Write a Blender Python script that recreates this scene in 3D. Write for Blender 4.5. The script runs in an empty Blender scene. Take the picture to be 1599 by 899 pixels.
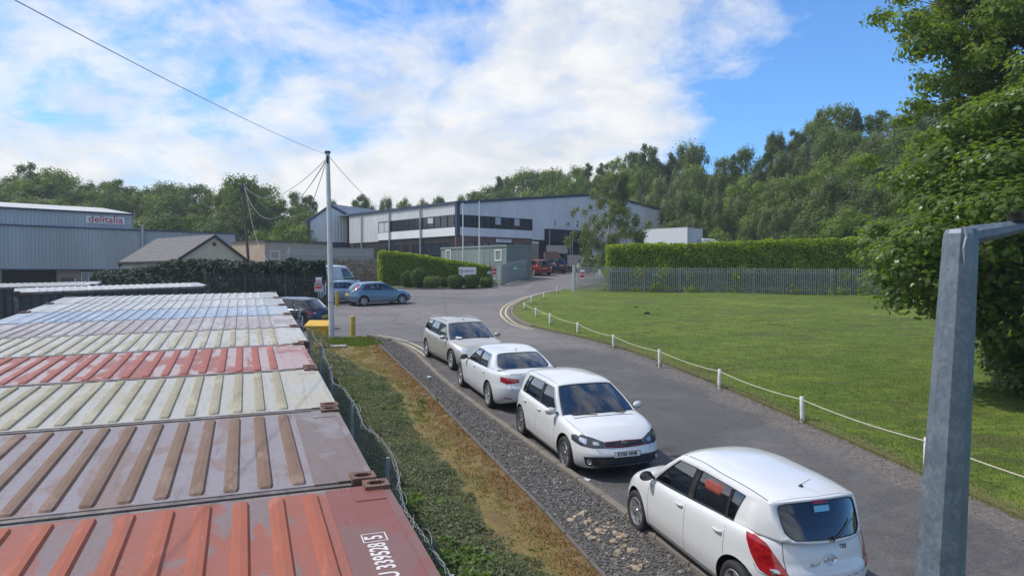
import bpy, bmesh, math, random
import numpy as np
from mathutils import Vector, Matrix
from mathutils.bvhtree import BVHTree

sc = bpy.context.scene
COL = sc.collection
R = math.radians
PI = math.pi

# ------------------------------------------------------------------ camera
FPX, CX, CY, IW = 1163.0, 799.5, 449.5, 1599.0
CAMH = 4.38
PITCH = math.atan((CY - 428.0) / FPX)
cam_d = bpy.data.cameras.new("camera")
cam_d.sensor_width = 36.0
cam_d.lens = 36.0 * FPX / IW
cam_d.clip_start = 0.05
cam_d.clip_end = 6000
cam = bpy.data.objects.new("camera", cam_d)
COL.objects.link(cam)
cam.location = (0, 0, CAMH)
cam.rotation_euler = (PI / 2 - PITCH, 0, 0)
sc.camera = cam

# ------------------------------------------------------------------ light
SUN_DIR = Vector((-1.05, 0.20, 1.45)).normalized()          # from the scene towards the sun
sun_el = math.asin(SUN_DIR.z)
sun_az = math.atan2(SUN_DIR.x, SUN_DIR.y)
sun_d = bpy.data.lights.new("sun", 'SUN')
sun_d.energy = 2.6
sun_d.angle = R(0.55)
sun_d.color = (1.0, 0.955, 0.89)
sun = bpy.data.objects.new("sun", sun_d)
COL.objects.link(sun)
sun.rotation_euler = (-SUN_DIR).to_track_quat('-Z', 'Y').to_euler()

vs = sc.view_settings
vs.view_transform = 'Standard'
vs.look = 'None'
vs.exposure = 0.58
vs.gamma = 1.0
vs.use_curve_mapping = False
cy = sc.cycles
cy.max_bounces = 8
cy.diffuse_bounces = 5
cy.glossy_bounces = 3
cy.transmission_bounces = 4
cy.transparent_max_bounces = 12
cy.use_denoising = True
try:
    cy.denoiser = 'OPENIMAGEDENOISE'
except Exception:
    pass
cy.sample_clamp_indirect = 6.0

# ------------------------------------------------------------------ node helpers
class NT:
    """Thin wrapper round a node tree."""
    def __init__(s, tree):
        s.t = tree
    def n(s, typ, **kw):
        nd = s.t.nodes.new(typ)
        for k, v in kw.items():
            setattr(nd, k, v)
        return nd
    def put(s, sock, v):
        if isinstance(v, bpy.types.NodeSocket):
            s.t.links.new(v, sock)
        elif v is not None:
            if isinstance(v, (tuple, list)) and len(v) == 3 and sock.type == 'RGBA':
                v = (*v, 1.0)
            sock.default_value = v
    def pos(s):
        return s.n('ShaderNodeNewGeometry').outputs['Position']
    def island(s):
        return s.n('ShaderNodeNewGeometry').outputs['Random Per Island']
    def obj(s):
        return s.n('ShaderNodeTexCoord').outputs['Object']
    def objrand(s):
        return s.n('ShaderNodeObjectInfo').outputs['Random']
    def attr(s, name):
        nd = s.n('ShaderNodeAttribute')
        nd.attribute_name = name
        return nd.outputs['Fac']
    def mapping(s, vec, scale=(1, 1, 1), rot=(0, 0, 0), loc=(0, 0, 0)):
        nd = s.n('ShaderNodeMapping')
        s.put(nd.inputs['Vector'], vec)
        nd.inputs['Scale'].default_value = scale
        nd.inputs['Rotation'].default_value = rot
        nd.inputs['Location'].default_value = loc
        return nd.outputs[0]
    def noise(s, scale, vec=None, detail=4, rough=0.55, dist=0.0):
        nd = s.n('ShaderNodeTexNoise')
        if vec is not None:
            s.put(nd.inputs['Vector'], vec)
        nd.inputs['Scale'].default_value = scale
        nd.inputs['Detail'].default_value = detail
        nd.inputs['Roughness'].default_value = rough
        nd.inputs['Distortion'].default_value = dist
        return nd.outputs['Fac']
    def voro(s, scale, vec=None, feature='F1', out='Distance'):
        nd = s.n('ShaderNodeTexVoronoi', feature=feature)
        if vec is not None:
            s.put(nd.inputs['Vector'], vec)
        nd.inputs['Scale'].default_value = scale
        return nd.outputs[out]
    def ramp(s, fac, stops, interp='LINEAR'):
        nd = s.n('ShaderNodeValToRGB')
        cr = nd.color_ramp
        cr.interpolation = interp
        while len(cr.elements) < len(stops):
            cr.elements.new(0.5)
        for e, (p, c) in zip(cr.elements, stops):
            e.position = p
            e.color = (c, c, c, 1) if isinstance(c, (int, float)) else (*c, 1)
        s.put(nd.inputs[0], fac)
        return nd.outputs[0]
    def mix(s, fac, a, b, mode='MIX'):
        nd = s.n('ShaderNodeMix', data_type='RGBA', blend_type=mode)
        s.put(nd.inputs[0], fac)
        s.put(nd.inputs[6], a)
        s.put(nd.inputs[7], b)
        return nd.outputs[2]
    def math(s, op, a, b=None, clamp=False):
        nd = s.n('ShaderNodeMath', operation=op, use_clamp=clamp)
        s.put(nd.inputs[0], a)
        if b is not None:
            s.put(nd.inputs[1], b)
        return nd.outputs[0]
    def step(s, fac, lo, hi):
        nd = s.n('ShaderNodeMapRange', interpolation_type='SMOOTHSTEP')
        s.put(nd.inputs[0], fac)
        nd.inputs[1].default_value = lo
        nd.inputs[2].default_value = hi
        return nd.outputs[0]
    def bump(s, height, strength=0.3, dist=0.02):
        nd = s.n('ShaderNodeBump')
        nd.inputs['Strength'].default_value = strength
        nd.inputs['Distance'].default_value = dist
        s.put(nd.inputs['Height'], height)
        return nd.outputs[0]

MATS = {}
def newmat(name):
    m = bpy.data.materials.new(name)
    m.use_nodes = True
    nt = NT(m.node_tree)
    b = m.node_tree.nodes['Principled BSDF']
    MATS[name] = m
    return m, nt, b

def plain(name, col, rough=0.6, metal=0.0, var=0.12, scale=6.0, coat=0.0, bump=0.0, spec=None, objcoord=True):
    """A painted or bare surface with a little uneven colour and roughness."""
    m, nt, b = newmat(name)
    v = nt.obj() if objcoord else nt.pos()
    n = nt.noise(scale, v, 5, 0.6)
    dark = tuple(c * (1 - var) for c in col)
    lite = tuple(min(1, c * (1 + var)) for c in col)
    nt.put(b.inputs['Base Color'], nt.ramp(n, [(0.3, dark), (0.7, lite)]))
    nt.put(b.inputs['Roughness'], nt.ramp(n, [(0.3, max(0, rough - 0.06)), (0.7, min(1, rough + 0.06))]))
    b.inputs['Metallic'].default_value = metal
    if spec is not None:
        b.inputs['Specular IOR Level'].default_value = spec
    if coat:
        b.inputs['Coat Weight'].default_value = coat
        b.inputs['Coat Roughness'].default_value = 0.04
    if bump:
        nt.put(b.inputs['Normal'], nt.bump(nt.noise(scale * 8, v, 4), bump, 0.01))
    return m

# ------------------------------------------------------------------ sky
world = bpy.data.worlds.new("World")
sc.world = world
world.use_nodes = True
wt = NT(world.node_tree)
for n_ in list(world.node_tree.nodes):
    world.node_tree.nodes.remove(n_)
sky = wt.n('ShaderNodeTexSky', sky_type='NISHITA')
sky.sun_disc = False
sky.sun_elevation = sun_el
sky.sun_rotation = sun_az
sky.altitude = 100
sky.air_density = 0.9
sky.dust_density = 0.7
sky.ozone_density = 4.0
gen = wt.n('ShaderNodeTexCoord').outputs['Generated']
sep = wt.n('ShaderNodeSeparateXYZ')
wt.put(sep.inputs[0], gen)
zc = wt.math('ADD', wt.math('MAXIMUM', sep.outputs['Z'], 0.0), 0.34)
comb = wt.n('ShaderNodeCombineXYZ')
wt.put(comb.inputs[0], wt.math('DIVIDE', sep.outputs['X'], zc))
wt.put(comb.inputs[1], wt.math('DIVIDE', sep.outputs['Y'], zc))
cl = comb.outputs[0]
CLOUD_SHIFT = (3.1, 1.7, 0)
wq = wt.mapping(cl, scale=(1.0, 1.0, 1), rot=(0, 0, R(22)), loc=CLOUD_SHIFT)
big = wt.noise(1.3, wq, 4, 0.5, 0.4)
mid = wt.noise(3.6, wq, 12, 0.60, 0.35)
fine = wt.noise(12.0, wq, 10, 0.68, 0.3)
# a bank of cloud over most of the sky, thinning out towards the right
xe = wt.math('SUBTRACT', sep.outputs['X'], wt.math('MULTIPLY', wt.math('SUBTRACT', sep.outputs['Z'], 0.26), 0.55))
lean = wt.math('ADD', wt.math('MULTIPLY', wt.step(xe, 0.12, 0.46), -0.34), wt.math('MULTIPLY', wt.step(sep.outputs['Z'], 0.13, 0.34), -0.075))
lean = wt.math('ADD', lean, wt.math('MULTIPLY', wt.step(sep.outputs['Z'], 0.16, 0.04), 0.10))
cover = wt.math('ADD', wt.math('ADD', wt.math('MULTIPLY', big, 0.42), wt.math('MULTIPLY', mid, 0.62)),
                wt.math('ADD', wt.math('MULTIPLY', fine, 0.20), lean))
cover = wt.math('ADD', cover, 0.040)
dens = wt.ramp(cover, [(0.0, 0.0), (0.47, 0.0), (0.535, 0.35), (0.60, 0.72), (0.70, 1.0)])
shade = wt.math('ADD', wt.math('MULTIPLY', wt.noise(4.2, wt.mapping(wq, loc=(5.2, 0.4, 0)), 10, 0.6, 0.4), 0.7), wt.math('MULTIPLY', mid, 0.35))
cloud_col = wt.ramp(shade, [(0.38, (0.70, 0.745, 0.805)), (0.50, (0.86, 0.885, 0.91)), (0.60, (0.98, 0.985, 0.99))])
bg_sky = wt.n('ShaderNodeBackground')
skyc = wt.mix(1.0, sky.outputs[0], (0.55, 0.90, 1.18), 'MULTIPLY')
wt.put(bg_sky.inputs[0], skyc)
bg_sky.inputs[1].default_value = 0.125
bg_cl = wt.n('ShaderNodeBackground')
wt.put(bg_cl.inputs[0], cloud_col)
bg_cl.inputs[1].default_value = 0.68
mixw = wt.n('ShaderNodeMixShader')
wt.put(mixw.inputs[0], dens)
wt.t.links.new(bg_sky.outputs[0], mixw.inputs[1])
wt.t.links.new(bg_cl.outputs[0], mixw.inputs[2])
wout = wt.n('ShaderNodeOutputWorld')
wt.t.links.new(mixw.outputs[0], wout.inputs[0])

# ------------------------------------------------------------------ terrain height and pixel -> place helpers
SLOPE = (428.0 - 370.0) / FPX
YS = [-400, -60, 0, 64, 82, 120, 400, 2500]
ZS = [-4.0, -60 * SLOPE, 0, 64 * SLOPE, 4.5, 4.9, 7.0, 12.0]
def sstep(a, b, x):
    t = np.clip((np.asarray(x, float) - a) / (b - a), 0, 1)
    return t * t * (3 - 2 * t)
def gz(x, y):
    """Height of the ground: a steady slope up from the camera, a low yard far left, a wooded hill far right."""
    x = np.asarray(x, float); y = np.asarray(y, float)
    z = np.interp(y, YS, ZS)
    t = 0.9 * x + 0.43 * y
    z = z + 14.5 * sstep(66, 98, t) * sstep(30, 60, y) + 7 * sstep(112, 175, y)
    z = z - sstep(21, 36, -x) * sstep(20, 60, y) * (1 - sstep(96, 120, y)) * 2.9
    return z
def gzf(x, y):
    return float(gz(x, y))
def ray(px, py):
    xr, yr = (px - CX) / FPX, -(py - CY) / FPX
    return Vector((xr, math.cos(PITCH) + yr * math.sin(PITCH), -math.sin(PITCH) + yr * math.cos(PITCH)))
def P(px, py, lift=0.0):
    """The point of the ground (raised by lift) seen at this spot of the photograph."""
    d = ray(px, py)
    lo, hi = 1.0, 300.0
    t = lo
    while t < hi:
        p = d * t
        if CAMH + p.z <= gzf(p.x, p.y) + lift:
            break
        t *= 1.03
    a, b = t / 1.03, t
    for _ in range(40):
        t = (a + b) / 2
        p = d * t
        if CAMH + p.z <= gzf(p.x, p.y) + lift:
            b = t
        else:
            a = t
    return Vector((p.x, p.y, CAMH + p.z))
def W(px, py, Y):
    """The point at depth Y seen at this spot."""
    d = ray(px, py)
    d = d * (Y / d.y)
    return Vector((d.x, Y, CAMH + d.z))
def ZAT(py, Y):
    return W(800, py, Y).z

def frame(x, y, heading, z=None, flat=False):
    """Matrix with x axis along heading (radians from +X), resting on the sloping ground."""
    e = 0.4
    z0 = gzf(x, y) if z is None else z
    if flat:
        nrm = Vector((0, 0, 1))
    else:
        nrm = Vector((-(gzf(x + e, y) - gzf(x - e, y)) / (2 * e), -(gzf(x, y + e) - gzf(x, y - e)) / (2 * e), 1)).normalized()
    fx = Vector((math.cos(heading), math.sin(heading), 0))
    fx = (fx - nrm * fx.dot(nrm)).normalized()
    fy = nrm.cross(fx)
    m = Matrix((fx, fy, nrm)).transposed().to_4x4()
    m.translation = (x, y, z0)
    return m

# ------------------------------------------------------------------ object helpers
def link(name, me, parent=None, mat=None):
    o = bpy.data.objects.new(name, me)
    COL.objects.link(o)
    if parent is not None:
        o.parent = parent
    if mat is not None and me is not None:
        for mm in (mat if isinstance(mat, (list, tuple)) else [mat]):
            me.materials.append(mm)
    return o
def tag(o, label=None, cat=None, group=None, kind=None):
    if label: o['label'] = label
    if cat: o['category'] = cat
    if group: o['group'] = group
    if kind: o['kind'] = kind
    return o
def empty(name, label=None, cat=None, loc=(0, 0, 0), rz=0.0, group=None, parent=None, mw=None):
    o = bpy.data.objects.new(name, None)
    COL.objects.link(o)
    o.empty_display_size = 0.3
    if parent is not None: o.parent = parent
    if mw is not None:
        o.matrix_world = mw
    else:
        o.location = loc
        o.rotation_euler = (0, 0, rz)
    return tag(o, label, cat, group)
def copy_tree(o, parent=None):
    c = o.copy()
    COL.objects.link(c)
    if parent is not None: c.parent = parent
    for ch in list(o.children):
        copy_tree(ch, c)
    return c

def bigmesh(name, V, F, mat_idx=None, smooth=False):
    """Mesh from arrays: V (n,3), F (m,k) all faces of k corners."""
    me = bpy.data.meshes.new(name)
    V = np.ascontiguousarray(V, dtype=np.float32); F = np.ascontiguousarray(F, dtype=np.int32)
    m, k = F.shape
    me.vertices.add(len(V)); me.vertices.foreach_set('co', V.ravel())
    me.loops.add(m * k); me.loops.foreach_set('vertex_index', F.ravel())
    me.polygons.add(m)
    me.polygons.foreach_set('loop_start', np.arange(0, m * k, k, dtype=np.int32))
    try:
        me.polygons.foreach_set('loop_total', np.full(m, k, dtype=np.int32))
    except Exception:
        pass
    if mat_idx is not None:
        me.polygons.foreach_set('material_index', np.ascontiguousarray(mat_idx, dtype=np.int32))
    me.polygons.foreach_set('use_smooth', np.full(m, bool(smooth)))
    me.update(calc_edges=True)
    me.validate()
    return me

class MB:
    """Collects shapes into one mesh."""
    def __init__(s):
        s.v, s.f, s.mi, s.cur = [], [], [], 0
    def add(s, vs_, fs):
        b = len(s.v)
        s.v += [tuple(v) for v in vs_]
        s.f += [tuple(i + b for i in f) for f in fs]
        s.mi += [s.cur] * len(fs)
        return s
    def box(s, c, size, rz=0.0, mtx=None):
        x, y, z = size[0] / 2, size[1] / 2, size[2] / 2
        pts = [Vector((sx * x, sy * y, sz * z)) for sz in (-1, 1) for sy in (-1, 1) for sx in (-1, 1)]
        if rz:
            q = Matrix.Rotation(rz, 3, 'Z'); pts = [q @ p for p in pts]
        if mtx is not None:
            pts = [mtx @ p for p in pts]
        c = Vector(c)
        return s.add([p + c for p in pts], [(0, 2, 3, 1), (4, 5, 7, 6), (0, 1, 5, 4), (2, 6, 7, 3), (0, 4, 6, 2), (1, 3, 7, 5)])
    def bbox(s, lo, hi):
        return s.box([(a + b) / 2 for a, b in zip(lo, hi)], [b - a for a, b in zip(lo, hi)])
    def bar(s, p, q, w, h=None, up=(0, 0, 1)):
        p, q = Vector(p), Vector(q); h = h or w
        d = (q - p).normalized(); u = Vector(up)
        if abs(d.dot(u)) > 0.98: u = Vector((0, 1, 0))
        a = d.cross(u).normalized() * w / 2; b_ = a.cross(d).normalized() * h / 2
        vs_ = [p - a - b_, p + a - b_, p + a + b_, p - a + b_, q - a - b_, q + a - b_, q + a + b_, q - a + b_]
        return s.add(vs_, [(0, 1, 2, 3), (7, 6, 5, 4), (0, 4, 5, 1), (1, 5, 6, 2), (2, 6, 7, 3), (3, 7, 4, 0)])
    def tube(s, pts, r, n=8, cap=True):
        pts = [Vector(p) for p in pts]
        rs = r if isinstance(r, (list, tuple)) else [r] * len(pts)
        rings = []
        for i, p in enumerate(pts):
            d = (pts[min(i + 1, len(pts) - 1)] - pts[max(i - 1, 0)])
            d = d.normalized() if d.length > 1e-9 else Vector((0, 0, 1))
            u = Vector((0, 0, 1)) if abs(d.z) < 0.95 else Vector((0, 1, 0))
            a = d.cross(u).normalized(); b_ = a.cross(d).normalized()
            rings.append([p + (a * math.cos(2 * PI * k / n) + b_ * math.sin(2 * PI * k / n)) * rs[i] for k in range(n)])
        vs_ = [v for rg in rings for v in rg]
        fs = []
        for i in range(len(pts) - 1):
            for k in range(n):
                k2 = (k + 1) % n
                fs.append((i * n + k, (i + 1) * n + k, (i + 1) * n + k2, i * n + k2)[::-1])
        if cap:
            fs.append(tuple(range(n))[::-1]); fs.append(tuple((len(pts) - 1) * n + k for k in range(n)))
        return s.add(vs_, fs)
    def lathe(s, prof, n=24, axis='z', c=(0, 0, 0)):
        """prof: list of (radius, height)."""
        vs_ = []
        for r, h in prof:
            for k in range(n):
                a = 2 * PI * k / n
                p = (r * math.cos(a), r * math.sin(a), h)
                if axis == 'y': p = (p[0], p[2], p[1])
                vs_.append((p[0] + c[0], p[1] + c[1], p[2] + c[2]))
        fs = []
        for i in range(len(prof) - 1):
            for k in range(n):
                k2 = (k + 1) % n
                f = (i * n + k, i * n + k2, (i + 1) * n + k2, (i + 1) * n + k)
                fs.append(f if axis != 'y' else f[::-1])
        return s.add(vs_, fs)
    def prism(s, poly, z0, z1):
        """poly: (x,y) counter-clockwise; z0/z1 number or function of x,y."""
        n = len(poly)
        g0 = z0 if callable(z0) else (lambda x, y: z0)
        g1 = z1 if callable(z1) else (lambda x, y: z1)
        vs_ = [(x, y, g0(x, y)) for x, y in poly] + [(x, y, g1(x, y)) for x, y in poly]
        fs = [tuple(range(n))[::-1], tuple(range(n, 2 * n))] + [(i, (i + 1) % n, n + (i + 1) % n, n + i) for i in range(n)]
        return s.add(vs_, fs)
    def quad(s, a, b, c, d):
        return s.add([a, b, c, d], [(0, 1, 2, 3)])
    def mesh(s, name, smooth=False, angle=None):
        me = bpy.data.meshes.new(name)
        me.from_pydata([tuple(v) for v in s.v], [], s.f)
        if any(s.mi):
            me.polygons.foreach_set('material_index', s.mi)
        if smooth:
            me.polygons.foreach_set('use_smooth', [True] * len(me.polygons))
        me.update()
        if smooth and angle:
            me.set_sharp_from_angle(angle=R(angle))
        return me
    def build(s, name, mat, parent=None, smooth=False, angle=35, bevel=0.0):
        me = s.mesh(name, smooth, angle)
        o = link(name, me, parent, mat)
        if bevel:
            md = o.modifiers.new('bevel', 'BEVEL'); md.width = bevel; md.segments = 2; md.limit_method = 'ANGLE'
        return o

FONT = {}
def text_obj(name, body, size, mat, parent, mtx, align='CENTER', depth=0.002, bold=0.0, xscale=1.0):
    """Flat lettering as a mesh in the local x/y plane of mtx."""
    cu = bpy.data.curves.new('lettering', 'FONT')
    cu.body = body; cu.size = size; cu.align_x = align; cu.align_y = 'CENTER'
    cu.extrude = depth; cu.offset = bold; cu.resolution_u = 2
    tmp = bpy.data.objects.new('lettering', cu)
    COL.objects.link(tmp)
    dg = bpy.context.evaluated_depsgraph_get()
    me = bpy.data.meshes.new_from_object(tmp.evaluated_get(dg))
    bpy.data.objects.remove(tmp)
    if xscale != 1.0:
        me.transform(Matrix.Diagonal((xscale, 1, 1, 1)))
    me.materials.clear()
    o = link(name, me, parent, mat)
    o.matrix_local = mtx
    return o
def basis(o, x, y, z=None):
    """4x4 matrix with origin o and local x, y axes."""
    x = Vector(x).normalized(); y = Vector(y); y = (y - x * y.dot(x)).normalized(); z = x.cross(y)
    m = Matrix((x, y, z)).transposed().to_4x4(); m.translation = o
    return m
# ================================================================== GROUND
def mat_earth():
    m, nt, b = newmat('rough_ground'); p = nt.pos()
    n1 = nt.noise(0.25, p, 6); n2 = nt.noise(3.0, p, 6)
    c = nt.ramp(n1, [(0.35, (0.045, 0.07, 0.02)), (0.6, (0.075, 0.095, 0.03)), (0.75, (0.12, 0.10, 0.055))])
    nt.put(b.inputs['Base Color'], nt.mix(0.45, c, nt.ramp(n2, [(0.3, (0.03, 0.05, 0.015)), (0.7, (0.11, 0.12, 0.045))])))
    b.inputs['Roughness'].default_value = 0.95
    nt.put(b.inputs['Normal'], nt.bump(n2, 0.6, 0.08))
    return m
def mat_lawn():
    m, nt, b = newmat('mown_grass'); p = nt.pos()
    n1 = nt.noise(0.16, nt.mapping(p, scale=(1, 1.9, 1)), 5, 0.6, 0.4)
    n2 = nt.noise(1.1, nt.mapping(p, scale=(0.7, 1.0, 1), rot=(0, 0, R(-14))), 8, 0.68)
    n3 = nt.noise(22, p, 4, 0.7)
    c = nt.ramp(n1, [(0.32, (0.088, 0.142, 0.013)), (0.50, (0.128, 0.185, 0.019)), (0.66, (0.195, 0.235, 0.030))])
    c = nt.mix(nt.math('MULTIPLY', nt.step(n2, 0.50, 0.62), .7), c, (0.058, 0.098, 0.012))
    c = nt.mix(nt.math('MULTIPLY', nt.step(n2, 0.46, 0.36), 0.45), c, (0.22, 0.23, 0.052))
    n5 = nt.noise(3.2, nt.mapping(p, scale=(.7, 1.2, 1)), 7, 0.7, 0.4)
    c = nt.mix(nt.math('MULTIPLY', nt.step(n5, 0.49, 0.58), 0.7), c, (0.050, 0.080, 0.012))
    c = nt.mix(nt.math('MULTIPLY', nt.step(n5, 0.46, 0.38), 0.35), c, (0.21, 0.225, 0.05))
    # bare, scuffed patches
    n4 = nt.noise(0.42, nt.mapping(p, scale=(0.8, 1.8, 1), loc=(3.7, 9.1, 0)), 6, 0.68, 0.5)
    c = nt.mix(nt.math('MULTIPLY', nt.step(n4, 0.545, 0.60), 0.75), c, (0.085, 0.072, 0.036))
    c = nt.mix(0.35, c, nt.ramp(n3, [(0.3, (0.025, 0.05, 0.008)), (0.7, (0.16, 0.19, 0.05))]))
    # worn fringe at the road
    e = nt.attr('edge')
    fr = nt.math('ADD', e, nt.math('MULTIPLY', nt.math('SUBTRACT', nt.noise(1.6, p, 5), 0.5), 0.9))
    c = nt.mix(nt.math('MULTIPLY', nt.step(fr, 0.55, 0.05), 0.7), c, (0.15, 0.125, 0.065))
    nt.put(b.inputs['Base Color'], c)
    b.inputs['Roughness'].default_value = 0.9
    b.inputs['Specular IOR Level'].default_value = 0.2
    hh = nt.math('ADD', nt.math('MULTIPLY', n3, 0.35), nt.noise(1.1, nt.mapping(p, scale=(0.6, 1.5, 1)), 7, 0.7))
    nt.put(b.inputs['Normal'], nt.bump(hh, 0.8, 0.10))
    return m
def mat_road():
    m, nt, b = newmat('worn_asphalt'); p = nt.pos()
    agg = nt.noise(70, p, 3, 0.8); n1 = nt.noise(0.5, p, 6, 0.6, 0.5); n2 = nt.noise(2.6, p, 7, 0.65, 0.3)
    c = nt.ramp(n1, [(0.36, (0.042, 0.040, 0.040)), (0.52, (0.070, 0.065, 0.063)), (0.66, (0.125, 0.110, 0.103))])
    c = nt.mix(nt.math('MULTIPLY', nt.step(n2, 0.5, 0.64), 0.5), c, (0.120, 0.106, 0.098))
    # the yard and the junction are paler, dusty pinkish concrete and old tarmac
    yd = nt.attr('yard')
    yn = nt.noise(0.3, nt.mapping(p, scale=(0.6, 1.6, 1)), 6, 0.62, 0.8)
    pale = nt.ramp(yn, [(0.34, (0.150, 0.128, 0.124)), (0.52, (0.215, 0.183, 0.174)), (0.70, (0.275, 0.235, 0.218))])
    c = nt.mix(nt.step(nt.math('ADD', yd, nt.math('MULTIPLY', nt.math('SUBTRACT', n1, 0.5), 0.7)), 0.25, 0.7), c, pale)
    # patched areas: separate cells of slightly other tone
    pc = nt.voro(0.16, nt.mapping(p, scale=(1, 0.75, 1), rot=(0, 0, R(20))), out='Color')
    sp = nt.n('ShaderNodeSeparateColor'); nt.put(sp.inputs[0], pc)
    c = nt.mix(nt.math('MULTIPLY', nt.step(sp.outputs[0], 0.62, 0.66), 0.35), c, (0.045, 0.044, 0.046))
    c = nt.mix(nt.math('MULTIPLY', nt.step(sp.outputs[1], 0.70, 0.74), 0.40), c, (0.150, 0.148, 0.152))
    wet_sheen = nt.noise(0.22, nt.mapping(p, loc=(2, 8, 0)), 7, 0.7, 0.6)  # pale sheen of the damp patches, painted into the colour
    c = nt.mix(nt.math('MULTIPLY', nt.step(wet_sheen, 0.53, 0.60), 0.35), c, (0.165, 0.160, 0.165))
    # cracks
    wob = nt.n('ShaderNodeVectorMath', operation='ADD'); nt.put(wob.inputs[0], p)
    nz = nt.n('ShaderNodeTexNoise'); nz.inputs['Scale'].default_value = 0.9; nz.inputs['Detail'].default_value = 5; nt.put(nz.inputs['Vector'], p)
    nt.t.links.new(nz.outputs['Color'], wob.inputs[1])
    cr = nt.voro(0.28, wob.outputs[0], 'DISTANCE_TO_EDGE')
    c = nt.mix(nt.math('MULTIPLY', nt.step(cr, 0.016, 0.004), 0.38), c, (0.022, 0.021, 0.020))
    # earth washed over the edges
    e = nt.attr('edge')
    en = nt.math('ADD', e, nt.math('MULTIPLY', nt.math('SUBTRACT', nt.noise(1.3, p, 7, 0.66), 0.5), 2.6))
    dirt = nt.ramp(nt.noise(9, p, 6, 0.7), [(0.3, (0.085, 0.066, 0.053)), (0.52, (0.165, 0.130, 0.106)), (0.70, (0.34, 0.29, 0.245))])
    c = nt.mix(nt.math('MULTIPLY', nt.step(en, 0.98, 0.30), 0.92), c, dirt)
    ag2 = nt.noise(24, p, 5, 0.75)
    c = nt.mix(0.22, c, nt.ramp(ag2, [(0.38, (0.02, 0.02, 0.02)), (0.5, (0.08, 0.076, 0.074)), (0.64, (0.26, 0.24, 0.23))]))
    c = nt.mix(0.30, c, nt.ramp(agg, [(0.38, (0.008, 0.008, 0.009)), (0.52, (0.075, 0.071, 0.070)), (0.62, (0.32, 0.30, 0.285))]))
    # oil stains
    oil = nt.noise(0.9, nt.mapping(p, loc=(7, 3, 0)), 5, 0.55)
    c = nt.mix(nt.math('MULTIPLY', nt.step(oil, 0.64, 0.76), 0.55), c, (0.022, 0.021, 0.022))
    nt.put(b.inputs['Base Color'], c)
    nt.put(b.inputs['Roughness'], nt.ramp(n2, [(0.3, 0.62), (0.7, 0.86)]))
    nt.put(b.inputs['Normal'], nt.bump(nt.math('ADD', agg, nt.math('MULTIPLY', n2, 1.5)), 0.45, 0.012))
    return m
def mat_bed():
    m, nt, b = newmat('gravel_bed'); p = nt.pos()
    v = nt.voro(26, p, out='Color'); n1 = nt.noise(0.8, p, 6)
    sp = nt.n('ShaderNodeSeparateColor'); nt.put(sp.inputs[0], v)
    c = nt.ramp(sp.outputs[0], [(0.0, (0.028, 0.027, 0.027)), (0.6, (0.085, 0.080, 0.076)), (1.0, (0.17, 0.155, 0.14))])
    c = nt.mix(nt.math('MULTIPLY', nt.step(n1, 0.52, 0.68), 0.5), c, (0.085, 0.056, 0.036))
    nt.put(b.inputs['Base Color'], c)
    b.inputs['Roughness'].default_value = 0.9
    nt.put(b.inputs['Normal'], nt.bump(nt.voro(26, p), 0.9, 0.03))
    return m
def mat_verge():
    m, nt, b = newmat('dry_mossy_verge'); p = nt.pos()
    n1 = nt.noise(1.1, p, 8, 0.7, 0.8); n2 = nt.noise(7, p, 6, 0.7); n3 = nt.noise(40, p, 3, 0.7)
    c = nt.ramp(n1, [(0.36, (0.060, 0.082, 0.018)), (0.45, (0.135, 0.115, 0.028)), (0.53, (0.215, 0.150, 0.040)), (0.60, (0.115, 0.060, 0.022)), (0.70, (0.165, 0.115, 0.050))])
    e = nt.attr('edge')
    en = nt.math('ADD', e, nt.math('MULTIPLY', nt.math('SUBTRACT', n2, 0.5), 0.5))
    en = nt.math('ADD', en, nt.math('MULTIPLY', nt.math('SUBTRACT', n1, 0.5), 0.9))
    c = nt.mix(nt.math('MULTIPLY', nt.step(en, 0.50, 0.22), .9), c, nt.ramp(n2, [(.35, (0.085, 0.036, 0.012)), (.65, (0.19, 0.085, 0.026))]))
    c = nt.mix(0.35, c, nt.ramp(n2, [(0.3, (0.04, 0.030, 0.010)), (0.7, (0.29, 0.215, 0.070))]))
    c = nt.mix(0.25, c, nt.ramp(n3, [(0.3, (0.03, 0.03, 0.01)), (0.7, (0.28, 0.22, 0.085))]))
    nt.put(b.inputs['Base Color'], c)
    b.inputs['Roughness'].default_value = 0.95
    nt.put(b.inputs['Normal'], nt.bump(nt.math('ADD', n2, nt.math('MULTIPLY', n3, 0.6)), 0.8, 0.035))
    return m
def mat_stone_edge(name, a, bb):
    m, nt, b = newmat(name); p = nt.pos()
    n1 = nt.noise(2.5, p, 6, 0.65); n2 = nt.noise(35, p, 4, 0.7)
    c = nt.ramp(n1, [(0.3, a), (0.7, bb)])
    c = nt.mix(0.3, c, nt.ramp(n2, [(0.3, (0.05, 0.045, 0.04)), (0.7, (0.30, 0.27, 0.23))]))
    nt.put(b.inputs['Base Color'], c); b.inputs['Roughness'].default_value = 0.9
    nt.put(b.inputs['Normal'], nt.bump(nt.math('ADD', n1, n2), 0.5, 0.02))
    return m
def mat_line():
    m, nt, b = newmat('worn_yellow_line'); p = nt.pos()
    n1 = nt.noise(9, p, 6, 0.7)
    nt.put(b.inputs['Base Color'], nt.ramp(n1, [(0.36, (0.16, 0.15, 0.12)), (0.46, (0.50, 0.44, 0.26)), (0.7, (0.62, 0.56, 0.36))]))
    b.inputs['Roughness'].default_value = 0.8
    return m

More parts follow.
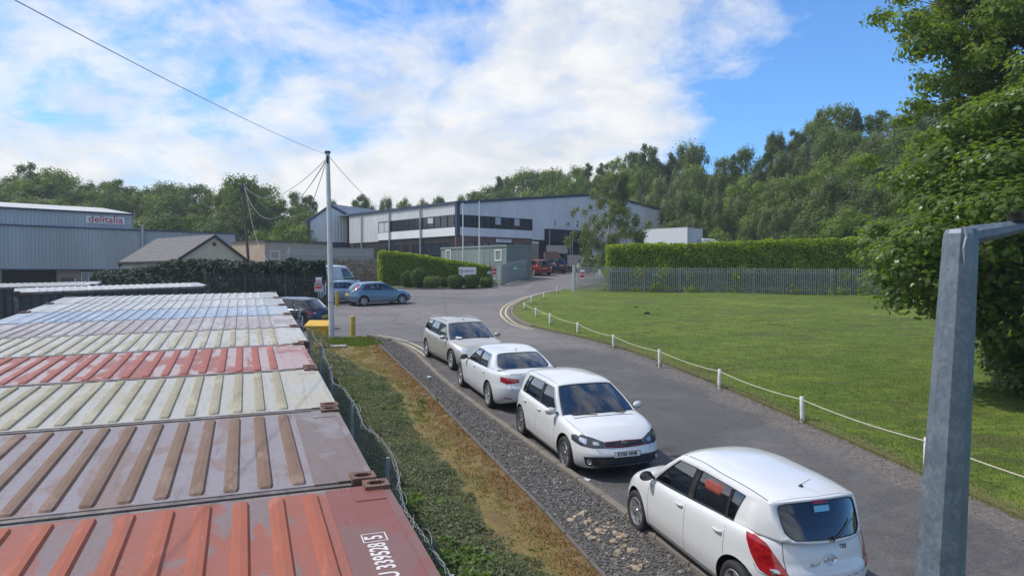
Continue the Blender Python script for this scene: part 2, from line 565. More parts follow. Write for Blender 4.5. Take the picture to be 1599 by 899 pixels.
EARTH, LAWN, ROAD, BED, VERGE = mat_earth(), mat_lawn(), mat_road(), mat_bed(), mat_verge()
KERBM = mat_stone_edge('weathered_kerb', (0.13, 0.112, 0.092), (0.215, 0.185, 0.150))
EDGEM = mat_stone_edge('dark_edging', (0.060, 0.055, 0.050), (0.110, 0.100, 0.090))
CONC = mat_stone_edge('pale_concrete', (0.30, 0.29, 0.27), (0.46, 0.44, 0.41))
LINE = mat_line()

# ---- base sheet: one grid that reaches the horizon
xs = np.unique(np.concatenate([np.linspace(-2200, -200, 9), np.linspace(-200, 200, 101), np.linspace(200, 2200, 9)]))
ys = np.unique(np.concatenate([[-400, -200, -60, -30, 0], np.arange(4, 200, 4.0), [64, 82, 120], np.linspace(200, 400, 21), np.linspace(400, 2500, 10)]))
GX, GY = np.meshgrid(xs, ys)
GZ = gz(GX, GY)
nx_, ny_ = len(xs), len(ys)
idx = np.arange(nx_ * ny_).reshape(ny_, nx_)
F = np.stack([idx[:-1, :-1], idx[:-1, 1:], idx[1:, 1:], idx[1:, :-1]], -1).reshape(-1, 4)
o = link('ground', bigmesh('ground', np.stack([GX, GY, GZ], -1).reshape(-1, 3), F, smooth=True), None, EARTH)
tag(o, 'rough grassy ground running back to the wooded hill', 'ground', kind='structure')

def polydist(px, py, line):
    """Distance of points to a polyline (numpy)."""
    d = np.full(px.shape, 1e9)
    for (x0, y0), (x1, y1) in zip(line[:-1], line[1:]):
        dx, dy = x1 - x0, y1 - y0
        t = np.clip(((px - x0) * dx + (py - y0) * dy) / (dx * dx + dy * dy + 1e-9), 0, 1)
        d = np.minimum(d, np.hypot(px - x0 - t * dx, py - y0 - t * dy))
    return d
def xy(p): return (p[0], p[1])
def smooth_line(pts, n=8):
    """Catmull-Rom through 2-D points."""
    pts = [np.array(xy(p), float) for p in pts]
    pts = [2 * pts[0] - pts[1]] + pts + [2 * pts[-1] - pts[-2]]
    out = []
    for i in range(1, len(pts) - 2):
        a, b_, c, d = pts[i - 1:i + 3]
        for k in range(n):
            t = k / n
            out.append(tuple(0.5 * ((2 * b_) + (-a + c) * t + (2 * a - 5 * b_ + 4 * c - d) * t * t + (-a + 3 * b_ - 3 * c + d) * t ** 3)))
    out.append(tuple(pts[-2]))
    return out
def sheet(name, poly, mat, lift, cell=1.0, attrs=None, skirt=0.0, parent=None, wob=None):
    """A flat-lying sheet with its outline poly, cut into cells, laid lift above the ground."""
    bm = bmesh.new()
    vs_ = [bm.verts.new((x, y, 0)) for x, y in poly]
    f = bm.faces.new(vs_)
    bmesh.ops.triangulate(bm, faces=[f])
    X = [v.co.x for v in bm.verts]; Y = [v.co.y for v in bm.verts]
    cuts = [(Vector((1, 0, 0)), x) for x in np.arange(math.floor(min(X)) + cell, max(X), cell)]
    cuts += [(Vector((0, 1, 0)), y) for y in np.arange(math.floor(min(Y)) + cell, max(Y), cell)]
    cuts += [(Vector((0, 1, 0)), y) for y in (64.0, 82.0)]
    for nrm, c in cuts:
        bmesh.ops.bisect_plane(bm, geom=bm.verts[:] + bm.edges[:] + bm.faces[:], plane_co=nrm * c, plane_no=nrm, dist=1e-5)
    bmesh.ops.recalc_face_normals(bm, faces=bm.faces[:])
    bm.normal_update()
    if sum(f.normal.z for f in bm.faces) < 0:
        bmesh.ops.reverse_faces(bm, faces=bm.faces[:])
    if skirt:
        be = [e for e in bm.edges if e.is_boundary]
        r = bmesh.ops.extrude_edge_only(bm, edges=be)
        for v in [g for g in r['geom'] if isinstance(g, bmesh.types.BMVert)]:
            v.co.z = -skirt
    co = np.array([v.co[:] for v in bm.verts])
    zz = gz(co[:, 0], co[:, 1]) + lift + co[:, 2]
    if wob is not None:
        zz = zz + np.where(co[:, 2] == 0, wob(co[:, 0], co[:, 1]), 0)
    for v, z in zip(bm.verts, zz): v.co.z = z
    me = bpy.data.meshes.new(name); bm.to_mesh(me); bm.free()
    for an, fn in (attrs or {}).items():
        a = me.attributes.new(an, 'FLOAT', 'POINT')
        a.data.foreach_set('value', np.asarray(fn(co[:, 0], co[:, 1]), np.float32))
    return link(name, me, parent, mat)

# ---- outlines, read off the photograph on the sloping ground
def PL(*pts): return [xy(P(*p)) for p in pts]
def extend(a, b, dist):
    a, b = np.array(a), np.array(b); d = (a - b) / np.linalg.norm(a - b)
    return tuple(a + d * dist)
# kerb between parking lane and gravel (near -> far), road side
kerb = PL((1098, 897), (960, 790), (800, 675), (700, 600), (668, 570), (648, 551), (628, 539), (603, 530), (576, 525.5))
kerb = [extend(kerb[0], kerb[1], 9)] + kerb
kerb_s = smooth_line(kerb, 6)
# edging between gravel and verge
edging = PL((928, 893), (850, 806), (740, 692), (660, 607), (615, 564), (583, 531))
edging = [extend(edging[0], edging[1], 9)] + edging
edging_s = smooth_line(edging, 4)
# grass edge on the right of the road
gedge = PL((1597, 812), (1380, 715), (1240, 653), (1100, 593), (1000, 554), (920, 530), (860, 517), (822, 507), (806, 497), (800, 488), (806, 477), (830, 465.5), (860, 457.5), (888, 452.5))
gedge = [extend(gedge[0], gedge[1], 14)] + gedge
gedge_s = smooth_line(gedge, 6)

# ---- road and yard: one continuous sheet
left_far = PL((576, 525.5), (520, 531), (455, 531))
yard = [(-16.5, 31.0), (-17.0, 46.0)] + PL((505, 482))[0:1] + [(-12.6, 66.0)] + PL((600, 450.5), (690, 451.5), (760, 447.5), (800, 441), (838, 431.5))
far = [(-2.0, 84.0), (-6.0, 88), (10, 100), (24, 106), (18.0, 80.0), (9.5, 72.0)]
road_poly = list(kerb_s) + left_far[1:] + yard + far + list(gedge_s[::-1])
def yardness(x, y):
    return np.clip(sstep(26, 34, y + 0.25 * x) * 1.0, 0, 1)
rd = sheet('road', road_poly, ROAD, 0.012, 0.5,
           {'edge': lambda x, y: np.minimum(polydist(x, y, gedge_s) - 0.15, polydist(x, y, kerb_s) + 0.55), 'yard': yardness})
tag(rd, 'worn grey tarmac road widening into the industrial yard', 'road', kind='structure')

# ---- gravel strip
ne = edging_s[-1]
grav_poly = list(kerb_s) + list(edging_s[::-1])
gb = sheet('gravel_strip', grav_poly, BED, 0.05, 0.6)
tag(gb, 'dark strip of gravel between the kerb and the dry verge', 'gravel', kind='structure')

# ---- verge with moss and dry grass
fence_a, fence_b = None, None
FANG = R(19.0)
FDIR = np.array([-math.sin(FANG), math.cos(FANG)])
F0 = np.array([-1.09, 6.9])                                # a point of the chain-link fence line
fence_near = tuple(F0 - FDIR * 8.0); fence_far = tuple(F0 + FDIR * 22.0)
verge_end = PL((583, 531), (560, 527), (520, 533), (500, 531))
verge_poly = list(edging_s) + verge_end[1:] + [fence_far, fence_near]
vg = sheet('verge', verge_poly, VERGE, 0.08, 0.6, {'edge': lambda x, y: polydist(x, y, edging_s)}, skirt=0.08)
tag(vg, 'dry mossy verge with yellowed grass beside the containers', 'verge', kind='structure')

# ---- lawn
lawn_poly = list(gedge_s) + [(9.0, 64.5), (34.0, 58.0), (60.0, 45.0), (60.0, -6.0)]
def lumps(x, y):
    return 0.05 * np.sin(x * 0.55 + 1.3 * np.sin(y * 0.31)) * np.sin(y * 0.47 + 0.6) * np.clip(polydist(x, y, gedge_s) / 3, 0, 1)
lw = sheet('lawn', lawn_poly, LAWN, 0.07, 0.8, {'edge': lambda x, y: polydist(x, y, gedge_s)}, skirt=0.10, wob=lumps)
tag(lw, 'mown green lawn sloping up to the palisade fence', 'lawn', kind='structure')

# ---- kerbs and edging: individual stones laid along the lines
def resample(line, step):
    line = np.array(line); seg = np.hypot(*np.diff(line, axis=0).T); s = np.concatenate([[0], np.cumsum(seg)])
    t = np.arange(0, s[-1], step)
    return np.stack([np.interp(t, s, line[:, 0]), np.interp(t, s, line[:, 1])], -1)
def stones_along(root_name, label, piece, line, step, w, h, z_lift, mat, rng, gap=0.012):
    root = empty(root_name, label, 'kerb'); root['kind'] = 'structure'
    pts = resample(line, step)
    for i in range(len(pts) - 1):
        a, b_ = pts[i], pts[i + 1]
        if max(a[1], b_[1]) < 2.0: continue
        c = (a + b_) / 2; L = np.linalg.norm(b_ - a) - gap
        ang = math.atan2(*(b_ - a)[::-1])
        bm = bmesh.new()
        bmesh.ops.create_cube(bm, size=1.0)
        bmesh.ops.scale(bm, vec=(L, w, h), verts=bm.verts)
        bmesh.ops.bevel(bm, geom=bm.edges[:], offset=0.014, segments=1, affect='EDGES')
        me = bpy.data.meshes.new(piece); bm.to_mesh(me); bm.free()
        q = link(piece, me, root, mat)
        m = frame(c[0], c[1], ang + rng.uniform(-.006, .006))
        m.translation = m.translation + Vector((0, 0, z_lift - h / 2 + rng.uniform(-.006, .006)))
        q.matrix_local = m
    return root
rng = random.Random(3)
def offset_line(line, d):
    line = np.array(line); t = np.gradient(line, axis=0); t /= np.linalg.norm(t, axis=1)[:, None] + 1e-9
    return line + np.stack([-t[:, 1], t[:, 0]], -1) * d
stones_along('kerb', 'weathered stone kerb between the gravel strip and the parked cars', 'kerb_stone', offset_line(kerb_s, 0.06), 0.915, 0.125, 0.26, 0.115, KERBM, rng)
stones_along('edging_kerb', 'low dark concrete edging between gravel and mossy verge', 'edging_stone', offset_line(edging_s, 0.0), 0.915, 0.055, 0.24, 0.125, EDGEM, rng)

# ---- double yellow lines
def stripe(line, off, w, name, parent):
    a = offset_line(line, off - w / 2); b_ = offset_line(line, off + w / 2)
    mb = MB()
    for i in range(len(a) - 1):
        q = [a[i], a[i + 1], b_[i + 1], b_[i]]
        mb.add([(x, y, gzf(x, y) + 0.017) for x, y in q], [(0, 1, 2, 3)])
    ob = mb.build(name, LINE, parent)
    return ob
root = empty('road_markings', 'pale double yellow lines curving round the lawn corner and kerb end', 'road markings'); root['kind'] = 'structure'
gl = gedge_s[44:]
for k in (0.40, 0.68): stripe(gl, k, 0.095, 'yellow_line', root)
kl = kerb_s[34:]
for k in (-0.22, -0.50): stripe(kl, k, 0.08, 'yellow_line', root)

# ---- low kerb round the lawn corner
stones_along('lawn_kerb', 'low stone kerb curving round the lawn corner beside the yellow lines', 'kerb_stone', offset_line(gedge_s[46:], 0.03), 0.915, 0.12, 0.22, 0.10, KERBM, rng)
# planting bed and its kerb in front of the left hedge
bed_line = smooth_line(PL((588, 449.8), (640, 451.6), (690, 451.8), (735, 450.2), (778, 446.8)), 6)
bd = sheet('planting_bed', bed_line + [(-1.6, 70.0), (-13.2, 70.0)], EARTH, 0.06, 1.0, skirt=0.06)
tag(bd, 'strip of planted ground in front of the clipped laurel hedge', 'bed', kind='structure')
stones_along('bed_kerb', 'low grey kerb along the planted strip below the white sign board', 'kerb_stone', bed_line, 0.915, 0.12, 0.2, 0.10, EDGEM, rng)
# concrete service cover in the verge
c = P(724 / 1.0 - 196, 545)
sl = MB().box((0, 0, 0.03), (0.62, 0.42, 0.08)).build('service_cover', CONC, bevel=0.01)
sl.matrix_world = frame(c.x, c.y, R(8), gzf(c.x, c.y) + 0.08)
tag(sl, 'pale concrete cover slab set in the verge near the grey pole', 'cover slab')
# molehills on the lawn
HEAP = plain('dark_soil', (0.035, 0.026, 0.018), 0.95, var=0.4, scale=20, bump=0.8)
for k, (px, py, rr) in enumerate([(994, 482, 0.15), (1010, 490.5, 0.19)]):
    c = P(px, py); rg = random.Random(px)
    prof = [(rr * math.cos(t) * 1.0, 0.45 * rr * math.sin(t)) for t in np.linspace(-0.3, PI / 2 - .03, 6)]
    mb = MB().lathe(prof, 14)
    mb.v = [(x * rg.uniform(.8, 1.2), y * rg.uniform(.8, 1.2), z * rg.uniform(.75, 1.25)) for x, y, z in mb.v]
    h_ = mb.build('molehill', HEAP, smooth=True)
    h_.matrix_world = frame(c.x, c.y, 0, gzf(c.x, c.y) + 0.06)
    tag(h_, ['smaller dark molehill on the lawn, farther from the road', 'larger dark molehill on the lawn, nearer of the two'][k], 'molehill', 'molehills on the lawn')
# ================================================================== SHIPPING CONTAINERS
CH, CL, CW = 2.59, 6.06, 2.485
def on_top_plane(px, py):
    """Point of the plane of container tops (parallel to the slope) at this spot."""
    d = ray(px, py)
    t = (CH - CAMH) / (d.z - SLOPE * d.y)
    return Vector((d.x * t, d.y * t, 0))
AC = R(19.8)
ROWD = np.array([math.cos(AC), math.sin(AC)]); DEPD = np.array([-math.sin(AC), math.cos(AC)])
N0 = float(np.dot(xy(on_top_plane(600, 738)), DEPD))

def worn_paint(name, paint, pale, amount=0.5, scale=1.6, rough=0.42, dirt=(0.10, 0.085, 0.06), dirt_amt=0.35, stretch=(1, .35, 1)):
    """Old paint flaked to a paler undercoat, with grime."""
    m, nt, b = newmat(name); p = nt.obj(); rnd = nt.objrand()
    off = nt.n('ShaderNodeVectorMath', operation='ADD'); nt.put(off.inputs[0], p)
    cmb = nt.n('ShaderNodeCombineXYZ'); nt.put(cmb.inputs[0], nt.math('MULTIPLY', rnd, 40)); nt.put(cmb.inputs[1], nt.math('MULTIPLY', rnd, 17))
    nt.t.links.new(cmb.outputs[0], off.inputs[1]); q = off.outputs[0]
    n1 = nt.noise(scale, nt.mapping(q, scale=stretch), 7, 0.62, 0.6)
    n2 = nt.noise(14, q, 6, 0.7); n3 = nt.noise(4.0, nt.mapping(q, scale=(1, .5, 1)), 8, 0.7, 0.3)
    lo = 0.5 + (0.5 - amount) * 0.5
    c = nt.mix(nt.step(n1, lo - 0.025, lo + 0.03), paint, pale)
    c = nt.mix(nt.math('MULTIPLY', nt.step(n3, 0.5, 0.75), dirt_amt), c, dirt)
    c = nt.mix(nt.math('MULTIPLY', nt.step(n2, 0.55, 0.8), 0.45), c, tuple(x * 0.55 for x in dirt))
    # scratches and pale specks
    sc_ = nt.noise(9, nt.mapping(q, scale=(6, .4, 1), rot=(0, 0, .3)), 3, 0.5)
    c = nt.mix(nt.math('MULTIPLY', nt.step(sc_, 0.70, 0.76), 0.35), c, (0.55, 0.52, 0.5))
    # fine grit and mossy grain, and streaks of dried run-off along the pressing
    gr = nt.noise(60, q, 4, 0.75); st_ = nt.noise(3.2, nt.mapping(q, scale=(7, .45, 1)), 7, 0.65, 0.2)
    c = nt.mix(nt.math('MULTIPLY', nt.step(gr, 0.50, 0.72), 0.42), c, tuple(x * .5 for x in dirt))
    c = nt.mix(nt.math('MULTIPLY', nt.step(st_, 0.52, 0.74), 0.55), c, tuple(x * .9 for x in dirt))
    nt.put(b.inputs['Base Color'], c)
    nt.put(b.inputs['Roughness'], nt.ramp(n3, [(0.3, rough - 0.08), (0.75, rough + 0.25)]))
    hb = nt.math('ADD', nt.math('MULTIPLY', n1, 0.6), nt.math('ADD', nt.math('MULTIPLY', n2, 0.35), nt.math('MULTIPLY', nt.noise(1.1, q, 3), 2.2)))
    nt.put(b.inputs['Normal'], nt.bump(hb, 0.30, 0.03))
    return m
SHADEDSIDE = plain('container_side_shaded', (0.06, 0.065, 0.075), 0.6, var=0.3)  # shade on the camera-facing side, put into the paint colour
FRAMEM = worn_paint('grimy_shaded_frame_paint', (0.14, 0.115, 0.105), (0.20, 0.17, 0.16), 0.5, 3, 0.6, (0.05, 0.04, 0.035), 0.4)  # base darkened as the shadow line between rows, with grime over it
RUSTY = worn_paint('rusted_casting', (0.115, 0.060, 0.045), (0.16, 0.085, 0.06), 0.5, 6, 0.75, (0.05, 0.035, 0.03), 0.4)
# (rib paint, pan paint, pan undercoat, header paint a, header paint b, share of undercoat)
SCHEME = [
    ((0.304, 0.079, 0.040), (0.273, 0.079, 0.048), (0.180, 0.132, 0.132), (0.198, 0.058, 0.046), (0.172, 0.081, 0.072), 0.54, 'red oxide'),
    ((0.163, 0.095, 0.063), (0.207, 0.145, 0.132), (0.233, 0.204, 0.220), (0.163, 0.119, 0.107), (0.207, 0.180, 0.180), 0.60, 'brownish grey'),
    ((0.285, 0.258, 0.178), (0.352, 0.330, 0.255), (0.378, 0.370, 0.339), (0.387, 0.361, 0.295), (0.378, 0.370, 0.339), 0.60, 'mossy cream'),
    ((0.295, 0.086, 0.065), (0.273, 0.092, 0.075), (0.370, 0.304, 0.299), (0.282, 0.099, 0.092), (0.370, 0.273, 0.264), 0.50, 'faded red'),
    ((0.330, 0.300, 0.225), (0.361, 0.339, 0.286), (0.414, 0.409, 0.387), (0.387, 0.365, 0.317), (0.431, 0.422, 0.405), 0.58, 'dirty white'),
    ((0.317, 0.290, 0.277), (0.290, 0.255, 0.255), (0.387, 0.378, 0.383), (0.405, 0.378, 0.378), (0.290, 0.246, 0.246), 0.50, 'blotched pale grey'),
    ((0.308, 0.361, 0.422), (0.220, 0.304, 0.422), (0.326, 0.378, 0.440), (0.326, 0.370, 0.431), (0.396, 0.414, 0.440), 0.50, 'pale blue'),
    ((0.405, 0.418, 0.422), (0.361, 0.378, 0.400), (0.440, 0.444, 0.444), (0.431, 0.440, 0.440), (0.334, 0.348, 0.361), 0.50, 'off white'),
    ((0.422, 0.427, 0.418), (0.387, 0.392, 0.392), (0.449, 0.449, 0.440), (0.431, 0.431, 0.418), (0.334, 0.334, 0.334), 0.50, 'whitewashed'),
]
RIBM, PANM, HEADM = [], [], []
for k, (rb, pa, pb, ha, hb, am, nm) in enumerate(SCHEME):
    pale_r = tuple(min(1, c * 1.15 + .03) for c in rb)
    dd = (0.14, 0.12, 0.065) if k in (2, 4) else ((0.10, 0.075, 0.05) if k == 1 else (0.16, 0.10, 0.085))
    RIBM.append(worn_paint(nm.replace(' ', '_') + '_rib_paint', rb, pale_r, 0.35, 2.2, 0.68, dd, 0.55 if k in (1, 2, 4) else 0.28))
    PANM.append(worn_paint(nm.replace(' ', '_') + '_roof_paint', pa, pb, am, 1.5, 0.48, dd, 0.2))
    HEADM.append(worn_paint(nm.replace(' ', '_') + '_header_paint', ha, hb, 0.5, 1.1, 0.44, dd, 0.2, stretch=(.6, .6, 1)))

# -- shared meshes
def casting_mesh():
    bm = bmesh.new()
    bmesh.ops.create_cube(bm, size=1.0)
    bmesh.ops.scale(bm, vec=(0.18, 0.165, 0.12), verts=bm.verts)
    top = [f for f in bm.faces if f.normal.z > .9][0]
    bmesh.ops.inset_region(bm, faces=[top], thickness=0.036)
    top = [f for f in bm.faces if f.normal.z > .9 and abs(f.calc_center_median().x) < .01 and abs(f.calc_center_median().y) < .01][0]
    for v in top.verts: v.co.y *= 0.72
    r = bmesh.ops.bevel(bm, geom=[v for v in top.verts], offset=0.022, segments=3, affect='VERTICES')
    top = max((f for f in bm.faces if f.normal.z > .9 and abs(f.calc_center_median().x) < .02 and abs(f.calc_center_median().y) < .02), key=lambda f: -abs(f.calc_center_median().x) - abs(f.calc_center_median().y))
    ex = bmesh.ops.extrude_face_region(bm, geom=[top])
    for v in [g for g in ex['geom'] if isinstance(g, bmesh.types.BMVert)]: v.co.z -= 0.075
    bmesh.ops.delete(bm, geom=[top], context='FACES_ONLY')
    me = bpy.data.meshes.new('corner_casting'); bm.to_mesh(me); bm.free()
    return me
CAST = casting_mesh()
def rib_mesh(L, w, h, name='roof_rib'):
    """Pressed rib: flat top, sloping flanks, rounded-off ends."""
    hw = w / 2; tw = hw - 0.020
    prof = [(-L / 2, 0.62, 0.0), (-L / 2 + 0.018, 0.85, 0.75), (-L / 2 + 0.06, 1, 1), (0, 1, 1), (L / 2 - 0.06, 1, 1), (L / 2 - 0.018, 0.85, 0.75), (L / 2, 0.62, 0.0)]
    vs_, fs = [], []
    for y, kw, kh in prof:
        vs_ += [(-hw * kw, y, -0.004), (-tw * kw, y, h * kh), (0, y, h * kh + 0.003 * kh), (tw * kw, y, h * kh), (hw * kw, y, -0.004)]
    for i in range(len(prof) - 1):
        for j in range(4):
            a = i * 5 + j
            fs.append((a, a + 1, a + 6, a + 5)[::-1])
    fs.append((0, 1, 2, 3, 4)); fs.append(tuple((len(prof) - 1) * 5 + j for j in range(5))[::-1])
    me = bpy.data.meshes.new(name); me.from_pydata(vs_, [], fs); me.update()
    return me
def wall_sheet(mb, p0, p1, z0, z1, outward, n, depth=0.036):
    """Corrugated sheet from p0 to p1."""
    p0, p1, out = Vector(p0), Vector(p1), Vector(outward)
    d = (p1 - p0); L = d.length; d = d / L
    pr = []
    st = L / n
    for i in range(n):
        b_ = i * st
        pr += [(b_, 0), (b_ + st * .25, 0), (b_ + st * .5, -depth), (b_ + st * .75, -depth)]
    pr.append((L, 0))
    base = len(mb.v)
    vs_ = []
    for s_, o_ in pr:
        q = p0 + d * s_ + out * o_
        vs_ += [(q.x, q.y, z0), (q.x, q.y, z1)]
    fs = [(2 * i, 2 * i + 2, 2 * i + 3, 2 * i + 1) for i in range(len(pr) - 1)]
    mb.add(vs_, fs)

def container(label, mw, k, group, nribs=22, pitch=0.230, detail=True, sidemat=None):
    """Local frame: x from the right end (0) towards the left (-CL), y across the width (0..CW), z up."""
    root = empty('shipping_container', label, 'shipping container', group=group, mw=mw)
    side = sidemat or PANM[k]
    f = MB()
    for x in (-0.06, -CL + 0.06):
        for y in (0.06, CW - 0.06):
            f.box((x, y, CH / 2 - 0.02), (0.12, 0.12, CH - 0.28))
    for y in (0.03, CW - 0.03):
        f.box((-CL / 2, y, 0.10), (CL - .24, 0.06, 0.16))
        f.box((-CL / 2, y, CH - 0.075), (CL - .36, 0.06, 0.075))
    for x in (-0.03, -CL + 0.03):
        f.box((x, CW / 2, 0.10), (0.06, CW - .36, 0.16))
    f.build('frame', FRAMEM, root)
    for x in (-0.03, -CL + 0.03): MB().box((x, CW / 2, CH - 0.066), (0.06, CW - .36, 0.09)).build('end_rail', HEADM[k], root)
    w_ = MB()
    wall_sheet(w_, (-CL + .1, 0.05, 0), (-0.1, 0.05, 0), .16, CH - .07, (0, -1, 0), 22)
    wall_sheet(w_, (-0.1, CW - .05, 0), (-CL + .1, CW - .05, 0), .16, CH - .07, (0, 1, 0), 22)
    w_.build('side_wall', side, root)
    e_ = MB()
    wall_sheet(e_, (-0.05, 0.1, 0), (-0.05, CW - .1, 0), .16, CH - .09, (1, 0, 0), 9)
    e_.build('end_wall', side, root)
    d_ = MB()
    for a, b_ in ((0.13, CW / 2 - .005), (CW / 2 + .005, CW - .13)):
        d_.bbox((-CL + .02, a, .17), (-CL + .07, b_, CH - .11))
    for y in (0.42, 0.9, 1.54, 2.02):
        d_.tube([(-CL, y, .2), (-CL, y, CH - .14)], 0.018, 6)
    d_.build('end_doors', side, root)
    # roof: flat pan plus raised header plates at both ends
    hx = 0.44
    pn = MB().bbox((-CL + 0.3, 0.06, CH - 0.055), (-hx + 0.02, CW - 0.06, CH - 0.030)).build('roof_panel', PANM[k], root)
    hd = MB().bbox((-hx, 0.055, CH - 0.06), (-0.05, CW - 0.055, CH - 0.024))
    hd.bbox((-0.27, 0.055, CH - 0.05), (-0.05, 0.36, CH - 0.019)); hd.bbox((-0.27, CW - 0.36, CH - 0.05), (-0.05, CW - 0.055, CH - 0.019))
    hd.build('header_plate', HEADM[k], root)
    MB().bbox((-CL + 0.05, 0.055, CH - 0.06), (-CL + 0.32, CW - 0.055, CH - 0.024)).build('header_plate', HEADM[k], root)
    rm = rib_mesh(CW - 0.20, 0.118, 0.022)
    rm.materials.append(RIBM[k])
    rr = random.Random(k * 7 + 1)
    for i in range(nribs):
        q = link('roof_rib', rm, root)
        q.location = (-hx - 0.11 - i * pitch, CW / 2 + rr.uniform(-.008, .008), CH - 0.0315)
        q.rotation_euler = (0, 0, rr.uniform(-.004, .004))
    if not CAST.materials: CAST.materials.append(RUSTY)
    for x in (-0.085, -CL + 0.085):
        for y in (0.08, CW - 0.08):
            for z in ((CH - 0.055),) + ((0.06,) if not detail else ()):
                q = link('corner_casting', CAST, root); q.location = (x, y, z + 0.0)
    return root

def cframe(pt, ang, z=None):
    """Origin at pt (x, y on the ground), y axis along the depth direction."""
    return frame(pt[0], pt[1], ang, z)
# right-hand end of each row, read near its nearer corner
ENDS = [None, (577, 711), (532, 627.5), (496, 566), (483.5, 528.5), (468, 505), (456.5, 487), (446, 471.5), (439, 464.5)]
LABELS = [
    'red oxide shipping container nearest the camera, white number on its end',
    'brownish grey shipping container right behind the red oxide numbered one',
    'mossy cream shipping container between the brownish grey and the faded red one',
    'faded red shipping container with white worn patches, fourth row back',
    'dirty white shipping container with yellowed ribs behind the faded red one',
    'blotched pale grey shipping container in front of the pale blue one',
    'pale blue roofed shipping container, the only blue one of the block',
    'off white shipping container just behind the pale blue roofed one',
    'whitewashed shipping container at the far end of the block by the hedge']
PITCHN = 2.53
for k in range(9):
    n_ = N0 + (k - 1) * PITCHN + 0.03
    if ENDS[k] is None:
        u = float(np.dot(xy(on_top_plane(600, 738)), ROWD)) + 0.03
    else:
        u = float(np.dot(xy(on_top_plane(*ENDS[k])), ROWD))
    pt = ROWD * u + DEPD * n_
    c = container(LABELS[k], cframe(pt, AC), k, 'containers standing side by side in the near block')
    if k == 0: C0 = c
    if k == 1: C1 = c
# painted number on the near end, reading away from the camera
WHITEP = worn_paint('flaking_white_lettering', (0.62, 0.60, 0.58), (0.62, 0.60, 0.58), 0.5, 3, 0.6, (0.36, 0.16, 0.13), 0.25)
lm = C0.matrix_world.inverted()
q1 = lm @ (Vector((*on_top_plane(584, 830)[:2], 0)) + Vector((0, 0, CH)))
num = text_obj('container_number', 'CCLU 339528', 0.15, WHITEP, C0, basis(Vector((q1.x, q1.y - 0.11, CH - 0.0225)), (0, 1, 0), (-1, 0, 0)), align='RIGHT', depth=0.001, bold=0.003, xscale=0.82)
chk = text_obj('check_digit', '5', 0.15, WHITEP, C0, basis(Vector((q1.x, q1.y - 0.025, CH - 0.0225)), (0, 1, 0), (-1, 0, 0)), depth=0.001, bold=0.003, xscale=0.82)
bx = MB()
for a, b_ in (((-.07, -.062), (.07, -.062)), ((-.07, .062), (.07, .062)), ((-.07, -.062), (-.07, .062)), ((.07, -.062), (.07, .062))):
    bx.bar((q1.x + a[0], q1.y - 0.025 + a[1], CH - .0225), (q1.x + b_[0], q1.y - 0.025 + b_[1], CH - .0225), 0.007, 0.002)
bx.build('check_digit_box', WHITEP, C0)

# the farther pair of containers, standing askew behind the block
pa = on_top_plane(330, 445)
A2 = R(33)
container('long grey container standing askew behind the block, shaded side painted dark towards the camera',
          cframe((pa.x, pa.y), A2), 7, 'askew containers behind the block', sidemat=SHADEDSIDE)
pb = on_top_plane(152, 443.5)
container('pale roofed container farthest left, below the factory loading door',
          cframe((pb.x, pb.y), R(24)), 8, 'askew containers behind the block', sidemat=SHADEDSIDE)
# ================================================================== VEHICLES
def paint(name, col, metallic=0.0, rough=0.32, dirt=(0.25, 0.23, 0.20)):
    m, nt, b = newmat(name); p = nt.obj()
    n1 = nt.noise(1.3, p, 5, 0.6); n2 = nt.noise(9, p, 5, 0.7)
    sepz = nt.n('ShaderNodeSeparateXYZ'); nt.put(sepz.inputs[0], p)
    low = nt.step(nt.math('ADD', sepz.outputs['Z'], nt.math('MULTIPLY', nt.math('SUBTRACT', n2, 0.5), 0.25)), 0.55, 0.20)
    c = nt.mix(nt.math('MULTIPLY', low, 0.35), col, dirt)
    c = nt.mix(nt.math('MULTIPLY', nt.step(n1, 0.45, 0.75), 0.06), c, dirt)
    nt.put(b.inputs['Base Color'], c)
    b.inputs['Metallic'].default_value = metallic
    nt.put(b.inputs['Roughness'], nt.math('ADD', nt.math('MULTIPLY', n1, 0.12), rough - 0.06))
    b.inputs['Coat Weight'].default_value = 0.8
    b.inputs['Coat Roughness'].default_value = 0.05
    return m
WHITE = paint('white_car_paint', (0.64, 0.645, 0.65))
WHITE2 = paint('cool_white_car_paint', (0.60, 0.625, 0.65))
SILVER = paint('champagne_silver_paint', (0.46, 0.445, 0.41), 0.4, 0.36)
BLUE = paint('metallic_blue_paint', (0.14, 0.235, 0.345), 0.5, 0.32)
PALEBLUE = paint('pale_blue_grey_paint', (0.42, 0.52, 0.62), 0.5, 0.32)
NAVY = paint('dark_navy_paint', (0.020, 0.025, 0.045), 0.2, 0.28)
REDP = paint('dark_red_paint', (0.24, 0.018, 0.022), 0.2, 0.30)
def glassmat(name, tint, mixf):
    m, nt, b = newmat(name)
    t = nt.t; t.nodes.remove(b)
    tr = nt.n('ShaderNodeBsdfTransparent'); tr.inputs[0].default_value = (*tint, 1)
    gl = nt.n('ShaderNodeBsdfGlossy'); gl.inputs['Roughness'].default_value = 0.015; gl.inputs[0].default_value = (0.95, 0.97, 1, 1)
    fr = nt.n('ShaderNodeFresnel'); fr.inputs[0].default_value = 1.5
    mx = nt.n('ShaderNodeMixShader')
    nt.put(mx.inputs[0], nt.math('MULTIPLY', fr.outputs[0], mixf, clamp=True))
    t.links.new(tr.outputs[0], mx.inputs[1]); t.links.new(gl.outputs[0], mx.inputs[2])
    t.links.new(mx.outputs[0], t.nodes['Material Output'].inputs[0])
    return m
GLASS = glassmat('car_window_glass', (0.46, 0.53, 0.53), 2.8)
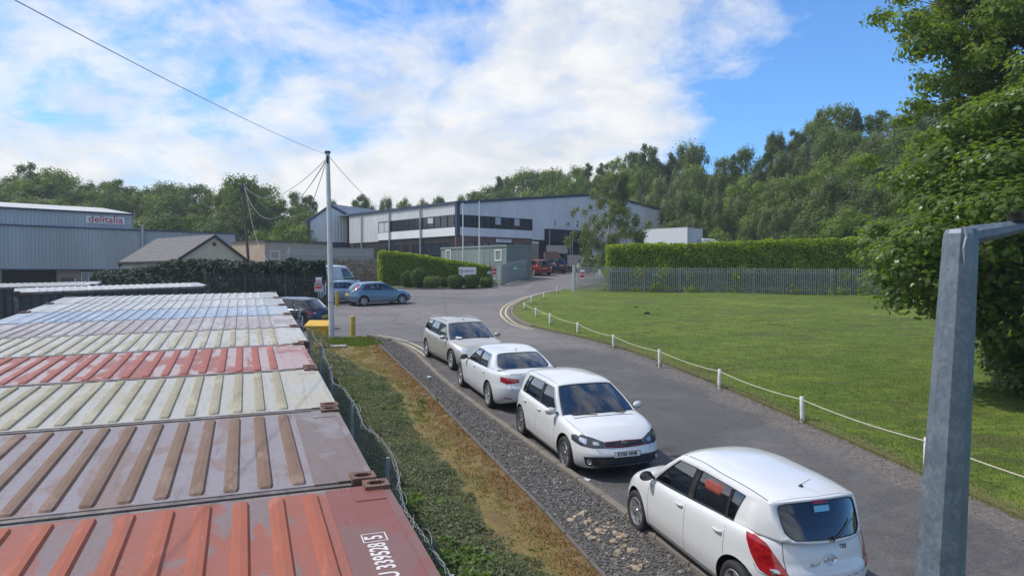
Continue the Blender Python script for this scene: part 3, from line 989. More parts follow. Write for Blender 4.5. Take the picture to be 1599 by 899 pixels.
DARKGLASS = glassmat('dark_window_glass', (0.20, 0.22, 0.23), 2.6)
LENS = glassmat('clear_lens', (0.88, 0.9, 0.92), 2.2)
TRIM = plain('black_trim', (0.018, 0.018, 0.019), 0.5, var=0.2)
GLOSSBLK = plain('gloss_black', (0.012, 0.012, 0.014), 0.18, var=0.1, coat=0.5)
INTER = plain('dark_cabin', (0.022, 0.022, 0.024), 0.8, var=0.2)
SEATM = plain('seat_fabric', (0.10, 0.10, 0.105), 0.85, var=0.2)
RUBBER = plain('tyre_rubber', (0.022, 0.022, 0.023), 0.8, var=0.3, scale=14)
ALLOY = plain('silver_alloy', (0.55, 0.55, 0.56), 0.32, metal=0.85, var=0.12)
DALLOY = plain('dark_alloy', (0.28, 0.28, 0.29), 0.35, metal=0.8, var=0.12)
WELL = plain('wheel_arch_liner', (0.010, 0.010, 0.010), 0.9, var=0.2)
CHROME = plain('chrome', (0.75, 0.76, 0.78), 0.12, metal=1.0, var=0.03)
SEAM = plain('shut_line_shadow_gap', (0.03, 0.03, 0.03), 0.8, var=0.1)
PLATEW = plain('white_number_plate', (0.72, 0.72, 0.70), 0.4, var=0.04)
PLATEY = plain('yellow_number_plate', (0.70, 0.50, 0.035), 0.4, var=0.04)
BLACKINK = plain('black_lettering', (0.012, 0.012, 0.012), 0.5, var=0.05)
REFL = plain('lamp_reflector', (0.62, 0.64, 0.66), 0.16, metal=0.9, var=0.25, scale=14)
DLAMP = plain('dark_lamp_housing', (0.045, 0.047, 0.052), 0.18, var=0.3, scale=10, coat=0.6)
def taillamp(name, col):
    m, nt, b = newmat(name); p = nt.obj()
    n1 = nt.noise(16, nt.mapping(p, scale=(1, .6, 2)), 3, 0.5)
    nt.put(b.inputs['Base Color'], nt.ramp(n1, [(0.35, tuple(c * .55 for c in col)), (0.65, col)]))
    b.inputs['Roughness'].default_value = 0.12; b.inputs['Coat Weight'].default_value = 1.0; b.inputs['Coat Roughness'].default_value = 0.02
    return m
TAIL = taillamp('red_tail_lens', (0.42, 0.010, 0.014))
TAILD = taillamp('dark_red_tail_lens', (0.20, 0.008, 0.012))
SIGW = plain('pale_badge', (0.7, 0.7, 0.7), 0.4, var=0.05)
REDTRIM = plain('red_trim', (0.42, 0.015, 0.02), 0.35, var=0.05)
BLUESTICK = plain('blue_window_sticker', (0.16, 0.45, 0.62), 0.5, var=0.15)
REDCLOTH = plain('red_fabric', (0.24, 0.045, 0.030), 0.8, var=0.25, scale=9)

def interp(prof, x):
    """Smooth interpolation of a list of (x, value)."""
    xs_ = np.array([p[0] for p in prof]); ys_ = np.array([p[1] for p in prof])
    m = np.gradient(ys_, xs_)
    x = np.clip(np.asarray(x, float), xs_[0], xs_[-1])
    i = np.clip(np.searchsorted(xs_, x) - 1, 0, len(xs_) - 2)
    h = xs_[i + 1] - xs_[i]; t = (x - xs_[i]) / h
    return ((2 * t**3 - 3 * t**2 + 1) * ys_[i] + (t**3 - 2 * t**2 + t) * h * m[i] + (-2 * t**3 + 3 * t**2) * ys_[i + 1] + (t**3 - t**2) * h * m[i + 1])

_wheel_cache = {}
def wheel_meshes(r, w, rim_r, style, mat):
    key = (r, w, rim_r, style, mat.name)
    if key in _wheel_cache: return _wheel_cache[key]
    hw = w / 2
    ty = MB().lathe([(rim_r - .01, -hw * .8), (rim_r + .015, -hw * .96), ((r + rim_r) / 2, -hw), (r - .022, -hw * .93), (r - .004, -hw * .72), (r, -hw * .4), (r, hw * .4),
                     (r - .004, hw * .72), (r - .022, hw * .93), ((r + rim_r) / 2, hw), (rim_r + .015, hw * .96), (rim_r - .01, hw * .8)], 36, 'y')
    for g in (-.35, 0, .35):
        pass
    tyre = ty.mesh('tyre', True, 40); tyre.materials.append(RUBBER)
    rm = MB()
    # barrel and outer lip (outer side is +y)
    rm.lathe([(rim_r, hw * .86), (rim_r - .008, hw * .92), (rim_r - .022, hw * .86), (rim_r - .034, hw * .4), (rim_r - .05, -hw * .3)], 36, 'y')
    n = style[0]; yo = hw * .82
    for k in range(n):
        a0 = 2 * PI * k / n + PI / 2
        offs = [0.0] if style[1] == 's' else [-0.13, 0.13]
        for da in offs:
            a = a0 + da
            wi, wo = (0.030, style[2]) if style[1] == 's' else (0.016, style[2])
            c, s_ = math.cos(a), math.sin(a); tx, tz = -s_, c
            ri, ro = 0.045, rim_r - .012
            b0 = len(rm.v); vs_ = []
            for (q, ww, yy) in ((ri, wi, yo - .018), ((ri + ro) / 2, (wi + wo) / 2, yo - .010), (ro, wo, yo)):
                for sd in (-1, 1):
                    vs_.append((c * q + tx * ww * sd, yy, s_ * q + tz * ww * sd))
                for sd in (-1, 1):
                    vs_.append((c * q + tx * ww * sd * 1.15, yy - .03, s_ * q + tz * ww * sd * 1.15))
            fs = []
            for i in range(2):
                o_ = i * 4
                fs += [(o_, o_ + 1, o_ + 5, o_ + 4), (o_ + 2, o_ + 6, o_ + 7, o_ + 3), (o_, o_ + 4, o_ + 6, o_ + 2), (o_ + 1, o_ + 3, o_ + 7, o_ + 5)]
            rm.add(vs_, fs)
    rm.lathe([(0.0, yo - .004), (0.030, yo - .004), (0.036, yo - .012), (0.062, yo - .018), (0.066, yo - .05)], 20, 'y')
    rim = rm.mesh('rim', True, 30); rim.materials.append(mat)
    dk = MB().lathe([(0.0, -hw * .05), (rim_r * .72, -hw * .05), (rim_r * .74, -hw * .3), (rim_r - .04, -hw * .35)], 28, 'y')
    disc = dk.mesh('brake_disc', False); disc.materials.append(WELL)
    _wheel_cache[key] = (tyre, rim, disc)
    return _wheel_cache[key]

class Car:
    """A car body lofted round its plan outline; local x forward, y left, z up, origin on the ground between the axles."""
    def __init__(s, name, label, cat, S, mw, group):
        s.S = S
        s.root = empty(name, label, cat, group=group, mw=mw)
        s.ax = S['wb'] / 2
        s.xf = s.ax + S['fo']; s.xr = -s.ax - S['ro']
        s.hw = S['W'] / 2
        s.body_shell()
        s.cabin()
        s.wheels()
    # ---------------------------------------------------------- plan outline
    def plan_y(s, x, xf, xr, b):
        xc = (s.xf + s.xr) / 2
        u = (x - xc) / np.where(x > xc, xf - xc, xc - xr)
        n, m = (s.S.get('nf', 6.0), s.S.get('mf', 2.5)) if x > xc else (s.S.get('nr', 8.0), s.S.get('mr', 3.0))
        return b * max(0.0, 1 - min(1, abs(u)) ** n) ** (1 / m)
    def plan_x(s, y, end, xf, xr, b):
        xc = (s.xf + s.xr) / 2
        v = min(1, abs(y) / b)
        if end > 0:
            n, m = s.S.get('nf', 6.0), s.S.get('mf', 2.5); a = xf - xc
        else:
            n, m = s.S.get('nr', 8.0), s.S.get('mr', 3.0); a = xr - xc
        return xc + a * (1 - v ** m) ** (1 / n)
    def body_shell(s):
        S = s.S
        M_ = 13                                            # points across
        fr = np.array([1, .96, .88, .74, .5, .25, 0, -.25, -.5, -.74, -.88, -.96, -1])
        doors = S['doors']                                 # x of shut lines, front to rear
        base = list(np.linspace(s.xr + .20, s.xf - .22, 30))
        st = sorted(set([round(x, 4) for x in base if min(abs(x - d) for d in doors) > .05] + list(doors)))
        st = st[::-1]                                      # front to rear
        lay = S['layers']                                  # (v, width factor, front inset, rear inset)
        rows, ring = len(st) + 2, []
        V = []; zb = S['zb']
        def zrim(x): return float(interp(S['rim'], x))
        def zlow(x):
            return zb + 0.10 * float(sstep(.55, 1.0, (x - s.ax) / S['fo'])) * S.get('flift', .5) + 0.12 * float(sstep(.3, 1.0, (-x - s.ax) / S['ro']))
        def edge(layer, r, side):
            """Point on the outline: row r of rows, side +1 left, -1 right."""
            v, wf, fi, ri = layer
            xf, xr, b = s.xf - fi, s.xr + ri, s.hw * wf
            if r == 0 or r == rows - 1:
                x0 = st[0] if r == 0 else st[-1]
                e = 1 if r == 0 else -1
                # just beyond the last side station
                xx = (st[0] + .10 - fi) if r == 0 else (st[-1] - .09 + ri)
                return np.array([xx, side * s.plan_y(xx, xf, xr, b), 0])
            x = st[r - 1]
            if x > s.ax: x = s.ax + (x - s.ax) * (1 - fi / S['fo'] * .9)
            if x < -s.ax: x = -s.ax + (x + s.ax) * (1 - ri / S['ro'] * .9)
            return np.array([x, side * s.plan_y(x, xf, xr, b), 0])
        # perimeter index: front row left->right (M_ pts), right side, rear row right->left, left side
        per = []
        for j in range(M_): per.append(('f', j))
        for r in range(1, rows - 1): per.append(('s', r, -1))
        for j in range(M_ - 1, -1, -1): per.append(('b', j))
        for r in range(rows - 2, 0, -1): per.append(('s', r, 1))
        NP = len(per)
        def pt(layer, p):
            v, wf, fi, ri = layer
            xf, xr, b = s.xf - fi, s.xr + ri, s.hw * wf
            if p[0] == 's':
                q = edge(layer, p[1], p[2])
            else:
                e = 1 if p[0] == 'f' else -1
                c = edge(layer, 0 if e > 0 else rows - 1, 1)
                y = fr[p[1]] * c[1]
                q = np.array([s.plan_x(y, e, xf, xr, b), y, 0])
            zr = zrim(q[0]); z0 = zlow(q[0])
            q[2] = z0 + (zr - z0) * v
            return q
        for L in lay:
            for p in per: V.append(pt(L, p))
        Fs, mi = [], []
        def doorslot(x0, x1):
            for k in range(len(doors) - 1):
                if x1 >= doors[k + 1] - 1e-3 and x0 <= doors[k] + 1e-3: return k
            return None
        nl = len(lay)
        for l in range(nl - 1):
            for i in range(NP):
                i2 = (i + 1) % NP
                Fs.append((l * NP + i, (l + 1) * NP + i, (l + 1) * NP + i2, l * NP + i2)[::-1])
                m = 0
                p, p2 = per[i], per[i2]
                if p[0] == 's' and p2[0] == 's' and lay[l][0] >= S.get('sill', .12) - 1e-3:
                    xa, xb = st[p[1] - 1], st[p2[1] - 1]
                    k = doorslot(max(xa, xb), min(xa, xb))
                    if k is not None:
                        m = 1 + k + (0 if p[2] > 0 else len(doors) - 1)
                if lay[l + 1][0] <= S.get('skirt', 0.0) + 1e-6: m = -1
                mi.append(m)
        # deck grid (bonnet, cabin floor, boot)
        top = (nl - 1) * NP
        per_index = {p: i for i, p in enumerate(per)}
        grid = []
        for r in range(rows):
            row = []
            for j in range(M_):
                if r == 0: row.append(top + per_index[('f', j)])
                elif r == rows - 1: row.append(top + per_index[('b', j)])
                elif j == 0: row.append(top + per_index[('s', r, 1)])
                elif j == M_ - 1: row.append(top + per_index[('s', r, -1)])
                else:
                    a, b_ = V[top + per_index[('s', r, 1)]], V[top + per_index[('s', r, -1)]]
                    f = fr[j]
                    x = a[0]
                    cr = S['crown'] * (1 - abs(f) ** S.get('crown_pow', 3.0)) * float(np.interp(x, [s.xr + .05, s.xr + .5, s.xf - .5, s.xf - .02], [.35, 1, 1, .15]))
                    # bonnet and boot edges bow forward in the middle
                    q = np.array([x, a[1] * f, a[2] + cr])
                    row.append(len(V)); V.append(q)
            grid.append(row)
        glass_f, glass_r = S['ws'][0] - .05, S['rw'][0] + .05
        for r in range(rows - 1):
            for j in range(M_ - 1):
                Fs.append((grid[r][j], grid[r][j + 1], grid[r + 1][j + 1], grid[r + 1][j])[::-1])
                xm = (V[grid[r][6]][0] + V[grid[r + 1][6]][0]) / 2
                m = 0
                if 0 < r < rows - 2 and 1 <= j < M_ - 2 and glass_r < xm < glass_f - .12: m = -2
                mi.append(m)
        # floor
        Fs.append(tuple(range(NP))); mi.append(-1)
        V = np.array(V)
        ND = (len(doors) - 1) * 2
        s.paint = S['paint']
        mats = [s.paint] + [s.paint] * ND + [TRIM, INTER, WELL]
        tr_i, in_i, we_i = ND + 1, ND + 2, ND + 3
        mi = [tr_i if m == -1 else in_i if m == -2 else m for m in mi]
        me = bpy.data.meshes.new('body'); me.from_pydata([tuple(v) for v in V], [], [tuple(f) for f in Fs])
        for mm in mats: me.materials.append(mm)
        me.polygons.foreach_set('material_index', mi); me.update()
        bm = bmesh.new(); bm.from_mesh(me); bmesh.ops.recalc_face_normals(bm, faces=bm.faces[:]); bm.to_mesh(me); bm.free()
        # wheel arches
        cut = MB()
        ra = S['wr'] + S.get('arch', .055)
        for sx in (1, -1):
            for sy in (1, -1):
                y0, y1 = sy * (s.hw + .2), sy * (s.hw - .30)
                cut.lathe([(0.0, min(y0, y1)), (ra, min(y0, y1)), (ra, max(y0, y1)), (0.0, max(y0, y1))], 40, 'y', (sx * s.ax, 0, S['wr'] + .01))
        cme = cut.mesh('arch_cutter')
        bm = bmesh.new(); bm.from_mesh(cme); bmesh.ops.remove_doubles(bm, verts=bm.verts[:], dist=1e-5); bmesh.ops.recalc_face_normals(bm, faces=bm.faces[:]); bm.to_mesh(cme); bm.free()
        for mm in mats: cme.materials.append(mm)
        cme.polygons.foreach_set('material_index', [we_i] * len(cme.polygons)); cme.update()
        bo = link('body', me); co = link('arch_cutter', cme)
        md = bo.modifiers.new('arches', 'BOOLEAN'); md.operation = 'DIFFERENCE'; md.object = co; md.solver = 'EXACT'
        dg = bpy.context.evaluated_depsgraph_get()
        cutme = bpy.data.meshes.new_from_object(bo.evaluated_get(dg))
        bpy.data.objects.remove(bo); bpy.data.objects.remove(co)
        s.bvh_mesh = cutme
        vs_ = [v.co.copy() for v in cutme.vertices]; ps = [tuple(p.vertices) for p in cutme.polygons]
        s.bvh = BVHTree.FromPolygons(vs_, ps)
        # split into body and doors
        for k in range(ND + 1):
            bm = bmesh.new(); bm.from_mesh(cutme)
            keep = (lambda i: i == k) if k else (lambda i: i == 0 or i > ND)
            bmesh.ops.delete(bm, geom=[f for f in bm.faces if not keep(f.material_index)], context='FACES')
            pm = bpy.data.meshes.new('door' if k else 'body'); bm.to_mesh(pm); bm.free()
            for mm in mats: pm.materials.append(mm)
            pm.polygons.foreach_set('use_smooth', [True] * len(pm.polygons))
            pm.set_sharp_from_angle(angle=R(38))
            ob = link('door' if k else 'body', pm, s.root)
            if k:
                s.doors = getattr(s, 'doors', []) + [ob]
            else:
                s.body = ob
        s.arch_lips()
    def arch_lips(s):
        pass
    # ---------------------------------------------------------- cabin
    def cabin(s):
        S = s.S
        M_ = 11
        frr = np.array([1, .93, .75, .5, .25, 0, -.25, -.5, -.75, -.93, -1])
        frw = np.array([1, S.get('rwin_w', .88), .74, .5, .25, 0, -.25, -.5, -.74, -S.get('rwin_w', .88), -1])
        fr = frr
        st = S['stations']                    # (x_belt, x_roof, type of the strip that follows)
        (wsx, rfx), (rwx, rrx) = S['ws'], S['rw']   # centre of windscreen base/top, rear window base/top
        wb_, wr_ = s.hw * S.get('belt_w', .90), s.hw * S.get('roof_w', .66)
        T = [0, .07, .25, .45, .65, .84, .93, 1.0]
        zr = lambda x: float(interp(S['roof'], x))
        zbelt = lambda x: float(interp(S['rim'], x))
        def sidept(i, t, sd):
            xb, xr_ = st[i][0], st[i][1]
            wbl = s.plan_y(xb, s.xf - .1, s.xr + .05, wb_ * 1.0)
            # roof narrows a little towards the ends
            k = abs(xr_ - (rfx + rrx) / 2) / max(.1, (rfx - rrx) / 2)
            wrl = wr_ * (1 - .05 * k ** 3)
            zb, zt = zbelt(xb) - .012, zr(xr_)
            bulge = .018 * math.sin(PI * min(t, 1))
            tt = t
            x = xb + (xr_ - xb) * tt
            y = wbl + (wrl - wbl) * tt ** 1.15 + bulge
            z = zb + (zt - zb) * tt
            return np.array([x, sd * y, z])
        def endpt(e, j, t):
            i = 0 if e > 0 else len(st) - 1
            c = sidept(i, t, 1); f = (frr if e > 0 else frw)[j]
            xc0 = (wsx if e > 0 else rwx); xc1 = (rfx if e > 0 else rrx)
            xc_ = xc0 + (xc1 - xc0) * t
            bow = 1 - abs(f) ** 2.4
            zb0 = zbelt(xc0) + S['crown'] * .75 - .012; z1 = zr(xc1) + S.get('roof_crown', .05)
            zc = zb0 + (z1 - zb0) * t + S.get('end_bulge', .02) * math.sin(PI * t)
            x = c[0] + (xc_ - c[0]) * bow
            z = c[2] + (zc - c[2]) * (1 - abs(f) ** 3)
            return np.array([x, c[1] * f, z])
        n = len(st)
        per = [('f', j) for j in range(M_)] + [('s', i, -1) for i in range(1, n - 1)] + [('b', j) for j in range(M_ - 1, -1, -1)] + [('s', i, 1) for i in range(n - 2, 0, -1)]
        NP = len(per)
        V = []
        for t in T:
            for p in per:
                V.append(endpt(1 if p[0] == 'f' else -1, p[1], t) if p[0] in 'fb' else sidept(p[1], t, p[2]))
        pi0 = {p: i for i, p in enumerate(per)}
        def soften(a, b_, c_, k=.55):
            V[a] = V[a] * (1 - k) + (V[b_] + V[c_]) * .5 * k
        if S.get('rear_glass', True):
            lo_, hi_ = S.get('rwin_t', (1, 6))
            for j, j2 in ((1, 2), (M_ - 2, M_ - 3)):
                soften(lo_ * NP + pi0[('b', j)], lo_ * NP + pi0[('b', j2)], (lo_ + 1) * NP + pi0[('b', j)], .8)
                soften(hi_ * NP + pi0[('b', j)], hi_ * NP + pi0[('b', j2)], (hi_ - 1) * NP + pi0[('b', j)], .4)
        # slots: 0 paint, 1 black trim, 2 windscreen, 3 rear window, 4.. side windows
        Fs, mi = [], []
        wlo, whi = S.get('win_t', (1, 5))
        nwin = sum(1 for q in st if str(q[2]).startswith('w'))
        widx = {}
        for i, q in enumerate(st):
            if str(q[2]).startswith('w'): widx[i] = len(widx)
        for l in range(len(T) - 1):
            for a in range(NP):
                a2 = (a + 1) % NP
                Fs.append((l * NP + a, (l + 1) * NP + a, (l + 1) * NP + a2, l * NP + a2)[::-1])
                p, p2 = per[a], per[a2]
                m = 0
                if p[0] == 'f' and p2[0] == 'f':
                    jj = min(p[1], p2[1])
                    if 1 <= jj < M_ - 2 and 0 <= l < 6: m = 2
                    elif l < 6 and S.get('ws_full'): m = 2
                elif p[0] == 'b' and p2[0] == 'b':
                    jj = min(p[1], p2[1])
                    lo, hi = S.get('rwin_t', (1, 6))
                    if 1 <= jj < M_ - 2 and lo <= l < hi and S.get('rear_glass', True): m = 3
                else:
                    def si(p):
                        return p[1] if p[0] == 's' else (0 if p[0] == 'f' else n - 1)
                    sd = p[2] if p[0] == 's' else (p2[2] if p2[0] == 's' else 1)
                    i0 = min(si(p), si(p2))
                    ty = str(st[i0][2])
                    if wlo <= l < whi:
                        if ty.startswith('w'): m = 4 + widx[i0] + (0 if sd > 0 else nwin)
                        elif ty == 'k': m = 1
                    elif l == 0 and ty[0] in 'wk': m = 1
                mi.append(m)
        top = (len(T) - 1) * NP
        pi = {p: i for i, p in enumerate(per)}
        grid = []
        for i in range(n):
            row = []
            for j in range(M_):
                if i == 0: row.append(top + pi[('f', j)])
                elif i == n - 1: row.append(top + pi[('b', j)])
                elif j == 0: row.append(top + pi[('s', i, 1)])
                elif j == M_ - 1: row.append(top + pi[('s', i, -1)])
                else:
                    c = V[top + pi[('s', i, 1)]]; f = fr[j]
                    row.append(len(V)); V.append(np.array([c[0], c[1] * f, c[2] + S.get('roof_crown', .05) * (1 - abs(f) ** 3)]))
            grid.append(row)
        for i in range(n - 1):
            for j in range(M_ - 1):
                Fs.append((grid[i][j], grid[i][j + 1], grid[i + 1][j + 1], grid[i + 1][j])[::-1]); mi.append(0)
        me = bpy.data.meshes.new('cabin'); me.from_pydata([tuple(v) for v in V], [], Fs)
        me.polygons.foreach_set('material_index', np.minimum(mi, 250)); me.update()
        bm0 = bmesh.new(); bm0.from_mesh(me)
        bmesh.ops.recalc_face_normals(bm0, faces=bm0.faces[:])
        bm0.faces.ensure_lookup_table(); bm0.normal_update()
        if sum(f.normal.z * f.calc_area() for f in bm0.faces) < 0:
            bmesh.ops.reverse_faces(bm0, faces=bm0.faces[:]); bm0.normal_update()
        s.cab_bvh = BVHTree.FromBMesh(bm0)
        glass = S.get('glass', GLASS); rglass = S.get('rglass', glass)
        names = [('roof', [s.paint, TRIM], (0, 1)), ('windscreen', [glass], (2,)), ('rear_window', [rglass], (3,))] + [('side_window', [S.get('sglass', glass)], (4 + k,)) for k in range(2 * nwin)]
        for nm, mats, slots in names:
            bm = bm0.copy()
            bmesh.ops.delete(bm, geom=[f for f in bm.faces if f.material_index not in slots], context='FACES')
            if not bm.faces: bm.free(); continue
            if nm != 'roof':
                for f in bm.faces: f.material_index = 0
                bm.normal_update()
                for v in bm.verts: v.co -= v.normal * 0.006
                # black surround just inside the edge of the opening
            pm = bpy.data.meshes.new(nm); bm.to_mesh(pm); bm.free()
            for mm in mats: pm.materials.append(mm)
            pm.polygons.foreach_set('use_smooth', [True] * len(pm.polygons))
            pm.set_sharp_from_angle(angle=R(32))
            ob = link(nm, pm, s.root)
            if nm == 'roof':
                md = ob.modifiers.new('thickness', 'SOLIDIFY'); md.thickness = 0.018; md.offset = -1
        # black rubber round windscreen and rear window
        mb = MB()
        zq = bm0.verts
        bm0.verts.ensure_lookup_table()
        def strip(loop):
            mb.tube([Vector(V[k]) for k in loop], 0.007, 5)
        for e, nm in ((1, 'f'), (-1, 'b')):
            if e < 0 and not S.get('rear_glass', True): continue
            lo, hi = (0, 6) if e > 0 else S.get('rwin_t', (1, 6))
            L_ = [lo * NP + pi[(nm, j)] for j in range(1, M_ - 1)]
            H_ = [hi * NP + pi[(nm, j)] for j in range(1, M_ - 1)]
            A_ = [l * NP + pi[(nm, 1)] for l in range(lo, hi + 1)]; B_ = [l * NP + pi[(nm, M_ - 2)] for l in range(lo, hi + 1)]
            for q in (L_, H_, A_, B_): strip(q)
        for i in widx:
            for sd in (1, -1):
                def idx_(ii, l):
                    if ii == 0: return l * NP + pi[('f', 0 if sd > 0 else M_ - 1)]
                    if ii == n - 1: return l * NP + pi[('b', 0 if sd > 0 else M_ - 1)]
                    return l * NP + pi[('s', ii, sd)]
                for a, b_ in (((i, wlo), (i + 1, wlo)), ((i, whi), (i + 1, whi))):
                    strip([idx_(*a), idx_(*b_)])
                strip([idx_(i, l) for l in range(wlo, whi + 1)]); strip([idx_(i + 1, l) for l in range(wlo, whi + 1)])
        mb.build('window_seals', TRIM, s.root, smooth=True)
        bm0.free()
        # seats, steering wheel and dashboard behind the glass
        zs = zbelt(0) - .02
        sw = s.hw
        for (x, ys_) in ((S.get('seat_f', .05), (.36, -.36)), (S.get('seat_r', -.85), (.42, -.42, 0))):
            if S.get('no_seats'): break
            for y in ys_:
                m2 = MB()
                k = .8 if y == 0 else 1
                m2.prism([(-.05, -.23 * k), (.08, -.23 * k), (.10, 0), (.08, .23 * k), (-.05, .23 * k)], -.25, .10)
                m2.prism([(-.04, -.12), (.05, -.13), (.065, 0), (.05, .13), (-.04, .12)], .15, .34)
                m2.box((0, .05, .12), (.015, .015, .10)); m2.box((0, -.05, .12), (.015, .015, .10))
                q = m2.build('seat', SEATM, s.root, bevel=.02)
                q.location = (x, y, zs); q.rotation_euler = (0, R(-14), 0)
        dx = S['ws'][0] - .38
        db = MB(); 
        db.prism([(dx - .05, -sw * .72), (dx + .30, -sw * .6), (dx + .30, sw * .6), (dx - .05, sw * .72)], zs - .2, zs + .055)
        db.build('dashboard', INTER, s.root, bevel=.03)
        mx_ = S['ws'][1] + .10; MB().box((mx_, 0, float(interp(S['roof'], S['ws'][1])) - .06), (.03, .22, .06)).build('interior_mirror', TRIM, s.root, bevel=.01)
        tq = MB()
        pts = [(0.19 * math.cos(a), 0.19 * math.sin(a), 0) for a in np.linspace(0, 2 * PI, 22)]
        tq.tube(pts, .014, 6, cap=False); tq.bar((-.19, 0, 0), (.19, 0, 0), .03, .015); tq.bar((0, 0, 0), (0, -.19, 0), .03, .015)
        q = tq.build('steering_wheel', TRIM, s.root); q.location = (dx - .14, -.36, zs + .03); q.rotation_euler = (R(90), R(0), R(90)); q.rotation_euler = (R(68), 0, R(-90))
    # ---------------------------------------------------------- wheels
    def wheels(s):
        S = s.S
        ty, rim, disc = wheel_meshes(S['wr'], S.get('ww', .205), S['rr'], S['spokes'], S.get('alloy', ALLOY))
        for sx in (1, -1):
            for sy in (1, -1):
                w = empty('wheel', parent=s.root, loc=(sx * s.ax, sy * (s.hw - .115), S['wr']))
                w.rotation_euler = (0, R(17 * sx + 11 * sy), 0 if sy > 0 else PI)
                link('tyre', ty, w); link('rim', rim, w); link('brake_disc', disc, w)
    # ---------------------------------------------------------- things laid on the surface
    def cast(s, p, axis):
        """Nearest surface hit for an approximate point."""
        p = Vector(p)
        if axis in ('f', 'r'):
            piv = Vector(((s.xf - .9) if axis == 'f' else (s.xr + .9), 0, p.z))
            d = p - piv; d.z = 0; d.normalize()
        elif axis == 't': 
            d = Vector((0, 0, 1)); piv = Vector((p.x, p.y, .6))
        else:
            d = Vector((0, 1 if axis == 'l' else -1, 0)); piv = Vector((p.x, 0, p.z))
        best = None
        for b in (s.bvh, s.cab_bvh):
            h = b.ray_cast(piv + d * 4, -d, 8)
            if h[0] is not None and (best is None or (h[0] - piv).dot(d) > (best[0] - piv).dot(d)): best = h
        if best is None: return p, d
        nn = best[1]
        if nn.dot(d) < 0: nn = -nn
        return best[0], nn
    def patch(s, name, A, B, mat, axis, nu=10, nv=4, out=.006, parent=None, both=True, smooth=True):
        """Panel between two lines of approximate points, wrapped on the body; mirrored to the other side if both."""
        obs = []
        for sd in ((1, -1) if both else (1,)):
            a = np.array(A, float); b_ = np.array(B, float)
            if sd < 0: a = a * [1, -1, 1]; b_ = b_ * [1, -1, 1]
            def rs(c):
                t = np.linspace(0, len(c) - 1, nu); return np.stack([np.interp(t, np.arange(len(c)), c[:, k]) for k in range(3)], -1)
            a, b_ = rs(a), rs(b_)
            ax = axis if axis in 'frt' else ('l' if (a[:, 1].mean() > 0) else 'R')
            top, bot = [], []
            for j in range(nv):
                for i in range(nu):
                    p, nn = s.cast(a[i] + (b_[i] - a[i]) * j / (nv - 1), ax)
                    o_ = out * (1 if 0 < i < nu - 1 and 0 < j < nv - 1 else .55)
                    top.append(p + nn * o_); bot.append(p - nn * .012)
            n = nu * nv
            fs = []
            for j in range(nv - 1):
                for i in range(nu - 1):
                    f = (j * nu + i, j * nu + i + 1, (j + 1) * nu + i + 1, (j + 1) * nu + i)
                    fs.append(f)
            loop = [i for i in range(nu)] + [j * nu + nu - 1 for j in range(1, nv)] + [(nv - 1) * nu + i for i in range(nu - 2, -1, -1)] + [j * nu for j in range(nv - 2, 0, -1)]
            for k in range(len(loop)):
                a_, b2 = loop[k], loop[(k + 1) % len(loop)]
                fs.append((a_, b2, b2 + n, a_ + n)[::-1])
            me = bpy.data.meshes.new(name); me.from_pydata([tuple(v) for v in top + bot], [], fs)
            bm = bmesh.new(); bm.from_mesh(me); bmesh.ops.recalc_face_normals(bm, faces=bm.faces[:])
            # make sure the face looks outwards
            bm.faces.ensure_lookup_table()
            f0 = bm.faces[0]
            _, n0 = s.cast(tuple(f0.calc_center_median()), ax)
            if f0.normal.dot(n0) < 0: bmesh.ops.reverse_faces(bm, faces=bm.faces[:])
            bm.to_mesh(me); bm.free()
            if smooth:
                me.polygons.foreach_set('use_smooth', [True] * len(me.polygons)); me.set_sharp_from_angle(angle=R(50))
            obs.append(link(name, me, parent if parent is not None else s.root, mat))
        return obs
    def seam(s, pts, axis, w=.006, both=True, mat=None, name='shut_line', n=14, out=.0012):
        """A narrow dark gap along approximate points."""
        for sd in ((1, -1) if both else (1,)):
            c = np.array(pts, float)
            if sd < 0: c = c * [1, -1, 1]
            t = np.linspace(0, len(c) - 1, n); c = np.stack([np.interp(t, np.arange(len(c)), c[:, k]) for k in range(3)], -1)
            ax = axis if axis in 'frt' else ('l' if c[:, 1].mean() > 0 else 'R')
            P_ = []
            for q in c:
                p, nn = s.cast(q, ax); P_.append((p + nn * out, nn))
            mb = MB()
            vs_ = []
            for i, (p, nn) in enumerate(P_):
                d = P_[min(i + 1, n - 1)][0] - P_[max(i - 1, 0)][0]
                q = d.cross(nn); q = q.normalized() * w / 2 if q.length > 1e-9 else Vector((0, 0, w / 2))
                vs_ += [p + q, p - q]
            mb.add(vs_, [(2 * i, 2 * i + 1, 2 * i + 3, 2 * i + 2) for i in range(n - 1)])
            mb.build(name, mat or SEAM, s.root)
    def doors_lines(s):
        S = s.S; d = S['doors']
        zs = S['zb'] + (float(interp(S['rim'], 0)) - S['zb']) * S.get('sill', .12)
        for k, x in enumerate(d):
            zt = float(interp(S['rim'], x)) - .012
            lean = S.get('door_lean', [0] * len(d))[k]
            s.seam([(x, .9, zs), (x, .9, (zs + zt) / 2), (x, .9, zt)], 's', n=12)
        s.seam([(d[0], .9, zs), (d[-1], .9, zs)], 's', n=16)
    def handles(s, xs_, z):
        for x in xs_:
            for sd in (1, -1):
                p, nn = s.cast((x, sd * .9, z), 'l' if sd > 0 else 'R')
                mb = MB().tube([p + nn * .004 + Vector((-.085, 0, 0)), p + nn * .03 + Vector((-.06, 0, .003)), p + nn * .032 + Vector((.05, 0, .003)), p + nn * .004 + Vector((.085, 0, 0))], .013, 8)
                par = None
                best = min(s.doors, key=lambda o_: min((Vector(v.co) - p).length for v in o_.data.vertices))
                mb.build('handle', s.S.get('handle_mat', s.paint), best, smooth=True)
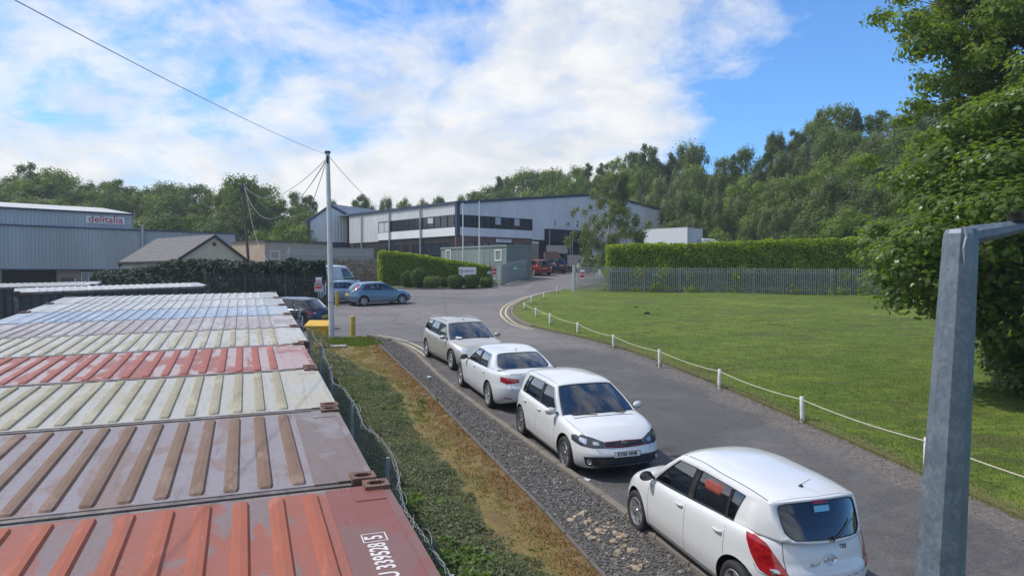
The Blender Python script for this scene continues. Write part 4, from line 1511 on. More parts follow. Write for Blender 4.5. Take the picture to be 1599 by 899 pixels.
    def mirrors(s, x, z, mat, sz=1.0, y=None):
        for sd in (1, -1):
            yb = y or (s.hw * .90)
            bm = bmesh.new()
            bmesh.ops.create_uvsphere(bm, u_segments=18, v_segments=12, radius=1.0)
            for v in bm.verts:
                c = v.co
                c.x = c.x * (.085 if c.x > 0 else .045) ; c.y *= .115; c.z *= .075
                c.x += .02 * (c.y * sd / .115)*-1
            bm.transform(Matrix.Scale(sz, 4))
            me = bpy.data.meshes.new('wing_mirror'); bm.to_mesh(me); bm.free()
            me.polygons.foreach_set('use_smooth', [True] * len(me.polygons))
            o = link('wing_mirror', me, s.root, mat); o.location = (x, sd * (yb + .13), z + .055)
            MB().tube([(x + .02 - x, -sd * .16, -.05), (0, -sd * .05, -.02)], .022, 8).build('mirror_arm', TRIM, o, smooth=True)
            gl = MB().lathe([(0.0, 0), (1.0, 0), (1.0, .006)], 18)
            gl.v = [(-.047 * sz - q[2], q[0] * .095 * sz, q[1] * .058 * sz) for q in gl.v]
            gl.build('mirror_glass', GLOSSBLK, o)
    def plate(s, end, z, txt, mat, tilt=0, y=0, txtmat=None):
        p, nn = s.cast((3 * end, y, z), 'f' if end > 0 else 'r')
        hx = Vector((0, end, 0)); upv = Vector((-math.sin(R(tilt)) * end, 0, math.cos(R(tilt))))
        nrm = hx.cross(upv)
        m = basis(p + Vector((end * .014, 0, 0)), hx, upv)
        pl = MB().box((0, 0, 0), (.52, .111, .012)).build('number_plate', mat, s.root, bevel=.003)
        pl.matrix_local = m
        if txt:
            text_obj('lettering', txt, .098, BLACKINK, pl, Matrix.Translation((0, 0, .0068)), depth=.0006, bold=.0035, xscale=.86)
            fr_ = MB()
            for a, b_ in (((-.257, -.052), (.257, -.052)), ((-.257, .052), (.257, .052)), ((-.257, -.052), (-.257, .052)), ((.257, -.052), (.257, .052))):
                fr_.bar((a[0], a[1], .0065), (b_[0], b_[1], .0065), .008, .003)
            fr_.build('plate_frame', BLACKINK, pl)
        return pl
    def antenna(s, x, L=.18):
        p, nn = s.cast((x, 0, 2), 't')
        mb = MB().lathe([(.028, -.003), (.026, .012), (.012, .024), (.006, .03)], 12)
        o = mb.build('aerial', TRIM, s.root, smooth=True); o.location = p
        MB().tube([(0, 0, .02), (-L * .8, 0, .02 + L * .6)], [.004, .0025], 6).build('mast', TRIM, o)
    def wiper(s, pts, end):
        q = []
        for p_ in pts:
            p, nn = s.cast(p_, 'r' if end < 0 else 'f'); q.append(p + nn * .022)
        mb = MB().tube(q, [.011] + [.007] * (len(q) - 1), 6)
        mb.build('wiper', TRIM, s.root, smooth=True)

LAYERS = [  # v, width, front inset, rear inset
    (0.0, .90, .13, .10), (.05, .945, .07, .05), (.12, .972, .03, .025), (.24, .990, .008, .008), (.36, 1.0, 0, 0), (.47, 1.0, .0, .0), (.545, .998, .006, .008),
    (.60, .996, .028, .045), (.70, .992, .055, .060), (.79, .985, .095, .075), (.87, .974, .15, .092), (.93, .958, .205, .105), (.97, .935, .25, .118), (1.0, .905, .30, .135)]
def place(px_front, px_rear, y_side, wb):
    """Car frame from the ground contact of the two wheels on one side; y_side = local y of that side's tyres."""
    a, b_ = P(*px_front, .012), P(*px_rear, .012)
    h = math.atan2(a.y - b_.y, a.x - b_.x)
    c = (a + b_) / 2
    c = c - Vector((-math.sin(h), math.cos(h), 0)) * y_side
    return frame(c.x, c.y, h, gzf(c.x, c.y) + .014)
GRP = 'cars parked in line along the kerb'

# ---------------------------------------------------------------- white hatchback nearest the camera
S = dict(W=1.71, wb=2.525, fo=.79, ro=.67, zb=.20, wr=.302, rr=.205, ww=.19, spokes=(5, 'd', .022), crown=.05, paint=WHITE,
         rim=[(-1.94, .955), (-1.75, .99), (-1.2, 1.025), (-.4, .985), (.4, .935), (.9, .91), (1.3, .86), (1.75, .755), (2.06, .66)],
         layers=LAYERS, doors=[.84, -.16, -1.05], ws=(1.16, .42), rw=(-1.90, -1.66),
         stations=[(.98, .36, 'p'), (.80, .24, 'w'), (-.10, -.14, 'k'), (-.24, -.26, 'w'), (-.98, -.92, 'k'), (-1.01, -.95, 'w'), (-1.12, -1.20, 'p'), (-1.50, -1.40, 'p'), (-1.73, -1.55, 'p')],
         roof=[(-1.75, 1.34), (-1.4, 1.385), (-.8, 1.42), (-.2, 1.43), (.2, 1.405), (.5, 1.36)], roof_crown=.055, roof_w=.70, glass=GLASS, rglass=DARKGLASS, nr=6.0, mr=2.6, end_bulge=.03, rwin_t=(1, 6))
MW = place((992, 829), (1142, 955), .855 - .02, S['wb'])
c = i20 = Car('parked_car', 'white hatchback nearest the camera, seen from behind, red lamps and rear wiper', 'car', S, MW, GRP)
c.doors_lines(); c.handles([-.02, -.92], .86); c.mirrors(.80, .93, TRIM, .92)
c.patch('tail_lamp', [(-1.44, .9, 1.0), (-1.58, .86, 1.0), (-1.74, .78, .945), (-1.86, .70, .81), (-1.94, .58, .66)], [(-1.47, .9, .93), (-1.58, .9, .78), (-1.68, .86, .66), (-1.80, .78, .615), (-1.93, .61, .61)], TAIL, 'r', 14, 7, .012)
c.patch('reversing_lamp', [(-1.80, .775, .70), (-1.89, .68, .70)], [(-1.82, .755, .635), (-1.91, .655, .630)], REFL, 'r', 6, 4, .0145)
c.patch('reflector', [(-1.95, .72, .44), (-1.98, .50, .435)], [(-1.95, .72, .40), (-1.98, .50, .395)], TAIL, 'r', 6, 3, .006)
c.patch('high_brake_light', [(-1.9, .13, 1.392), (-1.9, -.13, 1.392)], [(-1.9, .13, 1.362), (-1.9, -.13, 1.362)], TAILD, 'r', 5, 3, .012, both=False)
c.seam([(-1.9, .66, .985), (-1.9, .63, .80), (-1.95, .60, .64), (-1.97, .55, .60), (-1.98, 0, .585), (-1.97, -.55, .60), (-1.95, -.60, .64), (-1.9, -.63, .80), (-1.9, -.66, .985)], 'r', .008, both=False, n=50)
c.seam([(-1.86, .80, .60), (-1.70, .88, .62), (-1.62, .9, .70)], 'r', .006, n=8)
c.plate(-1, .50, None, PLATEY, tilt=6)
p, nn = c.cast((-3, 0, .79), 'r')
em = MB().lathe([(.056, 0), (.064, .004), (.070, .009), (.066, .012), (.058, .006)], 28)
for a, b_ in (((-.030, -.034), (-.020, .034)), ((.020, -.034), (.030, .034)), ((-.025, -.006), (.025, .006))): em.bar((a[0], a[1], .007), (b_[0], b_[1], .007), .013, .005)
e = em.build('badge', CHROME, c.root, smooth=True); e.matrix_local = basis(p + Vector((-.006, 0, 0)), (0, -1, 0), (.12, 0, 1)); e.scale = (1.15, .8, 1)
p, nn = c.cast((-3, -.50, .895), 'r'); text_obj('lettering', 'i20', .075, DALLOY, c.root, basis(p + nn * .004, (0, -1, 0), (.12, 0, 1)), depth=.002, bold=.002)
p, nn = c.cast((-3, .44, .745), 'r'); text_obj('lettering', 'BLUE', .045, ALLOY, c.root, basis(p + nn * .004, (0, -1, 0), (.12, 0, 1)), depth=.001, bold=.001, xscale=1.3)
p, nn = c.cast((-3, .04, 1.315), 'r')
st_ = MB().box((0, 0, 0), (.20, .065, .002)).build('window_sticker', BLUESTICK, c.root); st_.matrix_local = basis(p + nn * .004, (0, -1, 0), (.35, 0, 1))
c.wiper([(-1.9, .0, 1.02), (-1.9, -.10, 1.04), (-1.88, -.42, 1.17)], -1)
pv = MB().lathe([(.03, -.02), (.03, .02), (.018, .03)], 12, 'z'); q, nn = c.cast((-1.9, .0, 1.02), 'r'); o = pv.build('wiper_pivot', TRIM, c.root, smooth=True); o.matrix_local = basis(q, (0, 1, 0), (nn.z, 0, -nn.x))
c.antenna(-1.35, .20)
for sd in (1, -1):
    c.seam([(-1.5, sd * .555, 2), (-.6, sd * .585, 2), (.30, sd * .555, 2)], 't', .012, both=False, n=18)
c.seam([(-1.56, .54, 2), (-1.62, 0, 2), (-1.56, -.54, 2)], 't', .006, both=False, n=14)
c.patch('headlight', [(1.72, .70, .74), (1.86, .66, .70), (1.98, .52, .63)], [(1.74, .74, .62), (1.9, .66, .57), (2.0, .54, .56)], LENS, 'f', 8, 4, .012)
c.seam([(1.98, .60, .69), (1.4, .73, .9), (1.1, .75, .95)], 't', .006, n=16)
bg = MB().box((0, 0, .16), (.46, .46, .52)).build('child_seat', REDCLOTH, c.root, bevel=.08); bg.location = (-.58, .47, .90)
MB().box((-.12, 0, .34), (.10, .40, .20)).build('child_seat_head', REDCLOTH, bg, bevel=.05)

# ---------------------------------------------------------------- white hatchback facing the camera
S = dict(W=1.786, wb=2.578, fo=.87, ro=.76, zb=.17, wr=.318, rr=.228, ww=.215, spokes=(5, 's', .075), alloy=DALLOY, crown=.055, paint=WHITE,
         rim=[(-2.04, .93), (-1.85, .96), (-1.3, .975), (-.3, .955), (.5, .935), (.9, .925), (1.3, .88), (1.8, .795), (2.16, .69)],
         layers=LAYERS, doors=[.80, -.24, -1.12], ws=(1.12, .22), rw=(-2.00, -1.74),
         stations=[(.92, .17, 'p'), (.74, .06, 'w'), (-.18, -.22, 'k'), (-.30, -.32, 'w'), (-1.12, -1.00, 'k'), (-1.17, -1.04, 'w'), (-1.36, -1.20, 'p'), (-1.66, -1.44, 'p'), (-1.84, -1.60, 'p')],
         roof=[(-1.8, 1.33), (-1.4, 1.385), (-.8, 1.415), (-.2, 1.415), (.1, 1.395), (.35, 1.35)], roof_crown=.05, roof_w=.69, glass=GLASS, sglass=DARKGLASS, end_bulge=.025, mf=3.1, nf=7.0)  # dark side glass stands in for the reflection of dark trees
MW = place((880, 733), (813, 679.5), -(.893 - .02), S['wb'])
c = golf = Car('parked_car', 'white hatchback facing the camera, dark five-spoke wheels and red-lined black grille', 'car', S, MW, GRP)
c.doors_lines(); c.handles([-.10, -.98], .845); c.mirrors(.74, .945, WHITE)
c.patch('headlight', [(1.56, .87, .745), (1.80, .83, .775), (2.02, .68, .735), (2.13, .45, .672)], [(1.60, .89, .66), (1.86, .83, .605), (2.06, .66, .580), (2.14, .45, .582)], DLAMP, 'f', 16, 7, .008)
c.patch('lamp_lens', [(1.78, .84, .735), (1.95, .745, .73)], [(1.81, .84, .645), (1.97, .745, .62)], REFL, 'f', 7, 5, .0105)
c.patch('indicator', [(2.02, .67, .700), (2.10, .53, .672)], [(2.03, .67, .625), (2.11, .53, .608)], REFL, 'f', 6, 4, .0105)
c.patch('grille', [(2.15, .45, .672), (2.2, 0, .682), (2.15, -.45, .672)], [(2.15, .45, .582), (2.2, 0, .572), (2.15, -.45, .582)], GLOSSBLK, 'f', 20, 5, .008, both=False)
for z0 in (.664, .590):
    c.patch('grille_stripe', [(2.15, .45, z0 + .004), (2.2, 0, z0 + .005), (2.15, -.45, z0 + .004)], [(2.15, .45, z0 - .003), (2.2, 0, z0 - .002), (2.15, -.45, z0 - .003)], REDTRIM, 'f', 20, 3, .013, both=False)
for z0 in (.645, .625, .607):
    c.patch('grille_slat', [(2.15, .44, z0 + .003), (2.2, 0, z0 + .003), (2.15, -.44, z0 + .003)], [(2.15, .44, z0 - .003), (2.2, 0, z0 - .003), (2.15, -.44, z0 - .003)], TRIM, 'f', 16, 3, .012, both=False)
c.patch('lower_grille', [(1.98, .81, .42), (2.12, .6, .44), (2.2, 0, .445), (2.12, -.6, .44), (1.98, -.81, .42)], [(2.0, .78, .27), (2.12, .6, .235), (2.2, 0, .23), (2.12, -.6, .235), (2.0, -.78, .27)], TRIM, 'f', 26, 5, .006, both=False)
for z0 in (.37, .325, .28):
    c.patch('grille_slat', [(2.10, .62, z0 + .008), (2.2, 0, z0 + .008), (2.10, -.62, z0 + .008)], [(2.1, .62, z0 - .006), (2.2, 0, z0 - .006), (2.1, -.62, z0 - .006)], GLOSSBLK, 'f', 20, 3, .014, both=False)
for sd in (1, -1):
    p, nn = c.cast((2.04, sd * .70, .345), 'f')
    fg = MB().lathe([(0, .002), (.036, .004), (.042, .012), (.05, .010), (.052, -.01)], 18)
    o = fg.build('fog_lamp', REFL, c.root, smooth=True); o.matrix_local = basis(p + nn * .006, nn.cross(Vector((0, 0, 1))), (0, 0, 1)); 
    m = o.matrix_local.to_3x3()
    if (m @ Vector((0, 0, 1))).dot(nn) < 0: o.matrix_local = basis(p + nn * .006, -nn.cross(Vector((0, 0, 1))), (0, 0, 1))
c.plate(1, .475, 'KV60 HHR', PLATEW, tilt=4)
p, nn = c.cast((3, 0, .632), 'f')
em = MB().tube([(.060 * math.cos(a), .060 * math.sin(a), 0) for a in np.linspace(0, 2 * PI, 29)], .0065, 6, cap=False)
for L_ in ([(-.022, .054), (0, .008), (.022, .054)], [(-.046, .036), (-.024, -.050), (0, -.002), (.024, -.050), (.046, .036)]):
    for a, b_ in zip(L_[:-1], L_[1:]): em.bar((a[0], a[1], .002), (b_[0], b_[1], .002), .011, .006)
em.lathe([(0, -.006), (.058, -.006)], 24)
e = em.build('badge', CHROME, c.root); e.matrix_local = basis(p + nn * .014, (0, 1, 0), (0, 0, 1))
p, nn = c.cast((3, -.33, .627), 'f'); text_obj('lettering', 'GTI', .036, CHROME, c.root, basis(p + nn * .013, (0, 1, 0), (0, 0, 1)), depth=.002, bold=.002, xscale=1.5)
c.seam([(2.12, .46, .665), (1.95, .62, .75), (1.5, .745, .88), (1.1, .76, .94)], 't', .007, n=20)
c.seam([(2.16, .46, .662), (2.2, 0, .674), (2.16, -.46, .662)], 'f', .006, both=False, n=20)
for sd in (1, -1):
    c.seam([(-1.55, sd * .565, 2), (-.6, sd * .59, 2), (.12, sd * .57, 2)], 't', .011, both=False, n=18)
c.antenna(-1.45, .14)
c.patch('tail_lamp', [(-1.80, .86, .92), (-1.95, .74, .90), (-2.0, .6, .89)], [(-1.80, .88, .74), (-1.96, .76, .74), (-2.0, .6, .75)], TAILD, 'r', 8, 4, .008)
c.seam([(1.16, .62, 1.0), (1.2, 0, 1.0), (1.16, -.62, 1.0)], 't', .03, both=False, n=18, mat=TRIM, name='scuttle')
for y0, y1 in ((.45, -.12), (-.12, -.60)):
    q0, _ = c.cast((1.13, y0, 2), 't'); q1_, _ = c.cast((1.02, y1, 2), 't')
    MB().tube([q0 + Vector((0, 0, .012)), (q0 + q1_) / 2 + Vector((0, 0, .02)), q1_ + Vector((0, 0, .014))], .008, 6).build('wiper', TRIM, c.root)

# ---------------------------------------------------------------- white saloon seen from behind
S = dict(W=1.84, wb=2.82, fo=.88, ro=1.03, zb=.17, wr=.325, rr=.232, ww=.225, spokes=(5, 'd', .03), crown=.045, paint=WHITE2,
         rim=[(-2.44, .955), (-2.2, .985), (-1.6, .985), (-.6, .955), (.3, .93), (.9, .915), (1.4, .865), (1.95, .78), (2.29, .67)],
         layers=LAYERS, doors=[.80, -.26, -1.16], ws=(1.10, .22), rw=(-1.92, -1.16),
         stations=[(.90, .14, 'p'), (.72, .04, 'w'), (-.22, -.26, 'k'), (-.34, -.36, 'w'), (-1.14, -.92, 'p'), (-1.42, -1.02, 'p'), (-1.70, -1.08, 'p')],
         roof=[(-1.3, 1.30), (-1.0, 1.335), (-.5, 1.37), (-.1, 1.38), (.2, 1.36), (.4, 1.32)], roof_crown=.045, roof_w=.68, glass=GLASS, rwin_t=(1, 6), end_bulge=.03, seat_r=-.95, nr=7.0, mr=2.7)
MW = place((720, 604), (760, 634.5), .92 - .02, S['wb'])
c = saloon = Car('parked_car', 'white saloon seen from behind between the silver estate and the grille-fronted hatchback', 'car', S, MW, GRP)
c.doors_lines(); c.handles([-.10, -1.0], .86); c.mirrors(.74, .93, GLOSSBLK)
c.patch('tail_lamp', [(-2.14, .90, .90), (-2.36, .78, .885), (-2.46, .42, .855)], [(-2.16, .90, .78), (-2.37, .78, .74), (-2.46, .42, .775)], TAIL, 'r', 14, 5, .008)
c.patch('boot_lip', [(-2.36, .72, .995), (-2.40, 0, 1.035), (-2.36, -.72, .995)], [(-2.4, .72, .965), (-2.44, 0, .985), (-2.4, -.72, .965)], WHITE2, 'r', 16, 3, .022, both=False)
c.patch('reflector', [(-2.28, .84, .40), (-2.42, .62, .395)], [(-2.28, .84, .375), (-2.42, .62, .37)], TAILD, 'r', 6, 3, .006)
c.patch('rear_diffuser', [(-2.36, .66, .30), (-2.46, 0, .31), (-2.36, -.66, .30)], [(-2.36, .66, .20), (-2.46, 0, .20), (-2.36, -.66, .20)], TRIM, 'r', 14, 3, .008, both=False)
c.seam([(-2.40, .74, .95), (-2.43, .70, .78), (-2.46, .62, .60), (-2.47, 0, .58), (-2.46, -.62, .60), (-2.43, -.70, .78), (-2.40, -.74, .95)], 'r', .007, both=False, n=40)
c.plate(-1, .745, None, PLATEY, tilt=8)
p, nn = c.cast((-3, 0, .90), 'r')
em = MB()
for k in range(4): em.tube([(.042 * math.cos(a) + (k - 1.5) * .058, .042 * math.sin(a), 0) for a in np.linspace(0, 2 * PI, 19)], .006, 5, cap=False)
e = em.build('badge', CHROME, c.root); e.matrix_local = basis(p + nn * .008, (0, -1, 0), (0, 0, 1))
q, _ = c.cast((-.95, 0, 2), 't'); fin = MB().add([(.07, 0, -.004), (-.07, .022, -.004), (-.07, -.022, -.004), (-.06, 0, .06)], [(0, 1, 3), (0, 3, 2), (1, 2, 3), (0, 2, 1)]); o = fin.build('aerial', WHITE2, c.root); o.location = q
c.seam([(-1.96, .64, 1.0), (-2.15, .66, 1.0), (-2.38, .70, 1.0)], 't', .006, n=8)

# ---------------------------------------------------------------- silver estate facing the camera
S = dict(W=1.886, wb=2.85, fo=.96, ro=1.02, zb=.18, wr=.325, rr=.222, ww=.215, spokes=(7, 's', .035), crown=.055, paint=SILVER,
         rim=[(-2.44, .95), (-2.2, 1.0), (-1.2, 1.0), (-.3, .975), (.5, .95), (1.0, .935), (1.4, .885), (1.95, .79), (2.39, .66)],
         layers=LAYERS, doors=[.90, -.20, -1.16], ws=(1.24, .30), rw=(-2.38, -2.06),
         stations=[(1.02, .22, 'p'), (.84, .12, 'w'), (-.16, -.22, 'k'), (-.28, -.32, 'w'), (-1.14, -1.04, 'k'), (-1.24, -1.12, 'w'), (-2.0, -1.72, 'p'), (-2.20, -1.92, 'p')],
         roof=[(-2.1, 1.36), (-1.6, 1.41), (-.8, 1.445), (-.2, 1.445), (.15, 1.42), (.4, 1.37)], roof_crown=.05, roof_w=.69, glass=GLASS, sglass=DARKGLASS, end_bulge=.025)
MW = place((704, 577.5), (665, 557), -(.943 - .02), S['wb'])
c = estate = Car('parked_car', 'silver estate car facing the camera, farthest of the kerbside line', 'car', S, MW, GRP)
c.doors_lines(); c.handles([-.08, -.98], .87); c.mirrors(.84, .955, SILVER)
c.patch('headlight', [(1.74, .90, .77), (2.0, .84, .77), (2.2, .70, .72), (2.30, .56, .67)], [(1.85, .90, .68), (2.06, .84, .64), (2.22, .70, .60), (2.31, .56, .61)], REFL, 'f', 12, 5, .009)
c.patch('upper_grille', [(2.36, .42, .66), (2.42, 0, .67), (2.36, -.42, .66)], [(2.36, .40, .58), (2.42, 0, .575), (2.36, -.40, .58)], TRIM, 'f', 14, 4, .008, both=False)
c.patch('lower_grille', [(2.32, .66, .44), (2.44, 0, .46), (2.32, -.66, .44)], [(2.32, .6, .27), (2.44, 0, .24), (2.32, -.6, .27)], TRIM, 'f', 18, 4, .008, both=False)
c.patch('fog_lamp', [(2.14, .82, .42), (2.24, .72, .42)], [(2.14, .82, .35), (2.24, .72, .35)], REFL, 'f', 6, 4, .01)
c.seam([(2.30, .52, .69), (1.9, .72, .8), (1.25, .80, .94)], 't', .007, n=18)
for sd in (1, -1):
    pts = [c.cast((x, sd * .60, 2), 't')[0] + Vector((0, 0, .035)) for x in np.linspace(-1.7, .0, 8)]
    MB().tube(pts, .014, 6).build('roof_rail', ALLOY, c.root, smooth=True)
c.antenna(.05, .05)
c.patch('windscreen_paper', [(1.14, -.35, 1.03), (1.14, -.62, 1.03)], [(1.20, -.35, .99), (1.20, -.62, .99)], PLATEW, 'f', 4, 3, .003, both=False)

# ---------------------------------------------------------------- cars standing in the yard
def focus(label, mw, col, group):
    S = dict(W=1.84, wb=2.64, fo=.90, ro=.81, zb=.18, wr=.315, rr=.212, ww=.2, spokes=(5, 'd', .024), crown=.05, paint=col,
         rim=[(-2.12, .93), (-1.9, 1.0), (-1.3, 1.0), (-.3, .965), (.5, .94), (.95, .92), (1.4, .865), (1.9, .77), (2.22, .65)],
         layers=LAYERS, doors=[.86, -.18, -1.10], ws=(1.22, .30), rw=(-1.98, -1.50),
         stations=[(1.04, .22, 'p'), (.86, .10, 'w'), (-.12, -.18, 'k'), (-.24, -.28, 'w'), (-.98, -.88, 'k'), (-1.04, -.92, 'w'), (-1.40, -1.06, 'p'), (-1.62, -1.26, 'p'), (-1.80, -1.38, 'p')],
         roof=[(-1.6, 1.33), (-1.2, 1.40), (-.6, 1.435), (-.1, 1.435), (.15, 1.41), (.4, 1.36)], roof_crown=.045, roof_w=.70, glass=GLASS, end_bulge=.03)
    c = Car('parked_car', label, 'car', S, mw, group)
    c.doors_lines(); c.handles([-.06, -.92], .87); c.mirrors(.86, .94, col)
    c.patch('tail_lamp', [(-1.58, .70, 1.30), (-1.80, .56, 1.22)], [(-1.74, .80, .98), (-1.95, .66, .96)], TAIL, 'r', 6, 8, .012)
    c.patch('headlight', [(1.66, .88, .76), (1.95, .76, .72), (2.12, .58, .66)], [(1.74, .90, .64), (1.98, .78, .60), (2.14, .58, .59)], REFL, 'f', 10, 5, .009)
    c.patch('grille', [(2.2, .4, .60), (2.25, 0, .61), (2.2, -.4, .60)], [(2.2, .4, .53), (2.25, 0, .52), (2.2, -.4, .53)], TRIM, 'f', 12, 3, .007, both=False)
    c.patch('side_moulding', [(.75, .9, .56), (-1.0, .9, .57)], [(.75, .9, .52), (-1.0, .9, .53)], col, 's', 8, 3, .018)
    c.plate(-1, .72, None, PLATEY, tilt=6)
    return c
YG = 'cars parked in the open yard'
MW = place((629.4, 474.6), (567.8, 478.0), -(.92 - .02), 2.64)
focus('metallic blue hatchback parked side-on in the open yard', MW, BLUE, YG)
m2 = MW.copy(); off = MW.to_3x3() @ Vector((-1.35, 2.65, 0)); m2.translation = MW.translation + off
m2.translation.z = gzf(m2.translation.x, m2.translation.y) + .014
focus('pale blue-grey car mostly hidden behind the metallic blue hatchback', m2, PALEBLUE, YG)

# dark estate by the fence, tail towards the yard
S = dict(W=1.80, wb=2.70, fo=.90, ro=.95, zb=.18, wr=.315, rr=.212, ww=.2, spokes=(5, 'd', .024), crown=.05, paint=NAVY,
         rim=[(-2.30, .90), (-2.1, .98), (-1.2, 1.0), (-.3, .975), (.5, .95), (1.0, .935), (1.4, .885), (1.9, .79), (2.25, .66)],
         layers=LAYERS, doors=[.86, -.20, -1.12], ws=(1.20, .30), rw=(-2.20, -1.72),
         stations=[(1.0, .22, 'p'), (.84, .12, 'w'), (-.16, -.22, 'k'), (-.28, -.32, 'w'), (-1.10, -1.0, 'k'), (-1.2, -1.08, 'w'), (-1.8, -1.44, 'p'), (-2.02, -1.60, 'p')],
         roof=[(-1.8, 1.36), (-1.4, 1.42), (-.8, 1.455), (-.2, 1.455), (.15, 1.43), (.4, 1.38)], roof_crown=.05, roof_w=.69, glass=DARKGLASS)
c0 = W(503, 505, 35.2)
hd = R(162)
ctr = Vector((c0.x, c0.y, 0)) + Vector((math.cos(hd), math.sin(hd), 0)) * 2.15
c = Car('parked_car', 'black estate car half hidden by the chain-link fence and the yellow grit bin', 'car', S, frame(ctr.x, ctr.y, hd, gzf(ctr.x, ctr.y) + .014), YG)
c.doors_lines(); c.handles([-.1, -.95], .87); c.mirrors(.84, .95, NAVY)
c.patch('tail_lamp', [(-1.86, .88, .94), (-2.08, .80, .93), (-2.24, .56, .91)], [(-1.88, .88, .80), (-2.08, .82, .76), (-2.24, .56, .78)], TAIL, 'r', 10, 5, .01)
c.patch('reversing_lamp', [(-2.16, .70, .87), (-2.23, .58, .87)], [(-2.16, .70, .80), (-2.23, .58, .80)], REFL, 'r', 5, 4, .013)
c.plate(-1, .62, None, PLATEY, tilt=4)

# two cars up the drive, tails towards the gate
def suv(label, mw, col):
    S = dict(W=1.84, wb=2.62, fo=.86, ro=.88, zb=.24, wr=.35, rr=.235, ww=.22, spokes=(5, 'd', .026), crown=.05, paint=col,
         rim=[(-2.19, 1.02), (-2.0, 1.08), (-1.2, 1.09), (-.3, 1.07), (.5, 1.05), (1.0, 1.035), (1.4, 1.0), (1.8, .93), (2.17, .80)],
         layers=LAYERS, doors=[.82, -.20, -1.08], ws=(1.14, .36), rw=(-2.10, -1.86),
         stations=[(.96, .28, 'p'), (.80, .18, 'w'), (-.16, -.22, 'k'), (-.28, -.32, 'w'), (-1.04, -.98, 'k'), (-1.14, -1.06, 'w'), (-1.70, -1.5, 'p'), (-1.92, -1.70, 'p')],
         roof=[(-1.9, 1.56), (-1.4, 1.61), (-.8, 1.63), (-.2, 1.63), (.2, 1.60), (.4, 1.55)], roof_crown=.045, roof_w=.73, glass=DARKGLASS)
    c = Car('parked_car', label, 'car', S, mw, 'cars parked beside the loading dock steps')
    c.doors_lines(); c.mirrors(.80, 1.06, col)
    c.patch('tail_lamp', [(-1.84, .88, 1.06), (-2.02, .82, 1.05), (-2.12, .56, 1.02)], [(-1.86, .9, .90), (-2.04, .84, .88), (-2.14, .60, .90)], TAIL, 'r', 8, 4, .01)
    c.plate(-1, .82, None, PLATEY, tilt=4)
    return c
a = W(838, 428, 79.5); suv('dark red sport utility car parked by the green portable cabin', frame(a.x, a.y, R(112)), REDP)
a = W(861, 426, 82.5); suv('black sport utility car parked between the red one and the brick steps', frame(a.x, a.y, R(118)), NAVY)
a = W(930, 424, 84.0); suv('pale car up the drive, mostly hidden behind the railings and birch', frame(a.x, a.y, R(10)), PALEBLUE)

# ---------------------------------------------------------------- white van behind the blue cars
S = dict(W=1.98, wb=3.3, fo=.92, ro=1.0, zb=.24, wr=.34, rr=.215, ww=.22, spokes=(6, 's', .04), crown=.05, paint=WHITE2,
         rim=[(-2.65, 1.38), (-2.2, 1.40), (-.5, 1.40), (.6, 1.39), (1.2, 1.36), (1.75, 1.26), (2.2, 1.08), (2.57, .86)],
         layers=LAYERS, doors=[1.45, .42, -.75], ws=(1.88, 1.02), rw=(-2.55, -2.48), belt_w=.94, roof_w=.84,
         stations=[(1.66, .94, 'p'), (1.46, .84, 'w'), (.66, .52, 'p'), (.3, .28, 'p'), (-1.0, -1.0, 'p'), (-2.2, -2.15, 'p'), (-2.46, -2.38, 'p')],
         roof=[(-2.5, 2.26), (-1.5, 2.30), (0, 2.30), (.6, 2.28), (.9, 2.24), (1.2, 2.16)], roof_crown=.06, glass=DARKGLASS, rear_glass=False, no_seats=True)
a = P(541, 462)
a = W(546, 446, 54.0)
hd = math.atan2(MW.col[0][1], MW.col[0][0])
hv = Vector((math.cos(hd), math.sin(hd), 0))
ctr = Vector((a.x, a.y, 0)) - hv * 1.45
c = Car('parked_van', 'white van with a dark lower side behind the blue cars, by the stone wall', 'van', S, frame(ctr.x, ctr.y, hd, gzf(ctr.x, ctr.y) + .014), None)
c.doors_lines(); c.mirrors(1.50, 1.42, TRIM, 1.5)
c.patch('headlight', [(2.1, .95, 1.0), (2.35, .84, .98), (2.5, .66, .92)], [(2.15, .96, .80), (2.4, .84, .78), (2.52, .66, .78)], REFL, 'f', 8, 4, .01)
c.patch('side_moulding', [(1.3, 1.0, .92), (-1.2, 1.0, .92)], [(1.3, 1.0, .62), (-1.2, 1.0, .62)], TRIM, 's', 8, 3, .02)
# ================================================================== BUILDINGS
def cladmat(name, col, dirt=0.25):
    m, nt, b = newmat(name); p = nt.obj()
    n1 = nt.noise(0.35, nt.mapping(p, scale=(1, 1, .35)), 6, 0.6); n2 = nt.noise(2.0, nt.mapping(p, scale=(1, 1, .12)), 6, 0.65)
    c = nt.ramp(n1, [(0.3, tuple(x * .86 for x in col)), (0.7, tuple(min(1, x * 1.08) for x in col))])
    c = nt.mix(nt.math('MULTIPLY', nt.step(n2, 0.5, 0.8), dirt), c, tuple(x * .5 for x in col))
    nt.put(b.inputs['Base Color'], c); b.inputs['Roughness'].default_value = 0.55
    return m
CLAD = cladmat('pale_grey_cladding', (0.68, 0.685, 0.70))
CLADL = cladmat('light_fascia_panel', (0.76, 0.77, 0.785), .12)
FACT = cladmat('blue_grey_factory_cladding', (0.40, 0.425, 0.435), .3)
FACTU = cladmat('pale_upper_cladding', (0.45, 0.48, 0.50), .3)
NAVYT = plain('navy_trim', (0.035, 0.050, 0.095), 0.45, var=.15)
ROOFM = cladmat('grey_sheet_roof', (0.27, 0.295, 0.33), .3)
PALER = cladmat('pale_sheet_roof', (0.52, 0.51, 0.49), .3)
WGLASS = plain('dark_office_glass', (0.020, 0.026, 0.042), 0.10, var=.3, scale=2, spec=.8)
